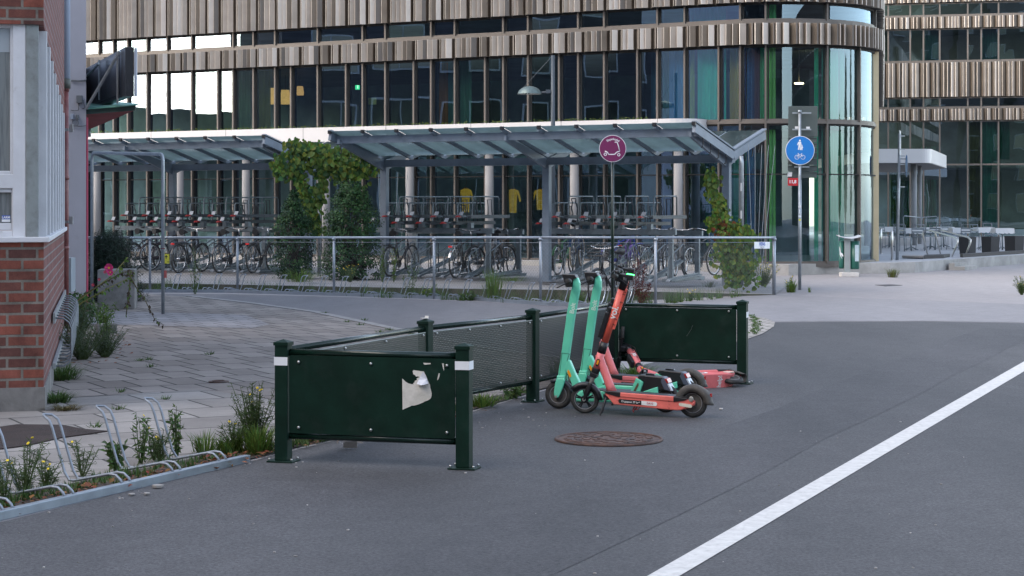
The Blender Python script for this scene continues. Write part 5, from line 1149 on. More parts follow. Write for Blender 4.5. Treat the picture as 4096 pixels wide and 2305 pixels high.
wd = 'Elsparkcykel'; wdt = [.10, .045, .085, .10, .09, .07, .09, .085, .085, .09, .095, .045]; tot = sum(wdt) * 1.07; acc = 0; cx0, cz0_ = 0.02, .0
for ch, w_ in zip(wd, wdt):
    a = -tot / 2 + (acc + w_ / 2) * 1.07; acc += w_; ang = a / .76 + .02
    pos = S2(sin(ang) * .72 + .02, cos(ang) * .72 - .02); text('lettering', ch, .22 * rs, whitep, ds, frame(pos, (cos(ang), 0, -sin(ang)), (sin(ang), 0, cos(ang))), .0008)
# blue walking and cycling sign on its mast
yb_ = 38.6; bx = (3199 - 2048) / F * yb_; bs = thing('road_sign', 'round blue pedestrian and bicycle sign on a galvanised mast with grey boards behind', 'sign', (bx, yb_, 0))
def BP(x, y, dy=0): q = PX(x, y, yb_ + dy); return q
ztop = BP(0, 447).z
mb = MB(); mb.tube([V(bx, yb_, 0), V(bx, yb_, ztop)], .030, 14); ml_ = mb.build('mast', galv, bs)
mb = MB(); mb.tube([V(bx, yb_, BP(0, 700).z), V(bx, yb_, .0)], .034, 14); mb.disc(V(bx, yb_, ztop), (0, 0, 1), .038, .06, 14); mb.build('sleeve', galv, ml_)
for y0, w_ in ((452, 75), (518, 75), (668, 60)): mb = MB(); q = BP(3199, y0, 0); mb.box((q.x + .05, yb_ + .04, q.z), (w_ / F * yb_, .02, .03)); mb.build('clamp', galv, bs)
a, b = BP(3153, 548, .12), BP(3271, 425, .12)
mb = MB(); mb.prism([V(a.x, a.y, a.z), V(b.x, a.y, a.z), V(b.x, a.y, b.z), V(a.x, a.y, b.z)], (0, .012, 0)); mb.build('board_back', gback, bs, .01)
for y0, y1 in ((550, 570), (572, 590), (592, 610), (612, 632), (634, 660), (662, 686), (688, 712)):
    a, b = BP(3152, y1, .12), BP(3268, y0, .12); mb = MB(); mb.prism([V(a.x, a.y, a.z), V(b.x, a.y, a.z), V(b.x, a.y - .0, b.z), V(a.x, a.y - .0, b.z)], (0, .02, 0)); mb.beam(V(a.x, a.y - .012, b.z - .01), V(b.x, a.y - .012, b.z - .01), .02, .015); mb.build('slat_board', gback, bs)
for x0, y0 in ((3187, 511), (3232, 512)): q = BP(x0, y0, .09); mb = MB(); mb.box(q, (.075, .006, .05)); mb.build('sticker', white, bs)
for x0, y0, w_, h_ in ((3159, 701, .09, .06), (3161, 693, .08, .03)): q = BP(x0, y0, .08); mb = MB(); mb.box(q, (w_, .006, h_)); mb.build('sticker', white, bs)
cb_ = BP(3200, 602, -.06); rb_ = 58 / F * yb_; db = disc_sign(bs, V(cb_.x, cb_.y, cb_.z), rb_, bluesg, .012); fy2 = cb_.y - .0095
def pf(pts, par=db, m=whitep, y=None):
    mb = MB(); mb.prism([V(cb_.x + (x - 904) / 106 * rb_, fy2, cb_.z + (366 - z) / 108 * rb_) for x, z in pts], (0, -.0015, 0)); o = mb.build('pictogram', m, par)
    bm = bmesh.new(); bm.from_mesh(o.data); bmesh.ops.triangulate(bm, faces=[f for f in bm.faces if len(f.verts) > 4]); bm.to_mesh(o.data); bm.free()
def circ(x, z, r, n=14): return [(x + r * cos(2 * pi * k / n), z + r * sin(2 * pi * k / n)) for k in range(n)]
pf(circ(903, 293, 7)); pf([(894, 302), (911, 302), (915, 330), (911, 331), (909, 315), (909, 362), (901, 363), (900, 338), (895, 362), (888, 362), (893, 330), (892, 316), (886, 328), (882, 326), (889, 305)])
pf(circ(917, 329, 4.5, 10)); pf([(912, 335), (922, 335), (927, 348), (924, 349), (921, 344), (922, 364), (918, 364), (917, 352), (914, 364), (910, 364), (912, 348)])
mb = MB()
def BQ(x, z): return V(cb_.x + (x - 904) / 106 * rb_, fy2 - .001, cb_.z + (366 - z) / 108 * rb_)
for x in (881, 925): mb.ring(BQ(x, 417), (0, 1, 0), 15 / 106 * rb_, 1.6 / 106 * rb_, 24, 6)
for pts in ([(881, 417), (893, 397), (915, 397), (925, 417)], [(893, 397), (904, 417), (881, 417)], [(904, 417), (916, 400)], [(891, 390), (893, 397)], [(915, 397), (913, 388), (921, 390)], [(886, 389), (896, 389)]): mb.tube([BQ(*q) for q in pts], 1.7 / 106 * rb_, 5)
for i in range(len(mb.v)): mb.v[i].y = fy2 - .001 + (mb.v[i].y - fy2 + .001) * .15
mb.build('pictogram', whitep, db)
q = BP(3172, 728, -.03); mb = MB(); mb.box(q, (41 / F * yb_, .006, 31 / F * yb_)); rp = mb.build('height_plate', mat('red sign', (.50, .012, .02), .45), bs)
text('lettering', '11,8', .09, whitep, rp, frame(V(q.x - .008, q.y - .005, q.z), (1, 0, 0), (0, 0, 1)), .003)
for y0, w_, h_, m_ in ((828, .06, .07, white), (866, .05, .05, whitep), (880, .05, .04, yt)): qq = BP(3199, y0, -.04); mb = MB(); mb.disc(qq, (0, 1, 0), w_ / 2, .004, 14); mb.build('sticker', m_, ml_)
# second mast, its signs seen edge on
ym = 50.5; mx_ = (3588 - 2048) / F * ym; ms = thing('road_sign', 'galvanised sign mast with boards and a round blue sign seen edge on', 'sign', (mx_, ym, 0))
def MP(x, y, dy=0): return PX(x, y, ym + dy)
mb = MB(); mb.tube([V(mx_, ym, 0), V(mx_ + .07, ym, MP(0, 535).z)], [.045, .036], 14); mb.build('mast', galv, ms)
for x, y0, y1, w_ in ((3600, 522, 620, .14), (3597, 625, 668, .12), (3595, 670, 750, .10)):
    a, b = MP(x, y1), MP(x, y0); mb = MB(); mb.prism([V(a.x - w_ / 2, ym - .2, a.z), V(a.x + w_ / 2, ym + .3, a.z), V(a.x + w_ / 2, ym + .3, b.z - .02), V(a.x - w_ / 2, ym - .2, b.z)], (.02, -.006, 0)); mb.build('board', mat('pale sign board', (.30, .33, .36), .4, .3), ms)
for y in (545, 598, 625, 658, 748): q = MP(3606, y); mb = MB(); mb.box((q.x, ym - .1, q.z), (.14, .03, .03)); mb.build('clamp', galv, ms)
q = MP(3627, 664); mb = MB(); mb.disc(V(q.x, ym, q.z), (1, -.12, 0), .31, .012, 32); dd = mb.build('sign_disc', galv, ms); mb = MB(); mb.disc(V(q.x - .012, ym + .0, q.z), (1, -.12, 0), .29, .006, 32); mb.build('sign_face', bluesg, dd)
for y in (636, 690): mb = MB(); p = MP(3610, y); mb.tube([V(p.x - .05, ym, p.z), V(q.x, ym, p.z)], .015, 6); mb.build('bracket', galv, ms)
# ================================================================ litter bin
yb2 = GP(3396, 1107).y; bn = thing('litter_bin', 'green twin litter bin with grey post, white cap and concrete foot by the curved glass', 'bin', tuple(GP(3396, 1107)))
s_ = yb2 / F; bc = GP(3396, 1107); bgreen = mat('green bin paint', (.01, .085, .065), .4, var=.2, scale=4)
def BN(x): return (x - 2048) * s_
def BZz(y): return H - (y - HY) * s_
mb = MB(); mb.box((bc.x, yb2, (BZz(1090)) / 2), (71 * s_, .34, BZz(1090))); mb.build('foot', mat('white concrete foot', (.5, .48, .46), .8, var=.1, bump=.2), bn, .01)
mb = MB(); mb.box((BN(3388), yb2 - .02, (BZz(1090) + BZz(955)) / 2), (24 * s_, .10, BZz(955) - BZz(1090))); mb.build('post', mat('grey bin post', (.28, .31, .31), .5, .2, var=.12, scale=3), bn, .006)
for x0, x1, y1 in ((3356, 3376, 1075), (3401, 3438, 1077)):
    xa, xb = BN(x0), BN(x1); mb = MB(); mb.tube([V((xa + xb) / 2, yb2 + .02, BZz(y1)), V((xa + xb) / 2, yb2 + .02, BZz(y1 - 6)), V((xa + xb) / 2, yb2 + .02, BZz(965))], [(xb - xa) / 2 * .9, (xb - xa) / 2, (xb - xa) / 2 * 1.05], 20); c2 = mb.build('container', bgreen, bn)
    mb = MB(); ya = yb2 + .02 - (xb - xa) / 2 * 1.02
    if x0 > 3380: mb.box(((xa + xb) / 2 + .03, ya - .006, (BZz(980) + BZz(1045)) / 2), (.09, .004, BZz(980) - BZz(1045))); mb.build('label', mat('pale label', (.45, .55, .6), .5, var=.1, scale=20), c2)
    else:
        mb.prism([V(xa - .0 + dx * .1, ya - .004, z) for dx, z in ((0, BZz(985)), (.25, BZz(1000)), (.35, BZz(1010)), (.7, BZz(1013)), (1.0, BZz(1022)), (.9, BZz(1028)), (.4, BZz(1020)), (.75, BZz(1038)), (.1, BZz(1020)))], (0, -.002, 0)); mb.build('label', white, c2)
mb = MB(); L0_, L1_ = BN(3352), BN(3440); zt = BZz(944)
for k in range(10):
    t0_, t1_ = k / 10, (k + 1) / 10; f = lambda t: .055 * (2 * t - 1) ** 2
    xa, xb = L0_ + (L1_ - L0_) * t0_, L0_ + (L1_ - L0_) * t1_; za_, zb2 = zt - .05 + f(t0_), zt - .05 + f(t1_)
    mb.face([V(xa, yb2 - .2, za_), V(xb, yb2 - .2, zb2), V(xb, yb2 + .22, zb2 + .02), V(xa, yb2 + .22, za_ + .02)], 0, True)
cp_ = mb.build('cap', mat('white cap', (.5, .53, .56), .4, .2), bn); sm_ = cp_.modifiers.new('s', 'SOLIDIFY'); sm_.thickness = .02
# ================================================================ iron covers and mat on the ground
iron = mat('rusty cast iron', (.10, .058, .045), .75, .3, var=.3, scale=14, bump=.3, bscale=60, col2=(.05, .04, .04), c2scale=9)
mc = GP(2435, 1762); mh = thing('manhole_cover', 'round rusty cast iron manhole cover in the road', 'manhole cover', (mc.x, mc.y, 0)); mh['kind'] = 'structure' if False else 'thing'
del mh['kind']
mb = MB(); mb.disc(V(mc.x, mc.y, .005), (0, 0, 1), .40, .012, 48); mb.ring(V(mc.x, mc.y, .010), (0, 0, 1), .395, .012, 48, 6); mb.build('frame', iron, mh)
mb = MB(); mb.disc(V(mc.x, mc.y, .0085), (0, 0, 1), .33, .012, 48); mb.ring(V(mc.x, mc.y, .013), (0, 0, 1), .33, .006, 48, 4)
for rr_ in (.06, .12, .18, .24, .30):
    n = int(rr_ * 42)
    for k in range(n):
        a = 2 * pi * k / n + rr_ * 9; M = Matrix.Rotation(a, 3, 'Z'); mb.box(V(mc.x + cos(a) * rr_, mc.y + sin(a) * rr_, .016), (.035, .095, .007), 0, M)
mb.build('cover', iron, mh)
mb = MB(); c2_ = GP(875, 1531); mb.disc(V(c2_.x, c2_.y, .008), (0, 0, 1), .10, .016, 28); mb.ring(V(c2_.x, c2_.y, .016), (0, 0, 1), .06, .008, 24, 5); tag(mb.build('valve_cover', iron), 'small round iron valve cover in the slab pavement', 'cover')
mb = MB(); mb.prism(gp((3500, 1141), (3560, 1139), (3610, 1142), (3545, 1146)), (0, 0, .008)); tag(mb.build('drain_cover', mat('dark drain iron', (.06, .055, .06), .7, .3)), 'flat dark drain cover in the pale plaza', 'cover')
mb = MB(); P = gp((-60, 1722), (70, 1704), (250, 1706), (330, 1722), (430, 1730), (350, 1742), (240, 1757), (110, 1788), (-60, 1810)); mb.prism(P, (0, 0, .014)); mt_ = mat('rusty rubber mat', (.036, .023, .02), .9, var=.3, scale=5, bump=1, bscale=120); tag(mb.build('floor_mat', mt_), 'dark rusty studded mat lying on the pale slabs by the brick corner', 'mat')
# ================================================================ brick house at the left edge
K = V(-4.0, 15.8, 0); fdir = V(-.96, -.27, 0).normalized(); sdir = V(-.215, .977, 0).normalized(); K2 = K + sdir * 8.2
fn_ = V(fdir.y, -fdir.x, 0); fn_ = fn_ if fn_.y < 0 else -fn_; sn_ = V(sdir.y, -sdir.x, 0)
brF = brickmat('red brick front', (.23, .072, .050), (.085, .040, .035), (.17, .15, .13), .245, .093, .012, .5, planar=(fdir.x, fdir.y), vscale=4.5, var=.42, bump=.9)
brS = brickmat('red brick side', (.20, .08, .07), (.14, .055, .05), (.22, .19, .18), .245, .093, .010, .5, planar=(sdir.x, sdir.y), vscale=5, var=.25, bump=.9)
house = thing('brick_house', 'red brick house with white timber windows at the left edge of the street', 'house', tuple(K))
zs0 = 1.44
mb = MB(); 
def quad(mb, a, b, z0, z1, m=0): mb.face([V(a.x, a.y, z0), V(b.x, b.y, z0), V(b.x, b.y, z1), V(a.x, a.y, z1)], m)
FL = K + fdir * 4
quad(mb, FL, K, .20, zs0, 0); quad(mb, K, K2, .20, zs0, 1); quad(mb, FL, K, 3.30, 8, 0)
mb.face([V(K.x, K.y, 3.30), V(K2.x, K2.y, 2.90), V(K2.x, K2.y, 8), V(K.x, K.y, 8)], 1)
# thickness of the masonry over the window band
a, b = K - sn_ * .35 - fn_ * .35, K2 - sn_ * .35
mb.face([V(K.x, K.y, 3.30), V(FL.x, FL.y, 3.30), V(FL.x, FL.y, 3.30) - fn_ * .4, V(a.x, a.y, 3.30)], 0); mb.face([V(K.x, K.y, 3.30), V(a.x, a.y, 3.30), V(b.x, b.y, 2.90), V(K2.x, K2.y, 2.90)], 1)
e0 = K + sdir * 7.75; quad(mb, e0 - sn_ * .0, K2, zs0, 3.0, 1); quad(mb, e0 - sn_ * .3, e0, zs0, 3.0, 1); quad(mb, K2, K2 - sn_ * 4, .2, 8, 1)
mb.build('wall', [brF, brS], house)
cpl = mat('grey rendered base', (.20, .19, .18), .9, var=.25, scale=4, bump=.5, bscale=30, col2=(.13, .125, .12), c2scale=3)
mb = MB(); mb.prism([V(FL.x, FL.y, 0) + fn_ * .012, V(K.x, K.y, 0) + fn_ * .012 + sn_ * .012, V(K2.x, K2.y, 0) + sn_ * .012, V(K2.x, K2.y, 0) - sn_ * .4, V(FL.x, FL.y, 0) - fn_ * .4], (0, 0, .205)); mb.build('plinth', cpl, house)
wpaint = mat('weathered white paint', (.58, .585, .61), .55, var=.08, scale=5, bump=.15, bscale=40, col2=(.38, .37, .36), c2lo=.62, c2hi=.8, c2scale=7)
mb = MB(); z = zs0 + .002
mb.prism([V(FL.x, FL.y, z) + fn_ * .05, V(K.x, K.y, z) + fn_ * .05 + sn_ * .045, V(K2.x, K2.y, z) + sn_ * .045 - sdir * .4, V(K2.x, K2.y, z) - sn_ * .3 - sdir * .4, V(FL.x, FL.y, z) - fn_ * .3], (0, 0, .045)); mb.build('window_sill', wpaint, house, .006)
def WB(x0, x1, y0, y1, rec, th_, m, par, name, bev=.006):
    o = K - fn_ * rec; B_ = o + fdir; p = VP(x0, y1, o, B_); q = VP(x1, y0, o, B_)
    mb = MB(); mb.prism([p, V(q.x, q.y, p.z), q, V(p.x, p.y, q.z)], -fn_ * th_); return mb.build(name, m, par, bev)
# front window
wf_ = WB(50, 103, 50, 958, .03, .1, wpaint, house, 'window')
WB(-160, 50, 40, 75, .035, .1, wpaint, wf_, 'frame'); WB(-160, 58, 697, 754, .03, .1, wpaint, wf_, 'frame'); WB(-160, 50, 924, 960, .035, .1, wpaint, wf_, 'frame')
WB(40, 56, 82, 697, .05, .06, wpaint, wf_, 'sash'); WB(-160, 40, 82, 108, .05, .06, wpaint, wf_, 'sash'); WB(-160, 40, 684, 697, .05, .06, wpaint, wf_, 'sash'); WB(46, 60, 756, 922, .05, .06, wpaint, wf_, 'sash'); WB(-160, 46, 756, 770, .05, .06, wpaint, wf_, 'sash'); WB(-160, 46, 893, 922, .05, .06, wpaint, wf_, 'sash')
wg = glassmat('window glass', (.8, .85, .85), .12, 0)
wgo = mat('curtained window glass', (.17, .19, .20), .12, col2=(.09, .10, .11), c2scale=5, stretch=(6, 6, .4)); WB(-160, 41, 100, 690, .080, .006, wgo, wf_, 'pane', 0); WB(-160, 47, 766, 896, .080, .006, wgo, wf_, 'pane', 0); WB(-160, 39, 109, 205, .077, .002, mat('pale blind', (.33, .37, .40), .6), wf_, 'blind', 0)
dk2 = mat('dark room', (.03, .03, .035), .9)
ls = WB(8, 40, 862, 890, .078, .002, blue, house, 'window_sticker', 0)
# sticker shown at the foot of the lower pane
wf2 = ls
bpy.data.objects.remove(ls)
o_ = K - fn_ * .076; p0_ = VP(7, 888, o_, o_ + fdir); p1_ = VP(41, 862, o_, o_ + fdir)
o2 = wf_
mb = MB(); 
WB(103, 155, 60, 955, -.0 + .02, .12, mat('grey weathered post', (.24, .27, .27), .7, var=.2, scale=5, bump=.2, col2=(.14, .15, .15), c2scale=5), house, 'corner_post', .01)
# side windows: white mullions and pale glass
for x in (159, 171, 183.5, 195, 205, 213, 220):
    r = (x - 2048) / F; o = K - sn_ * .04; t = (r * o.y - o.x) / (sdir.x - r * sdir.y); 
for k in range(8):
    t = .28 + k * 1.03; p = K + sdir * t - sn_ * .03; zt_ = 3.28 - .4 * t / 8.2
    mb = MB(); mb.box((p.x, p.y, (zs0 + .04 + zt_) / 2), (.10, .09, zt_ - zs0 - .04), 0, Matrix.Rotation(atan2(sn_.y, sn_.x), 3, 'Z')); wv_ = mb.build('side_window', wpaint, house, .004)
    if k < 7:
        q0_, q1_ = p + sdir * .06 - sn_ * .04, p + sdir * .97 - sn_ * .04; mb = MB(); quad(mb, q0_, q1_, zs0 + .05, zt_, 0); mb.build('pane', mat('pale milky glass', (.055, .065, .08), .15, var=.3, scale=2), wv_)
# downpipe, brackets
dp = thing('downpipe', 'brown red cast iron downpipe with galvanised brackets beside the brick house', 'downpipe', (-5.75, 24.0, 0))
brn = mat('brown red pipe paint', (.14, .035, .035), .45, var=.3, scale=5, col2=(.22, .10, .09), c2scale=4); lb_ = mat('light blue grey paint', (.36, .43, .55), .6, var=.06, scale=3)
dX = (262 - 2048) / F * 24
mb = MB(); mb.tube([V(dX, 24, 0), V(dX, 24, PX(0, 355, 24).z)], .042, 14); mb.tube([V(dX, 24, PX(0, 365, 24).z), V(dX + .01, 24, PX(0, 345, 24).z)], [.045, .05], 14); mb.build('pipe', brn, dp)
mb = MB(); mb.tube([V(dX + .01, 24, PX(0, 350, 24).z), V(dX + .01, 24, 7)], .05, 14); mb.build('upper_pipe', lb_, dp)
mb = MB(); mb.tube([V(dX + .01, 24, PX(0, 355, 24).z), V(dX + .01, 24, PX(0, 315, 24).z)], .055, 14); mb.build('collar', mat('dark zinc', (.10, .11, .10), .6, .3), dp)
for y in (520, 888):
    mb = MB(); q = PX(247, y, 23.9); mb.box((q.x - .03, 23.86, q.z), (.26, .03, .035)); mb.box((q.x + .12, 23.9, q.z + .02), (.05, .03, .10)); mb.build('bracket', galv, dp)
for y in (300, 720, 1000): mb = MB(); q = PX(262, y, 24); mb.tube([V(dX, 24, q.z), V(dX, 24, q.z + .05)], .047, 14); mb.build('joint', brn, dp)
# pale grey building with pilaster
gh = thing('grey_building', 'pale blue grey rendered building corner behind the downpipe', 'building', (-7, 27, 0))
gp_ = mat('pale blue grey render', (.36, .38, .45), .8, var=.07, scale=1.5, bump=.15, col2=(.28, .29, .34), c2lo=.6, c2hi=.8, c2scale=2)
Y7 = 27.0; xr = (344.5 - 2048) / F; a = V(-12, Y7, 0); b = V(xr * Y7, Y7, 0); c = V(xr * 36.5 - .06, 36.5, 0); d = V(-14, 36.5, 0)
mb = MB(); mb.prism([a, b, c, d], (0, 0, 9)); mb.build('wall', gp_, gh)
mb = MB(); mb.beam(V(b.x + .008, Y7 + .03, .2), V(b.x + .008, Y7 + .03, PX(0, 470, Y7).z), .02, .05); mb.build('red_edge', mat('pink red edge', (.35, .03, .08), .6), gh)
def OB(x0, x1, y0, y1, th_, m, name, par=gh, Y=Y7):
    p, q = PX(x0, y1, Y), PX(x1, y0, Y); mb = MB(); mb.box(((p.x + q.x) / 2, Y - th_ / 2, (p.z + q.z) / 2), (q.x - p.x, th_, q.z - p.z)); return mb.build(name, m, par, .004)
jb = mat('grey junction box', (.14, .16, .18), .6); OB(310, 331, 383, 413, .07, jb, 'junction_box'); OB(284, 296, 457, 478, .05, lb_, 'alarm_box'); OB(307, 317, 460, 477, .08, jb, 'small_lamp')
for y, x0, x1 in ((321, 285, 344), (325, 285, 344), (441, 285, 314), (503, 286, 344)): mb = MB(); mb.tube([PX(x0, y, Y7 - .02), PX((x0 + x1) / 2, y + 1.5, Y7 - .03), PX(x1, y, Y7 - .02)], .007, 5); mb.build('cable', jb, gh)
mb = MB(); mb.ring(PX(302, 492, Y7 - .03), (0, 1, 0), .045, .006, 20, 5); mb.tube([PX(314, 441, Y7 - .02), PX(316, 413, Y7 - .02)], .006, 5); mb.tube([PX(333, 400, Y7 - .02), PX(340, 432, Y7 - .02), PX(330, 436, Y7 - .02)], .006, 5); mb.build('cable', jb, gh)
cb2 = OB(273, 302, 1030, 1165, .25, mat('grey steel cabinet', (.26, .30, .34), .5, .2, var=.1), 'meter_cabinet', Y=25.6)
for k in range(6): OB(277, 285, 1042 + k * 6, 1044 + k * 6, .26, jb, 'louvre', cb2, Y=25.59)
# sign cabinet with braces
sg = thing('sign_cabinet', 'dark projecting sign cabinet with grey steel braces above the green awning', 'sign', tuple(PX(400, 320, 28)))
zt, zb_ = 3.99, 3.30
L1_ = V((330 - 2048) / F * 30.5, 30.5, 0); R1_ = V((501 - 2048) / F * 26, 26, 0); R2_ = V((536 - 2048) / F * 26.08, 26.08, 0); L2_ = L1_ + (R2_ - R1_)
mb = MB(); mb.prism([V(p.x, p.y, zb_) for p in (L1_, R1_, R2_, L2_)], (0, 0, zt - zb_)); mb.build('case', mat('black sign case', (.01, .011, .016), .25, spec=.6), sg, .004)
mb = MB(); dd_ = (R1_ - L1_).normalized(); nn = V(dd_.y, -dd_.x, 0); nn = nn if nn.y < 0 else -nn
mb.prism([V(p.x, p.y, zb_ + .04) + nn * .006 for p in (L1_ + dd_ * .1, R1_ - dd_ * .5)], (0, 0, 1)) if False else quad(mb, L1_ + dd_ * .1 + nn * .006, R1_ - dd_ * .55 + nn * .006, zb_ + .05, zt - .05, 0); mb.build('sign_panel', mat('smoky sign panel', (.035, .035, .045), .18, var=.5, scale=1.5, spec=.8), sg)
mb = MB(); mb.prism([V(p.x, p.y, zb_) for p in (R2_ + V(.003, -.003, 0), R2_ + V(.036, 0.0, 0), R2_ + V(.036, .05, 0), R2_ + V(.003, .05, 0))], (0, 0, zt - zb_ - .01)); mb.build('light_edge', mat('pale sign edge', (.45, .5, .58), .4), sg)
for a_, b_2 in (((345, 435, 26.6), (480, 205, 25.8)), ((345, 305, 28.5), (395, 255, 28.0))): mb = MB(); mb.beam(PX(*a_), PX(*b_2), .03, .03); mb.build('brace', galv, sg)
for x, y0, y1, Y in ((397, 240, 400, 28.2), (470, 205, 415, 26.6)): mb = MB(); mb.beam(PX(x, y0, Y - .15), PX(x, y1, Y - .15), .025, .035, up=(0, 1, 0)); mb.build('upright', galv, sg)
aw = thing('awning', 'weathered green copper awning with red underside below the sign cabinet', 'awning', tuple(PX(440, 430, 28)))
top = [PX(343, 432, 27.2), PX(541, 421, 27.0), PX(545, 414, 27.6), PX(400, 401, 31), PX(343, 398, 32)]
mb = MB(); mb.face(top); mb.prism([PX(343, 435, 27.15), PX(552, 418, 27.0), PX(552, 414, 27.2), PX(343, 426, 27.4)], (0, 0, -.015)); mb.build('roof', mat('verdigris copper', (.12, .33, .27), .7, var=.25, scale=4, col2=(.22, .42, .36), c2scale=3), aw)
mb = MB(); mb.prism([PX(343, 436, 27.18), PX(542, 423, 27.05), PX(539, 442, 27.05), PX(343, 458, 27.18)], (0, .05, 0)); mb.build('fascia', mat('dark green fascia', (.04, .075, .07), .6, var=.2, scale=5), aw)
mb = MB(); mb.face([PX(343, 458, 27.2), PX(539, 442, 27.08), PX(352, 520, 28.6)]); mb.face([PX(343, 458, 27.2), PX(352, 520, 28.6), PX(343, 505, 28.6)]); mb.face([PX(539, 442, 27.08), PX(545, 430, 28.4), PX(352, 520, 28.6)]); mb.build('soffit', mat('dark red boards', (.20, .03, .025), .7, stretch=(1, 1, 12), var=.2), aw)
mb = MB(); mb.tube([PX(352, 520, 28.4), PX(355, 548, 28.4)], .035, 12); mb.build('spot_lamp', jb, aw)
# wall mounted wheel rack on the side of the brick house
wr = thing('wall_bicycle_rack', 'galvanised wall rack with a row of bent hoops on the side of the brick house', 'bicycle rack', tuple(K + sdir * 4))
p0, p1 = K + sdir * 2.2 + sn_ * .03, K + sdir * 7.4 + sn_ * .03
mb = MB(); mb.beam(V(p0.x, p0.y, .66), V(p1.x, p1.y, .66), .02, .10); mb.beam(V(p0.x, p0.y, .20), V(p1.x, p1.y, .20), .03, .05); mb.build('wall_rail', galv, wr)
for k in range(11):
    t = 2.3 + k * .46; q = K + sdir * t + sn_ * .03
    for s in (0,):
        def wp(o, z, u=0): r_ = q + sn_ * o + sdir * u; return V(r_.x, r_.y, z)
        mb = MB(); mb.tube([wp(0, .66), wp(.09, .65), wp(.14, .61), wp(.16, .55), wp(.16, .28), wp(.14, .22), wp(.09, .19), wp(.0, .19)], .008, 8); mb.build('hoop', galvd, wr)
# sticker reading LARM on the lower pane
sk = MB(); sk.prism([p0_, V(p1_.x, p1_.y, p0_.z), p1_, V(p0_.x, p0_.y, p1_.z)], fn_ * .002); st_ = sk.build('sticker', blue, wf_)
cc_ = (p0_ + p1_) / 2
sk = MB(); zz0, zz1 = p0_.z, p0_.z + (p1_.z - p0_.z) * .38; sk.prism([V(p0_.x, p0_.y, zz0), V(p1_.x, p1_.y, zz0), V(p1_.x, p1_.y, zz1), V(p0_.x, p0_.y, zz1)], fn_ * .003); sk.build('sticker_foot', whitep, st_)
text('lettering', 'LARM', .027, whitep, st_, frame(V(cc_.x, cc_.y, p0_.z + (p1_.z - p0_.z) * .68) + fn_ * .004, -fdir, (0, 0, 1)), .0008)
# concrete block behind the hollyhock
cbm = mat('stained concrete', (.22, .21, .20), .9, var=.25, scale=3, bump=.5, col2=(.11, .11, .10), c2scale=2)
q = GP(455, 1240); mb = MB(); mb.box((q.x, q.y + .3, .34), (.62, .55, .68), 0, Matrix.Rotation(.12, 3, 'Z')); tag(mb.build('concrete_block', cbm, None, .02), 'large stained concrete block standing behind the pink hollyhock', 'block')
q = GP(425, 1335); mb = MB(); mb.box((q.x, q.y, .07), (.28, .24, .14), 0, Matrix.Rotation(.3, 3, 'Z')); tag(mb.build('concrete_block', cbm, None, .02), 'small concrete lump among the weeds beside the slab pavement', 'block')
# ================================================================ restaurant terrace
def TG(x, Y): return V((x - 2048) / F * Y, Y, terr(min(Y, 50)) )
TZ = .28
tc = thing('terrace_canopy', 'white rounded entrance canopy on grey columns at the far glass wing', 'canopy', (14, 76, TZ))
Yc = 68.0; zt_, zb_ = H + (HY - 596) * Yc / F, H + (HY - 652) * Yc / F
P = [V((3440 - 2048) / F * Yc, Yc, zb_), V((3690 - 2048) / F * Yc, Yc, zb_)]
ca = V((3690 - 2048) / F * Yc, Yc, 0); 
for k in range(1, 7): a = k / 6 * pi / 2 * .75; P.append(V(ca.x + .45 * sin(a), Yc + .55 * (1 - cos(a)), zb_))
P += [V((3786 - 2048) / F * 77, 77, zb_), V((3786 - 2048) / F * 77, 86, zb_), V((3440 - 2048) / F * Yc, 86, zb_)]
mb = MB(); mb.prism(P, (0, 0, zt_ - zb_)); mb.build('roof', whpan, tc)
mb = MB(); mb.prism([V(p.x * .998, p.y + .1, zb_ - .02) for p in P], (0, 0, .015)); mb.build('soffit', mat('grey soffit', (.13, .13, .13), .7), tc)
for x, w_, Y in ((3467, .105, 69.0), (3655, .115, 69.4), (3679, .08, 72)):
    mb = MB(); c = V((x - 2048) / F * Y, Y, TZ); mb.cyl(c, V(c.x, c.y, zb_), w_, 18); mb.build('column', mat('grey column', (.24, .25, .26), .7, var=.08), tc)
cloth = mat('white tablecloth', (.62, .62, .62), .8, var=.06, bump=.1, bscale=10); chm = mat('grey metal chair', (.22, .25, .27), .45, .5); pl_m = mat('black planter', (.022, .022, .026), .55, var=.15, scale=3)
def table(x, Y, lab, w=.62):
    c = TG(x, Y); c.z = TZ; th = thing('bistro_table', lab, 'table', tuple(c), group='restaurant terrace tables'); z = TZ + .72
    mb = MB(); mb.box((c.x, c.y, z), (w, w, .02)); n = 10
    for s, ax in ((-1, 0), (1, 0), (-1, 1), (1, 1)):
        for k in range(n):
            t0_, t1_ = -w / 2 + w * k / n, -w / 2 + w * (k + 1) / n; d0, d1 = .13 + .05 * abs(sin(k * 1.3)), .13 + .05 * abs(sin((k + 1) * 1.3))
            if ax == 0: mb.face([V(c.x + t0_, c.y + s * w / 2, z), V(c.x + t1_, c.y + s * w / 2, z), V(c.x + t1_, c.y + s * (w / 2 + .03), z - d1), V(c.x + t0_, c.y + s * (w / 2 + .03), z - d0)])
            else: mb.face([V(c.x + s * w / 2, c.y + t0_, z), V(c.x + s * w / 2, c.y + t1_, z), V(c.x + s * (w / 2 + .03), c.y + t1_, z - d1), V(c.x + s * (w / 2 + .03), c.y + t0_, z - d0)])
    mb.build('tablecloth', cloth, th)
    mb = MB(); mb.cyl((c.x, c.y, TZ), (c.x, c.y, z), .03, 8)
    for a in (0.78, 2.35, 3.9, 5.5): mb.tube([V(c.x, c.y, TZ + .1), V(c.x + .28 * cos(a), c.y + .28 * sin(a), TZ + .01)], .016, 5)
    mb.build('pedestal', chm, th)
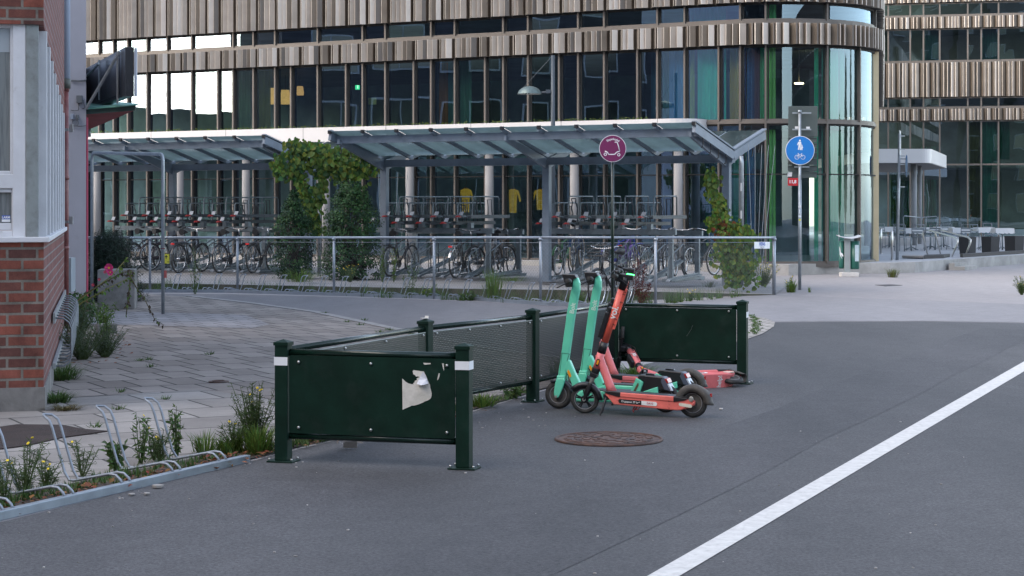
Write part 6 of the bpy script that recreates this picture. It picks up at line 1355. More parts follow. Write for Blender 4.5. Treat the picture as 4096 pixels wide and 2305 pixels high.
def chair(x, Y, a, lab):
    c = TG(x, Y); th = thing('terrace_chair', lab, 'chair', (c.x, c.y, TZ), a, group='restaurant terrace chairs', local=True)
    mb = MB(); mb.tube([V(-.2, -.2, .45), V(.2, -.2, .45), V(.2, .2, .45), V(-.2, .2, .45)], .012, 5, closed=True); mb.box((0, 0, .45), (.38, .38, .015)); mb.build('seat', chm, th)
    for sx_, sy in ((-1, -1), (1, -1), (-1, 1), (1, 1)): mb = MB(); mb.tube([V(.19 * sx_, .19 * sy, .45), V(.21 * sx_, .22 * sy, 0)], .012, 5); mb.build('leg', chm, th)
    mb = MB(); mb.tube([V(-.19, .2, .45), V(-.19, .25, .85), V(.19, .25, .85), V(.19, .2, .45)], .012, 5)
    for z in (.62, .72): mb.box((0, .23, z), (.36, .012, .05))
    mb.build('backrest', chm, th)
tl = [(3558, 66, 'leftmost terrace table under a white cloth beside the sign mast'), (3645, 62, 'terrace table with white cloth just right of the sign mast'), (3722, 64, 'terrace table with white cloth in front of the canopy columns'), (3775, 66, 'terrace table with white cloth behind the left handrail'), (3838, 63, 'terrace table with white cloth behind the right handrail'), (3935, 64, 'terrace table with white cloth left of the middle black planter'), (4010, 62, 'rightmost terrace table with white cloth above the black planters')]
for x, Y, l in tl: table(x, Y, l)
ch = [(3535, 64.5, .4, 'terrace chair left of the sign mast'), (3585, 64, 3.3, 'terrace chair directly behind the sign mast'), (3612, 60.5, .2, 'terrace chair left of the second table'), (3672, 60.8, 2.9, 'terrace chair between the second and third tables'), (3700, 62, .5, 'terrace chair in front of the canopy column'), (3752, 62.5, 2.5, 'terrace chair behind the left handrail'), (3800, 64, .3, 'terrace chair between the two handrails'), (3865, 62, 3.0, 'terrace chair left of the first black planter'), (3918, 61.5, .6, 'terrace chair between the first two black planters'), (3968, 66, 2.2, 'terrace chair behind the middle black planter')]
for x, Y, a, l in ch: chair(x, Y, a, l)
for i, (x0, x1, Y) in enumerate(((3846, 3911, 56.0), (3936, 4006, 57.0), (4030, 4105, 58.0))):
    a, b = (x0 - 2048) / F * Y, (x1 - 2048) / F * Y; th = thing('planter', ('square black planter beside the right handrail', 'square black planter in the middle of the terrace edge', 'black planter with red leaved plants at the right end of the terrace edge')[i], 'planter', ((a + b) / 2, Y, TZ), group='black planters on the terrace edge')
    w_ = (b - a); mb = MB(); c = V((a + b) / 2, Y + w_ / 2, TZ); M = Matrix.Rotation(.6, 3, 'Z'); h = .53
    def rg(s, z): return [V(c.x, c.y, z) + M @ V(x * s, y * s, 0) for x, y in ((-1, -1), (1, -1), (1, 1), (-1, 1))]
    r0, r1, r2 = rg(w_ * .34, TZ), rg(w_ * .37, TZ + h), rg(w_ * .31, TZ + h)
    for k in range(4): j = (k + 1) % 4; mb.face([r0[k], r0[j], r1[j], r1[k]]); mb.face([r1[k], r1[j], r2[j], r2[k]]); mb.face([r2[k], r2[j], V(r2[j].x, r2[j].y, TZ + h - .06), V(r2[k].x, r2[k].y, TZ + h - .06)])
    mb.build('pot', pl_m, th); mb = MB(); mb.face([V(p.x, p.y, TZ + h - .06) for p in r2]); mb.build('soil', soil_m, th)
    if i == 2: leafy = thing
for i, xs in enumerate(((0,), (52,))):
    dx = xs[0]; th = thing('handrail', ('left polished steel handrail loop at the terrace steps', 'right polished steel handrail loop at the terrace steps')[i], 'handrail', tuple(PX(3800 + dx, 1050, 54)), group='handrails at the terrace steps')
    mb = MB(); mb.tube([PX(3715 + dx, 1036, 56), PX(3690 + dx, 938, 56), PX(3692 + dx, 928, 56), PX(3704 + dx, 921, 56), PX(3722 + dx, 923, 55.7), PX(3820 + dx, 950, 54), PX(3831 + dx, 960, 53.8), PX(3830 + dx, 972, 53.8), PX(3796 + dx, 1058, 53.8)], .024, 10); mb.build('pipe', steel, th)
for x, y0, y1, Y, l in ((3524, 917, 1006, 57, 'slim steel bollard farther back beside the curved glass'), (3568, 925, 1046, 50.2, 'slim steel bollard nearest the plinth left of the sign mast')):
    mb = MB(); p = PX(x, y1, Y); p.z = TZ; q = V(p.x, p.y, PX(x, y0, Y).z); mb.tube([p, q, q + V(0, 0, .01)], [.032, .032, .02], 14); mb.disc(p + V(0, 0, .006), (0, 0, 1), .06, .012, 16); tag(mb.build('bollard', steel), l, 'bollard', 'steel bollards on the terrace')
th = thing('trolley_frame', 'thin grey pipe frame standing among the terrace tables', 'trolley', tuple(PX(3690, 1000, 61)))
mb = MB(); mb.tube([PX(3618, 940, 60), PX(3613, 870, 60), PX(3618, 864, 60), PX(3660, 868, 61), PX(3680, 871, 62), PX(3745, 866, 62), PX(3751, 872, 62), PX(3742, 940, 62)], .018, 6); mb.tube([PX(3705, 866, 62), PX(3702, 938, 62)], .016, 6); q = PX(3618, 940, 60); q2 = PX(3742, 940, 62); mb.tube([q, V(q.x, q.y, TZ)], .018, 6); mb.tube([q2, V(q2.x, q2.y, TZ)], .018, 6); mb.build('pipe', chm, th)
dkw = mat('dark deck wood', (.03, .027, .028), .7, var=.2, scale=4); lw_ = mat('pale board', (.33, .30, .28), .8, var=.12, scale=4)
mb = MB(); mb.prism([V(p.x, p.y, TZ + .03) for p in (PX(3608, 1046, 52), PX(3692, 1050, 51.3), PX(3700, 1046, 52.4), PX(3620, 1041, 53))], (0, 0, .05)); tag(mb.build('board', lw_), 'pale flat board lying at the terrace edge right of the mast', 'board')
def onT(x, Y): return V((x - 2048) / F * Y, Y, TZ)
mb = MB(); mb.prism([onT(3694, 51.4), onT(3775, 52.2), onT(3800, 53.6), onT(3700, 52.6)], (0, 0, .09)); tag(mb.build('deck_board', dkw), 'dark low deck board beside the terrace steps', 'board')
mb = MB(); mb.prism([onT(3852, 52.9), onT(4100, 57.3), onT(4300, 60.5), onT(4300, 61.0), onT(4100, 57.8), onT(3840, 53.4)], (0, 0, .10)); tag(mb.build('deck_edge', dkw), 'long dark timber edge along the front of the terrace', 'deck edge')
sa, sb_ = GP(3798, 1081), GP(3848, 1076); nst = V(-(sb_ - sa).y, (sb_ - sa).x, 0).normalized(); mb = MB()
for k, (z0_, z1_) in enumerate(((0, .10), (.10, .19))): mb.prism([V(p.x, p.y, z0_) for p in (sa - nst * (.42 - k * .28), sb_ - nst * (.42 - k * .28), sb_ + nst * .02, sa + nst * .02)], (0, 0, z1_ - z0_))
tag(mb.build('steps', plinth_m), 'low concrete steps up to the restaurant terrace between the handrails', 'steps')
# ================================================================ plants
def leaf(mb, p, n, s, m=0, shape=0, droop=None):
    n = n.normalized(); u = n.orthogonal().normalized(); a = R.uniform(0, 2 * pi); u = (Matrix.Rotation(a, 3, n) @ u)
    if droop: u = V(u.x, u.y, -abs(u.z) - droop).normalized(); n = (n - u * n.dot(u)).normalized()
    w = n.cross(u)
    if shape == 0: P = [p, p + u * s * .5 + w * s * .3 + n * s * .06, p + u * s, p + u * s * .5 - w * s * .3 + n * s * .06]; mb.face(P, m)
    elif shape == 1:       # heart leaf
        P = [p, p - u * .12 * s + w * .28 * s + n * .05 * s, p + u * .2 * s + w * .52 * s + n * .08 * s, p + u * .62 * s + w * .38 * s, p + u * s - n * .08 * s, p + u * .62 * s - w * .38 * s, p + u * .2 * s - w * .52 * s + n * .08 * s, p - u * .12 * s - w * .28 * s + n * .05 * s]
        mb.face(P[:5], m); mb.face([P[0], P[4], P[5], P[6], P[7]], m)
    elif shape == 3: P = [p, p + u * s * .45 + w * s * .13 + n * s * .05, p + u * s, p + u * s * .5 - w * s * .13 + n * s * .05]; mb.face(P, m)
    else:                  # blade
        mb.face([p - w * s * .05, p + w * s * .05, p + u * s], m)
def rv(r=R): 
    while True:
        v = V(r.uniform(-1, 1), r.uniform(-1, 1), r.uniform(-1, 1))
        if 0.05 < v.length < 1: return v
g_ivy = leafmat('dark ivy leaves', (.02, .055, .025), .5, .02); g_ivy2 = leafmat('mid ivy leaves', (.04, .10, .033), .45, .03)
g_vine = leafmat('bright vine leaves', (.095, .155, .033), .4, .03, .4); g_aut = leafmat('autumn vine leaves', (.12, .18, .028), .45, .06, .4); g_red = leafmat('reddish vine leaves', (.14, .055, .02), .4, .03)
g_weed = leafmat('weed green', (.07, .125, .035), .4, .03); g_grass = leafmat('grass green', (.10, .17, .032), .4, .03); g_silv = leafmat('grey green leaves', (.085, .115, .085), .35, .03, .2)
g_fir = leafmat('dark conifer needles', (.008, .020, .011), .6, .02, .1); stem_m = mat('dry stem', (.10, .085, .045), .8, var=.3, scale=10); gst = mat('green stem', (.05, .08, .02), .7, var=.2); bark = mat('woody stem', (.06, .05, .04), .9, var=.3)
yel = mat('yellow petals', (.75, .55, .02), .6); dockm = leafmat('rusty seed heads', (.085, .014, .012), .5, .01, .15); pinkm = mat('pink petals', (.65, .04, .20), .6, var=.2, scale=20); dryl = leafmat('dry leaves', (.20, .075, .03), .5, .03, .2)
def bush(name, label, cat, c, rx, ry, h, nclump, per, ls, mats, seed=1, shape=0, top=None, z0=0):
    global R
    R = random.Random(seed); th = thing(name, label, cat, tuple(c)); mb = MB(); st = MB()
    for i in range(nclump):
        t = R.random(); a = R.uniform(0, 2 * pi); prof = sin(pi * min(1, (t * .92 + .12))) ** .6 * (1.05 - .25 * t) if top is None else top(t)
        rr_ = sqrt(R.uniform(.25, 1.0)); q = V(c.x + cos(a) * rx * prof * rr_, c.y + sin(a) * ry * prof * rr_, c.z + z0 + t * h * (1.0 - .12 * rr_)); cr = R.uniform(.6, 1.3) * ls * 2.2; mi = R.choice(range(len(mats)))
        for k in range(per):
            v = rv() * cr; v.z *= .8; out = V(cos(a), sin(a), .5) + rv() * .8; leaf(mb, q + v, out, ls * R.uniform(.6, 1.3), mi, shape, .2 if shape == 1 else None)
        if i % 6 == 0: st.tube([V(c.x + R.uniform(-.1, .1), c.y + R.uniform(-.05, .05), c.z), V(lerp(c.x, q.x, .4), lerp(c.y, q.y, .4), lerp(c.z, q.z, .6)), q], [.02, .012, .005], 5)
    mb.build('foliage', mats, th); st.build('stem', bark, th); return th
GZ = .17
bush('ivy_bush', 'dark ivy covered shrub left of the climbing vine and shelter pipe', 'shrub', V((1175 - 2048) / F * 40.8, 40.8, GZ), .55, .45, 2.02, 320, 22, .055, [g_ivy, g_ivy, g_ivy2], 11)
bush('ivy_bush', 'tall dark green shrub right of the climbing vine, behind the mesh fence', 'shrub', V((1405 - 2048) / F * 40.2, 40.2, GZ), .68, .5, 2.25, 420, 24, .058, [g_ivy, g_ivy2, g_ivy2], 12, top=lambda t: (1.0 - .15 * t) if t < .7 else (.9 - 1.9 * (t - .7)))
bush('conifer_bush', 'dark spreading conifer between the grey building and the hoop frame', 'shrub', V((440 - 2048) / F * 34, 34, 0), .62, .6, 1.32, 520, 34, .10, [g_fir], 13, shape=2, top=lambda t: 1.0 - .6 * t)
def vine(label, pathp, spread, n, ls, mats, seed, cat='vine', name='climbing_vine', shape=1):
    global R
    R = random.Random(seed); th = thing(name, label, cat, tuple(pathp[0][0])); mb = MB(); st = MB()
    for segs in pathp:
        st.tube(segs, .012, 5)
        Ls = [(b - a).length for a, b in zip(segs, segs[1:])]; T = sum(Ls)
        for i in range(int(n * T)):
            u = R.uniform(0, T); k = 0
            while u > Ls[k]: u -= Ls[k]; k += 1
            p = segs[k].lerp(segs[k + 1], u / Ls[k]); sp = spread[pathp.index(segs)]; q = p + V(R.gauss(0, sp * .5), R.gauss(0, sp * .4), R.gauss(0, sp * .5))
            leaf(mb, q, V(R.uniform(-.5, .5), -1, R.uniform(-.1, .6)), ls * R.uniform(.6, 1.25), R.choice(range(len(mats))), shape, .6)
    mb.build('leaves', mats, th); st.build('stem', bark, th); return th
Yv = 41.6
def q_(x, y, Y=Yv): return PX(x, y, Y)
vine('bright green large leaved climber draped between the two bicycle shelters', [[q_(1165, 575), q_(1210, 590), q_(1270, 600), q_(1330, 615), q_(1400, 610), q_(1470, 625), q_(1505, 650)], [q_(1180, 620), q_(1190, 690), q_(1210, 740), q_(1235, 790), q_(1250, 850), q_(1262, 930)], [q_(1310, 620), q_(1330, 680), q_(1400, 660), q_(1460, 670), q_(1400, 690)], [q_(1120, 625), q_(1110, 660), q_(1125, 690)], [q_(1290, 620), q_(1285, 760), q_(1275, 800)], [q_(1180, 600), q_(1170, 660), q_(1165, 700)], [q_(1200, 640), q_(1260, 640), q_(1320, 650)], [q_(1350, 640), q_(1430, 640), q_(1480, 660)]], [.17, .16, .30, .14, .09, .17, .26, .26], 235, .105, [g_vine, g_vine, g_aut, g_ivy2], 21)
Yr = 36.6
vine('autumn coloured climber at the right end of the shelter by the fence sign', [[q_(2845, 700, Yr), q_(2850, 760, Yr), q_(2880, 820, Yr), q_(2885, 880, Yr), q_(2930, 930, Yr)], [q_(2860, 720, Yr), q_(2835, 725, Yr)], [q_(2930, 930, Yr), q_(2890, 970, Yr), q_(2920, 1040, Yr), q_(2935, 1110, Yr)], [q_(2930, 930, Yr), q_(3000, 940, Yr)], [q_(2960, 980, Yr), q_(2980, 1050, Yr), q_(2960, 1110, Yr)], [q_(2840, 880, Yr), q_(2880, 890, Yr)]], [.13, .1, .26, .16, .34, .14], 420, .085, [g_vine, g_aut, g_aut, g_weed], 22)
vine('reddish leaves on the lower part of the right climber', [[q_(2880, 870, Yr - .1), q_(2900, 900, Yr - .1), q_(2880, 960, Yr - .1)]], [.15], 130, .08, [g_red, g_aut], 23)
def weed(label, c, h, w, kind='tall', seed=1, flowers=0, cat='weed', mats=None, n=None, name='weed', grp=None):
    global R
    R = random.Random(seed); th = thing(name, label, cat, tuple(c), group=grp); mb = MB(); st = MB(); fl = []
    if kind == 'grass':
        for i in range(n or 60):
            a = R.uniform(0, 2 * pi); b = V(c.x + cos(a) * w * R.uniform(0, .6), c.y + sin(a) * w * R.uniform(0, .6), c.z); hh_ = h * R.uniform(.5, 1.1); o = V(cos(a), sin(a), 0) * w * R.uniform(.1, .9); s_ = V(-sin(a), cos(a), 0) * .004 * (1 + h)
            m_ = b + o * .4 + V(0, 0, hh_ * .65); t_ = b + o + V(0, 0, hh_); mb.face([b - s_, b + s_, m_ + s_ * .8, m_ - s_ * .8], 0); mb.face([m_ - s_ * .8, m_ + s_ * .8, t_], 0)
    else:
        for i in range(n or 9):
            a = R.uniform(0, 2 * pi); o = V(cos(a), sin(a), 0) * w * R.uniform(.1, 1); hh_ = h * R.uniform(.55, 1.05); P = [V(c.x, c.y, c.z) + o * .12, V(c.x, c.y, c.z) + o * .45 + V(0, 0, hh_ * .5), V(c.x, c.y, c.z) + o * .9 + V(R.uniform(-.02, .02), 0, hh_)]
            st.tube(P, [.004, .003, .0015], 4)
            for k in range(int(10 + 34 * hh_)):
                t = R.uniform(.08, 1); q = P[0].lerp(P[1], t * 2) if t < .5 else P[1].lerp(P[2], t * 2 - 1); d = rv().normalized(); d.z = abs(d.z) * .7
                if kind == 'twig':
                    e = q + d * R.uniform(.03, .08) * (1.2 - t * .5); st.tube([q, e], [.0022, .0012], 3)
                    for j in range(3): leaf(mb, q.lerp(e, R.random()), rv(), .028 * R.uniform(.6, 1.5), 0, 2)
                else: leaf(mb, q + d * .01, rv() + V(0, -.3, .5), (.05 if kind == 'tall' else .055) * R.uniform(.4, 1.4), 0, 3 if kind == 'tall' or R.random() < .6 else 0)
            if flowers and R.random() < flowers:
                e = P[2] + rv() * .01; q9 = MB(); q9.disc(e, rv() + V(0, -.5, 1), .0075 + .003 * R.random(), .005, 8); fl.append(q9)
    mb.build('leaves', mats or [g_grass if kind == 'grass' else g_weed], th)
    if st.v: st.build('stem', gst, th)
    for q9 in fl: q9.build('flower', yel, th)
    return th
F0 = lambda x, y, z=.012: GP(x, y, z)
weed('twiggy grey green weed in the front strip, leftmost, in front of the first wheel loops', F0(100, 1985), .34, .17, 'twig', 31, .1, n=14)
weed('twiggy weed in the front strip beside the second wheel loop', F0(185, 1960), .22, .14, 'twig', 32, .1, n=12)
weed('toothed leaf dandelion weed at the third wheel loop', F0(465, 1880), .21, .12, 'broad', 33, 0, n=8)
weed('slender yellow flowered weed between the third and fourth wheel loops', F0(565, 1855), .36, .09, 'tall', 34, .2, n=8)
weed('short feathery weed right of the slender yellow flowered one', F0(618, 1840), .2, .10, 'tall', 35, .2, n=8)
weed('upright weed with one long leaf behind the rightmost wheel loop', F0(708, 1830), .34, .07, 'tall', 36, 0, n=9)
weed('low green tuft in the strip right of the upright weed', F0(820, 1812), .15, .16, 'grass', 37, n=90)
weed('large bushy ragwort with yellow flowers beside the front barrier post', F0(1020, 1795), .46, .2, 'twig', 38, .15, n=46, name='ragwort')
weed('dense grass tuft at the foot of the front barrier post', F0(1030, 1812), .20, .20, 'grass', 39, n=220, name='grass_tuft')
weed('grass tuft in the strip left of the ragwort', F0(905, 1812), .12, .15, 'grass', 40, n=110, name='grass_tuft')
weed('leafy weed under the front barrier panel', F0(1240, 1765), .09, .16, 'broad', 41, n=12)
weed('grass tuft under the mesh railing nearest the front barrier', F0(1930, 1625), .12, .22, 'grass', 42, n=150, name='grass_tuft')
weed('leafy weed under the mesh railing beside its third post', F0(2050, 1590), .12, .18, 'broad', 43, n=14)
weed('grass growing through the mesh railing behind the leftmost mint scooter', F0(2240, 1520), .28, .16, 'grass', 44, n=90, name='grass_tuft')
weed('tuft of grass below the rear barrier near the fallen scooter', V(1.25, 18.9, 0), .16, .35, 'grass', 45, n=160, name='grass_tuft')
weed('dense green grass at the brick house corner', F0(250, 1520, 0), .16, .28, 'grass', 46, n=300, name='grass_tuft', mats=[g_weed])
weed('low grass patch at the foot of the grey house base', F0(225, 1612, 0), .10, .22, 'grass', 47, n=260, name='grass_tuft', mats=[g_weed])
weed('dry brown grass patch with yellow flowers beside the house base', F0(260, 1642, 0), .05, .2, 'grass', 48, n=200, name='grass_tuft', mats=[leafmat('dry grass', (.13, .11, .05), .4, .02)])
weed('grey green sprawling shrub along the brick side wall', F0(330, 1440, 0), .42, .42, 'twig', 49, n=60, mats=[g_silv], name='shrub')
weed('grey twiggy shrub in front of the wall rack', F0(420, 1430, 0), .36, .36, 'twig', 50, n=54, mats=[g_silv], name='shrub')
weed('leafless looking grey shrub below the meter cabinet', F0(310, 1370, 0), .5, .36, 'twig', 51, n=54, mats=[g_silv], name='shrub')
weed('green weed clump beside the small concrete lump', F0(420, 1375, 0), .5, .18, 'tall', 52, n=16, mats=[g_grass], name='weed')
weed('leafy weed clump at the foot of the large concrete block', F0(415, 1300, 0), .34, .24, 'broad', 53, n=18, mats=[g_grass], name='weed')
bush('ivy_patch', 'bright ivy patch under the grey building wall', 'ivy', V((345 - 2048) / F * 27, 26.4, 0), .32, .2, .50, 50, 16, .06, [g_weed, g_ivy2], 54)
weed('tall weed in front of the fence right of the hoop pole', F0(780, 1178, 0), .95, .16, 'tall', 55, n=7)
weed('clump of tall weeds inside the fence between two wheel loops', F0(1640, 1186, 0), .75, .32, 'tall', 56, n=9)
weed('broad leaved weed at the wall near the middle wheel loops', F0(1715, 1195, 0), .26, .3, 'broad', 57, n=14, mats=[g_grass])
weed('broad leaved low rosette at the wall right of the middle', F0(1880, 1203, 0), .2, .32, 'broad', 58, n=14, mats=[g_weed])
weed('tall grass at the wall right of the second fence post from the scooters', F0(1975, 1205, 0), .62, .3, 'grass', 59, n=120, name='grass_tuft')
weed('green weed at the wall behind the mint scooters', F0(2320, 1222, 0), .35, .2, 'tall', 60, n=9)
weed('leafy weeds at the wall below the red dock plant', F0(2570, 1220, 0), .3, .3, 'broad', 61, n=14)
weed('small yellow flowered weed at the wall right of the dock plant', F0(2760, 1205, 0), .22, .14, 'tall', 62, 1, n=8)
weed('yellow flowering bush inside the fence end', V((3055 - 2048) / F * 39.2, 39.2, .05), .48, .42, 'twig', 63, .95, n=60, mats=[g_grass], name='flowering_bush')
weed('dark green weed at the foot of the autumn climber', V((2990 - 2048) / F * 38.5, 38.5, .1), .45, .35, 'tall', 64, n=26)
weed('grass tuft at the foot of the blue sign mast', F0(3165, 1170, 0), .26, .16, 'grass', 65, n=140, name='grass_tuft')
weed('yellow flowering weed beside the blue sign mast', F0(3160, 1165, 0), .3, .14, 'tall', 66, .9, n=10)
weed('grass tuft at the foot of the edge on sign mast', F0(3570, 1110, 0), .24, .22, 'grass', 67, n=150, name='grass_tuft', mats=[leafmat('pale grass', (.11, .13, .04), .3, .02)])
weed('bushy weed at the right edge of the plaza', F0(4088, 1180, 0), .36, .2, 'twig', 68, .1, n=34)
weed('tiny tuft on the plaza right of the mast', F0(3238, 1170, 0), .12, .05, 'grass', 69, n=30, name='grass_tuft')
weed('spiky grey green rosette inside the fence left of the autumn climber', V((2838 - 2048) / F * 37.2, 37.2, .12), .14, .28, 'grass', 70, n=70, mats=[g_silv], name='rosette')
weed('tall yellowish weed behind the fence right of the tall dark shrub', V((1530 - 2048) / F * 38.4, 38.4, GZ), .72, .12, 'tall', 71, n=8, mats=[g_vine])
weed('second tall yellowish weed behind the fence near the rack hoops', V((1575 - 2048) / F * 38.4, 38.4, GZ), .66, .12, 'tall', 72, n=8, mats=[g_aut])
weed('yellow flowered weed in front of the tall dark shrub', V((1400 - 2048) / F * 38.5, 38.5, GZ), .35, .35, 'twig', 73, .8, n=22)
weed('grass strip weed below the left ivy shrub', V((1200 - 2048) / F * 38.6, 38.6, GZ), .3, .5, 'grass', 74, n=160, name='grass_tuft')
weed('seedling weeds on the platform beside the middle post', V((2050 - 2048) / F * 38.9, 38.9, GZ), .12, .5, 'grass', 75, n=90, name='grass_tuft')
weed('wispy pale stemmed weed between the first and second wheel loops', F0(330, 1905), .26, .14, 'twig', 81, .2, n=8)
weed('wispy weed at the fourth wheel loop, left of the upright weed', F0(640, 1850), .24, .12, 'twig', 82, .1, n=10)
weed('low feathery weed right behind the end of the floor rail', F0(940, 1808), .2, .14, 'twig', 83, .1, n=22)
weed('thin weed at the left edge of the front strip', F0(20, 2010), .3, .16, 'twig', 84, .1, n=10)
# loose mass of small weeds along the wall, cracks and corner
R = random.Random(5); mb = MB()
def tuft(c, h, w, n):
    for i in range(n):
        a = R.uniform(0, 2 * pi); b = c + V(cos(a), sin(a), 0) * w * R.uniform(0, .7); o = V(cos(a), sin(a), 0) * w * R.uniform(.1, .8); s_ = V(-sin(a), cos(a), 0) * .006; mb.face([b - s_, b + s_, b + o + V(0, 0, h * R.uniform(.5, 1.1))], 0)
for k in range(170):
    x = R.uniform(540, 2980); yb = 1166 + max(0, (x - 900)) * .041 if x < 2300 else (1222 if x < 2600 else 1222 - (x - 2600) * .085)
    p = GP(x, yb - R.uniform(0, 8)); tuft(p, R.uniform(.08, .3), .12, 16)
for x, y in ((1390, 1290), (1440, 1302), (1560, 1322), (1600, 1340), (1520, 1330), (1300, 1255), (560, 1445), (590, 1442), (600, 1470), (840, 1420), (470, 1640), (480, 1570), (660, 1600), (380, 1710), (1455, 1283), (1640, 1338)): tuft(GP(x, y), .05, .09, 26)
for k in range(60): a = k / 60; p = GP(3005 + 26 * sin(a * 3), 1262 + a * 75, .012); tuft(p + V(R.uniform(-.06, .06), R.uniform(-.1, .1), 0), .03, .05, 12)
for k in range(50): p = GP(R.uniform(1150, 2300), R.uniform(0, 8) + 0) if False else F0(lerp(1150, 2040, k / 50), lerp(1795, 1592, k / 50) + R.uniform(-14, 4)); tuft(p, R.uniform(.04, .12), .08, 14)
for k in range(60): p = F0(lerp(0, 1100, k / 60), lerp(2020, 1790, k / 60) + R.uniform(-22, 12)); tuft(p, R.uniform(.03, .10), .07, 14)
tag(mb.build('small_weeds', g_weed), kind='stuff')
mb = MB()
for i in range(150):
    sv = lerp(s_at(360), s_can - 1.2, i / 150) + R.uniform(-.05, .05)
    if R.random() < .7:
        p = pt(sv, .9, cz1)
        for k in range(9): leaf(mb, p + V(R.uniform(-.12, .12), R.uniform(-.04, .04), R.uniform(0, .06)), rv() + V(0, -.5, .6), .05 * R.uniform(.5, 1.3))
tag(mb.build('sedum', sed), kind='stuff')
# red dock plant
R = random.Random(9); dk_t = thing('dock_plant', 'dark red dock plant with dense seed heads in front of the retaining wall', 'dock plant', tuple(GP(2560, 1232))); c = GP(2560, 1232); mb = MB(); st = MB()
for sx0, y0, x1, y1 in ((2560, 1232, 2555, 1040), (2560, 1232, 2578, 1060), (2560, 1232, 2536, 1055), (2562, 1232, 2600, 1135)):
    a, b = PX(sx0, y0, c.y), PX(x1, y1, c.y + R.uniform(-.1, .1)); m_ = a.lerp(b, .5) + V(R.uniform(-.04, .04), 0, 0); st.tube([a, m_, b], [.007, .005, .002], 5)
    for k in range(420):
        t = R.uniform(.28, 1) ; q = a.lerp(m_, t * 2) if t < .5 else m_.lerp(b, t * 2 - 1); w_ = .075 * (1.15 - t) + .012; leaf(mb, q + V(R.gauss(0, w_ * .6), R.gauss(0, w_ * .6), R.uniform(-.03, .03)), rv(), .022 * R.uniform(.6, 1.4))
mb.build('seed_heads', dockm, dk_t); st.build('stem', mat('red stem', (.12, .03, .025), .7), dk_t)
# hollyhock with pink flowers leaning over the concrete block
R = random.Random(10); hh_t = thing('hollyhock', 'leaning hollyhock with pink flowers over the concrete block', 'hollyhock', tuple(GP(200, 1330))); st = MB(); mb = MB(); pk = MB(); dr = MB()
Yh = 24.5
def hq(x, y, Y=Yh): return PX(x, y, Y)
for P, c_ in (([hq(190, 1290), hq(330, 1190), hq(440, 1110), hq(512, 1030)], 1), ([hq(190, 1300), hq(350, 1170), hq(480, 1095), hq(525, 1080)], 0), ([hq(200, 1310), hq(330, 1210), hq(420, 1160), hq(520, 1110)], 1), ([hq(512, 1090), hq(545, 1150), hq(580, 1200), hq(620, 1280), hq(655, 1300)], 0), ([hq(525, 1080), hq(515, 1180), hq(505, 1260)], 0)):
    st.tube(P, [.011, .009, .007] + [.004] * (len(P) - 3), 5, c_)
    for k in range(34):
        t = R.random() * (len(P) - 1); i = int(t); q = P[i].lerp(P[i + 1], t - i); leaf(mb, q + rv() * .03, rv() + V(0, -1, .2), .05 * R.uniform(.5, 1.4), 0 if c_ or R.random() < .3 else 1, 0, .4)
st.build('stem', [stem_m, mat('yellow green stem', (.20, .20, .06), .7)], hh_t); mb.build('leaves', [g_grass, leafmat('dry pods', (.06, .045, .03), .4, .02, .1)], hh_t)
for x, y, r_ in ((436, 1072, .055), (441, 1090, .04), (421, 1088, .02), (372, 1140, .02), (398, 1118, .018)):
    q = hq(x, y, Yh - .05); pk = MB()
    for k in range(6): a = 2 * pi * k / 6; pk.prism([q, q + V(cos(a - .5) * r_, -.01, sin(a - .5) * r_), q + V(cos(a) * r_ * 1.1, -.02, sin(a) * r_ * 1.1), q + V(cos(a + .5) * r_, -.01, sin(a + .5) * r_)], (0, .003, 0))
    o = pk.build('flower', pinkm, hh_t); pk = MB(); pk.disc(q + V(0, -.012, 0), (0, 1, 0), r_ * .22, .02, 10); pk.build('flower_centre', yel, o)
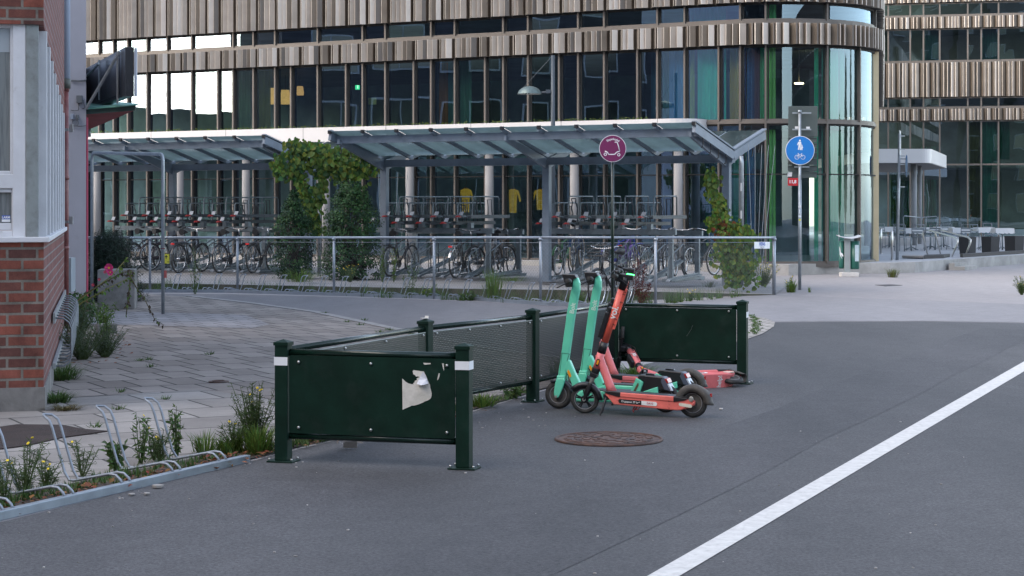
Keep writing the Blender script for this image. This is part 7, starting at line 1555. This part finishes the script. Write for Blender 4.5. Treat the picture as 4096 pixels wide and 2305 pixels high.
# dry leaves and litter
R = random.Random(12); mb = MB()
for k in range(420):
    t = R.random() ** .8; x = lerp(0, 2000, t) if R.random() < .3 else lerp(0, 1150, t); yb = lerp(2040, 1822, x / 985) if x < 985 else lerp(1822, 1610, (x - 985) / 1015)
    p = F0(x, yb + R.gauss(0, 12), .02); leaf(mb, p + V(0, 0, R.uniform(0, .02)), rv() * .6 + V(0, 0, 1), R.uniform(.02, .06))
for k in range(80): p = GP(R.uniform(250, 520), R.uniform(1330, 1460)); leaf(mb, p + V(0, 0, .01), rv() * .5 + V(0, 0, 1), R.uniform(.03, .07))
tag(mb.build('fallen_leaves', dryl), kind='stuff')
mb = MB(); gritm = mat('pale grit', (.34, .32, .30), .8, isl=.5)
for k in range(120):
    x = R.uniform(0, 4000); y = R.uniform(1500, 2300); p = GP(x, y, .006)
    if R.random() < .45: x = R.uniform(400, 2300); y = lerp(2010, 1640, (x - 300) / 1800) + R.gauss(15, 45); p = GP(x, y, .006)
    s_ = R.uniform(.002, .0065); mb.box(p, (s_ * R.uniform(1, 3), s_ * 2, s_), 0, Matrix.Rotation(R.uniform(0, 3), 3, 'Z'))
tag(mb.build('street_grit', gritm), kind='stuff')
q = F0(1385, 1788, .02); mb = MB()
R = random.Random(3)
for k in range(9): a = q + V(R.uniform(-.07, .07), R.uniform(-.04, .04), R.uniform(0, .05)); mb.face([a, a + rv() * .07 + V(.03, 0, 0), a + rv() * .06 + V(0, 0, .03)])
mb.box(q + V(.03, -.02, .02), (.10, .004, .06), 0, Matrix.Rotation(.5, 3, 'X')); tag(mb.build('crumpled_paper', mat('dirty paper', (.45, .40, .37), .8)), 'crumpled paper litter on the ground behind the front barrier panel', 'litter')
for x, y, s_, l in ((630, 1950, .035, 'crumpled pale wrapper on the road beside the front floor rail'), (525, 1981, .022, 'small brown pebble on the road below the second loop foot'), (586, 1978, .022, 'small green glass pebble on the road by the front rail'), (2885, 1638, .02, 'small white scrap on the road right of the front coral scooter')):
    mb = MB(); p = GP(x, y, .008); R = random.Random(x); 
    P = [p + V(cos(a) * s_ * R.uniform(.6, 1.2), sin(a) * s_ * R.uniform(.6, 1.2), 0) for a in [k * pi / 4 for k in range(8)]]; mb.prism(P, (0, 0, s_ * .5)); tag(mb.build('litter_piece', gritm, None, .003), l, 'litter')

# poplars down the street to the right of the photographer, mirrored in the curved glass
for i, (x, y, h, w, l) in enumerate(((46, 44, 9.0, 1.5, 'slim poplar across the street, nearest the glass corner'), (52, 36, 6.5, 2.2, 'round street tree between two poplars'), (55, 50, 11.0, 1.6, 'tallest poplar across the street'), (60, 42, 7.5, 2.6, 'broad street tree behind the poplars'), (50, 58, 5.5, 2.4, 'low street tree at the end of the row'), (62, 56, 9.5, 1.8, 'poplar at the far end of the row'))):
    th = bush('street_tree', l, 'tree', V(x, y, 0), w, w, h - 1.6, 170, 20, .34, [g_ivy, g_ivy2], 90 + i, z0=1.6); th['group'] = 'trees across the street'
    mb = MB(); mb.tube([V(x, y, 0), V(x, y, h * .5), V(x + .1, y, h * .9)], [.18, .12, .03], 8); mb.build('trunk', bark, th)
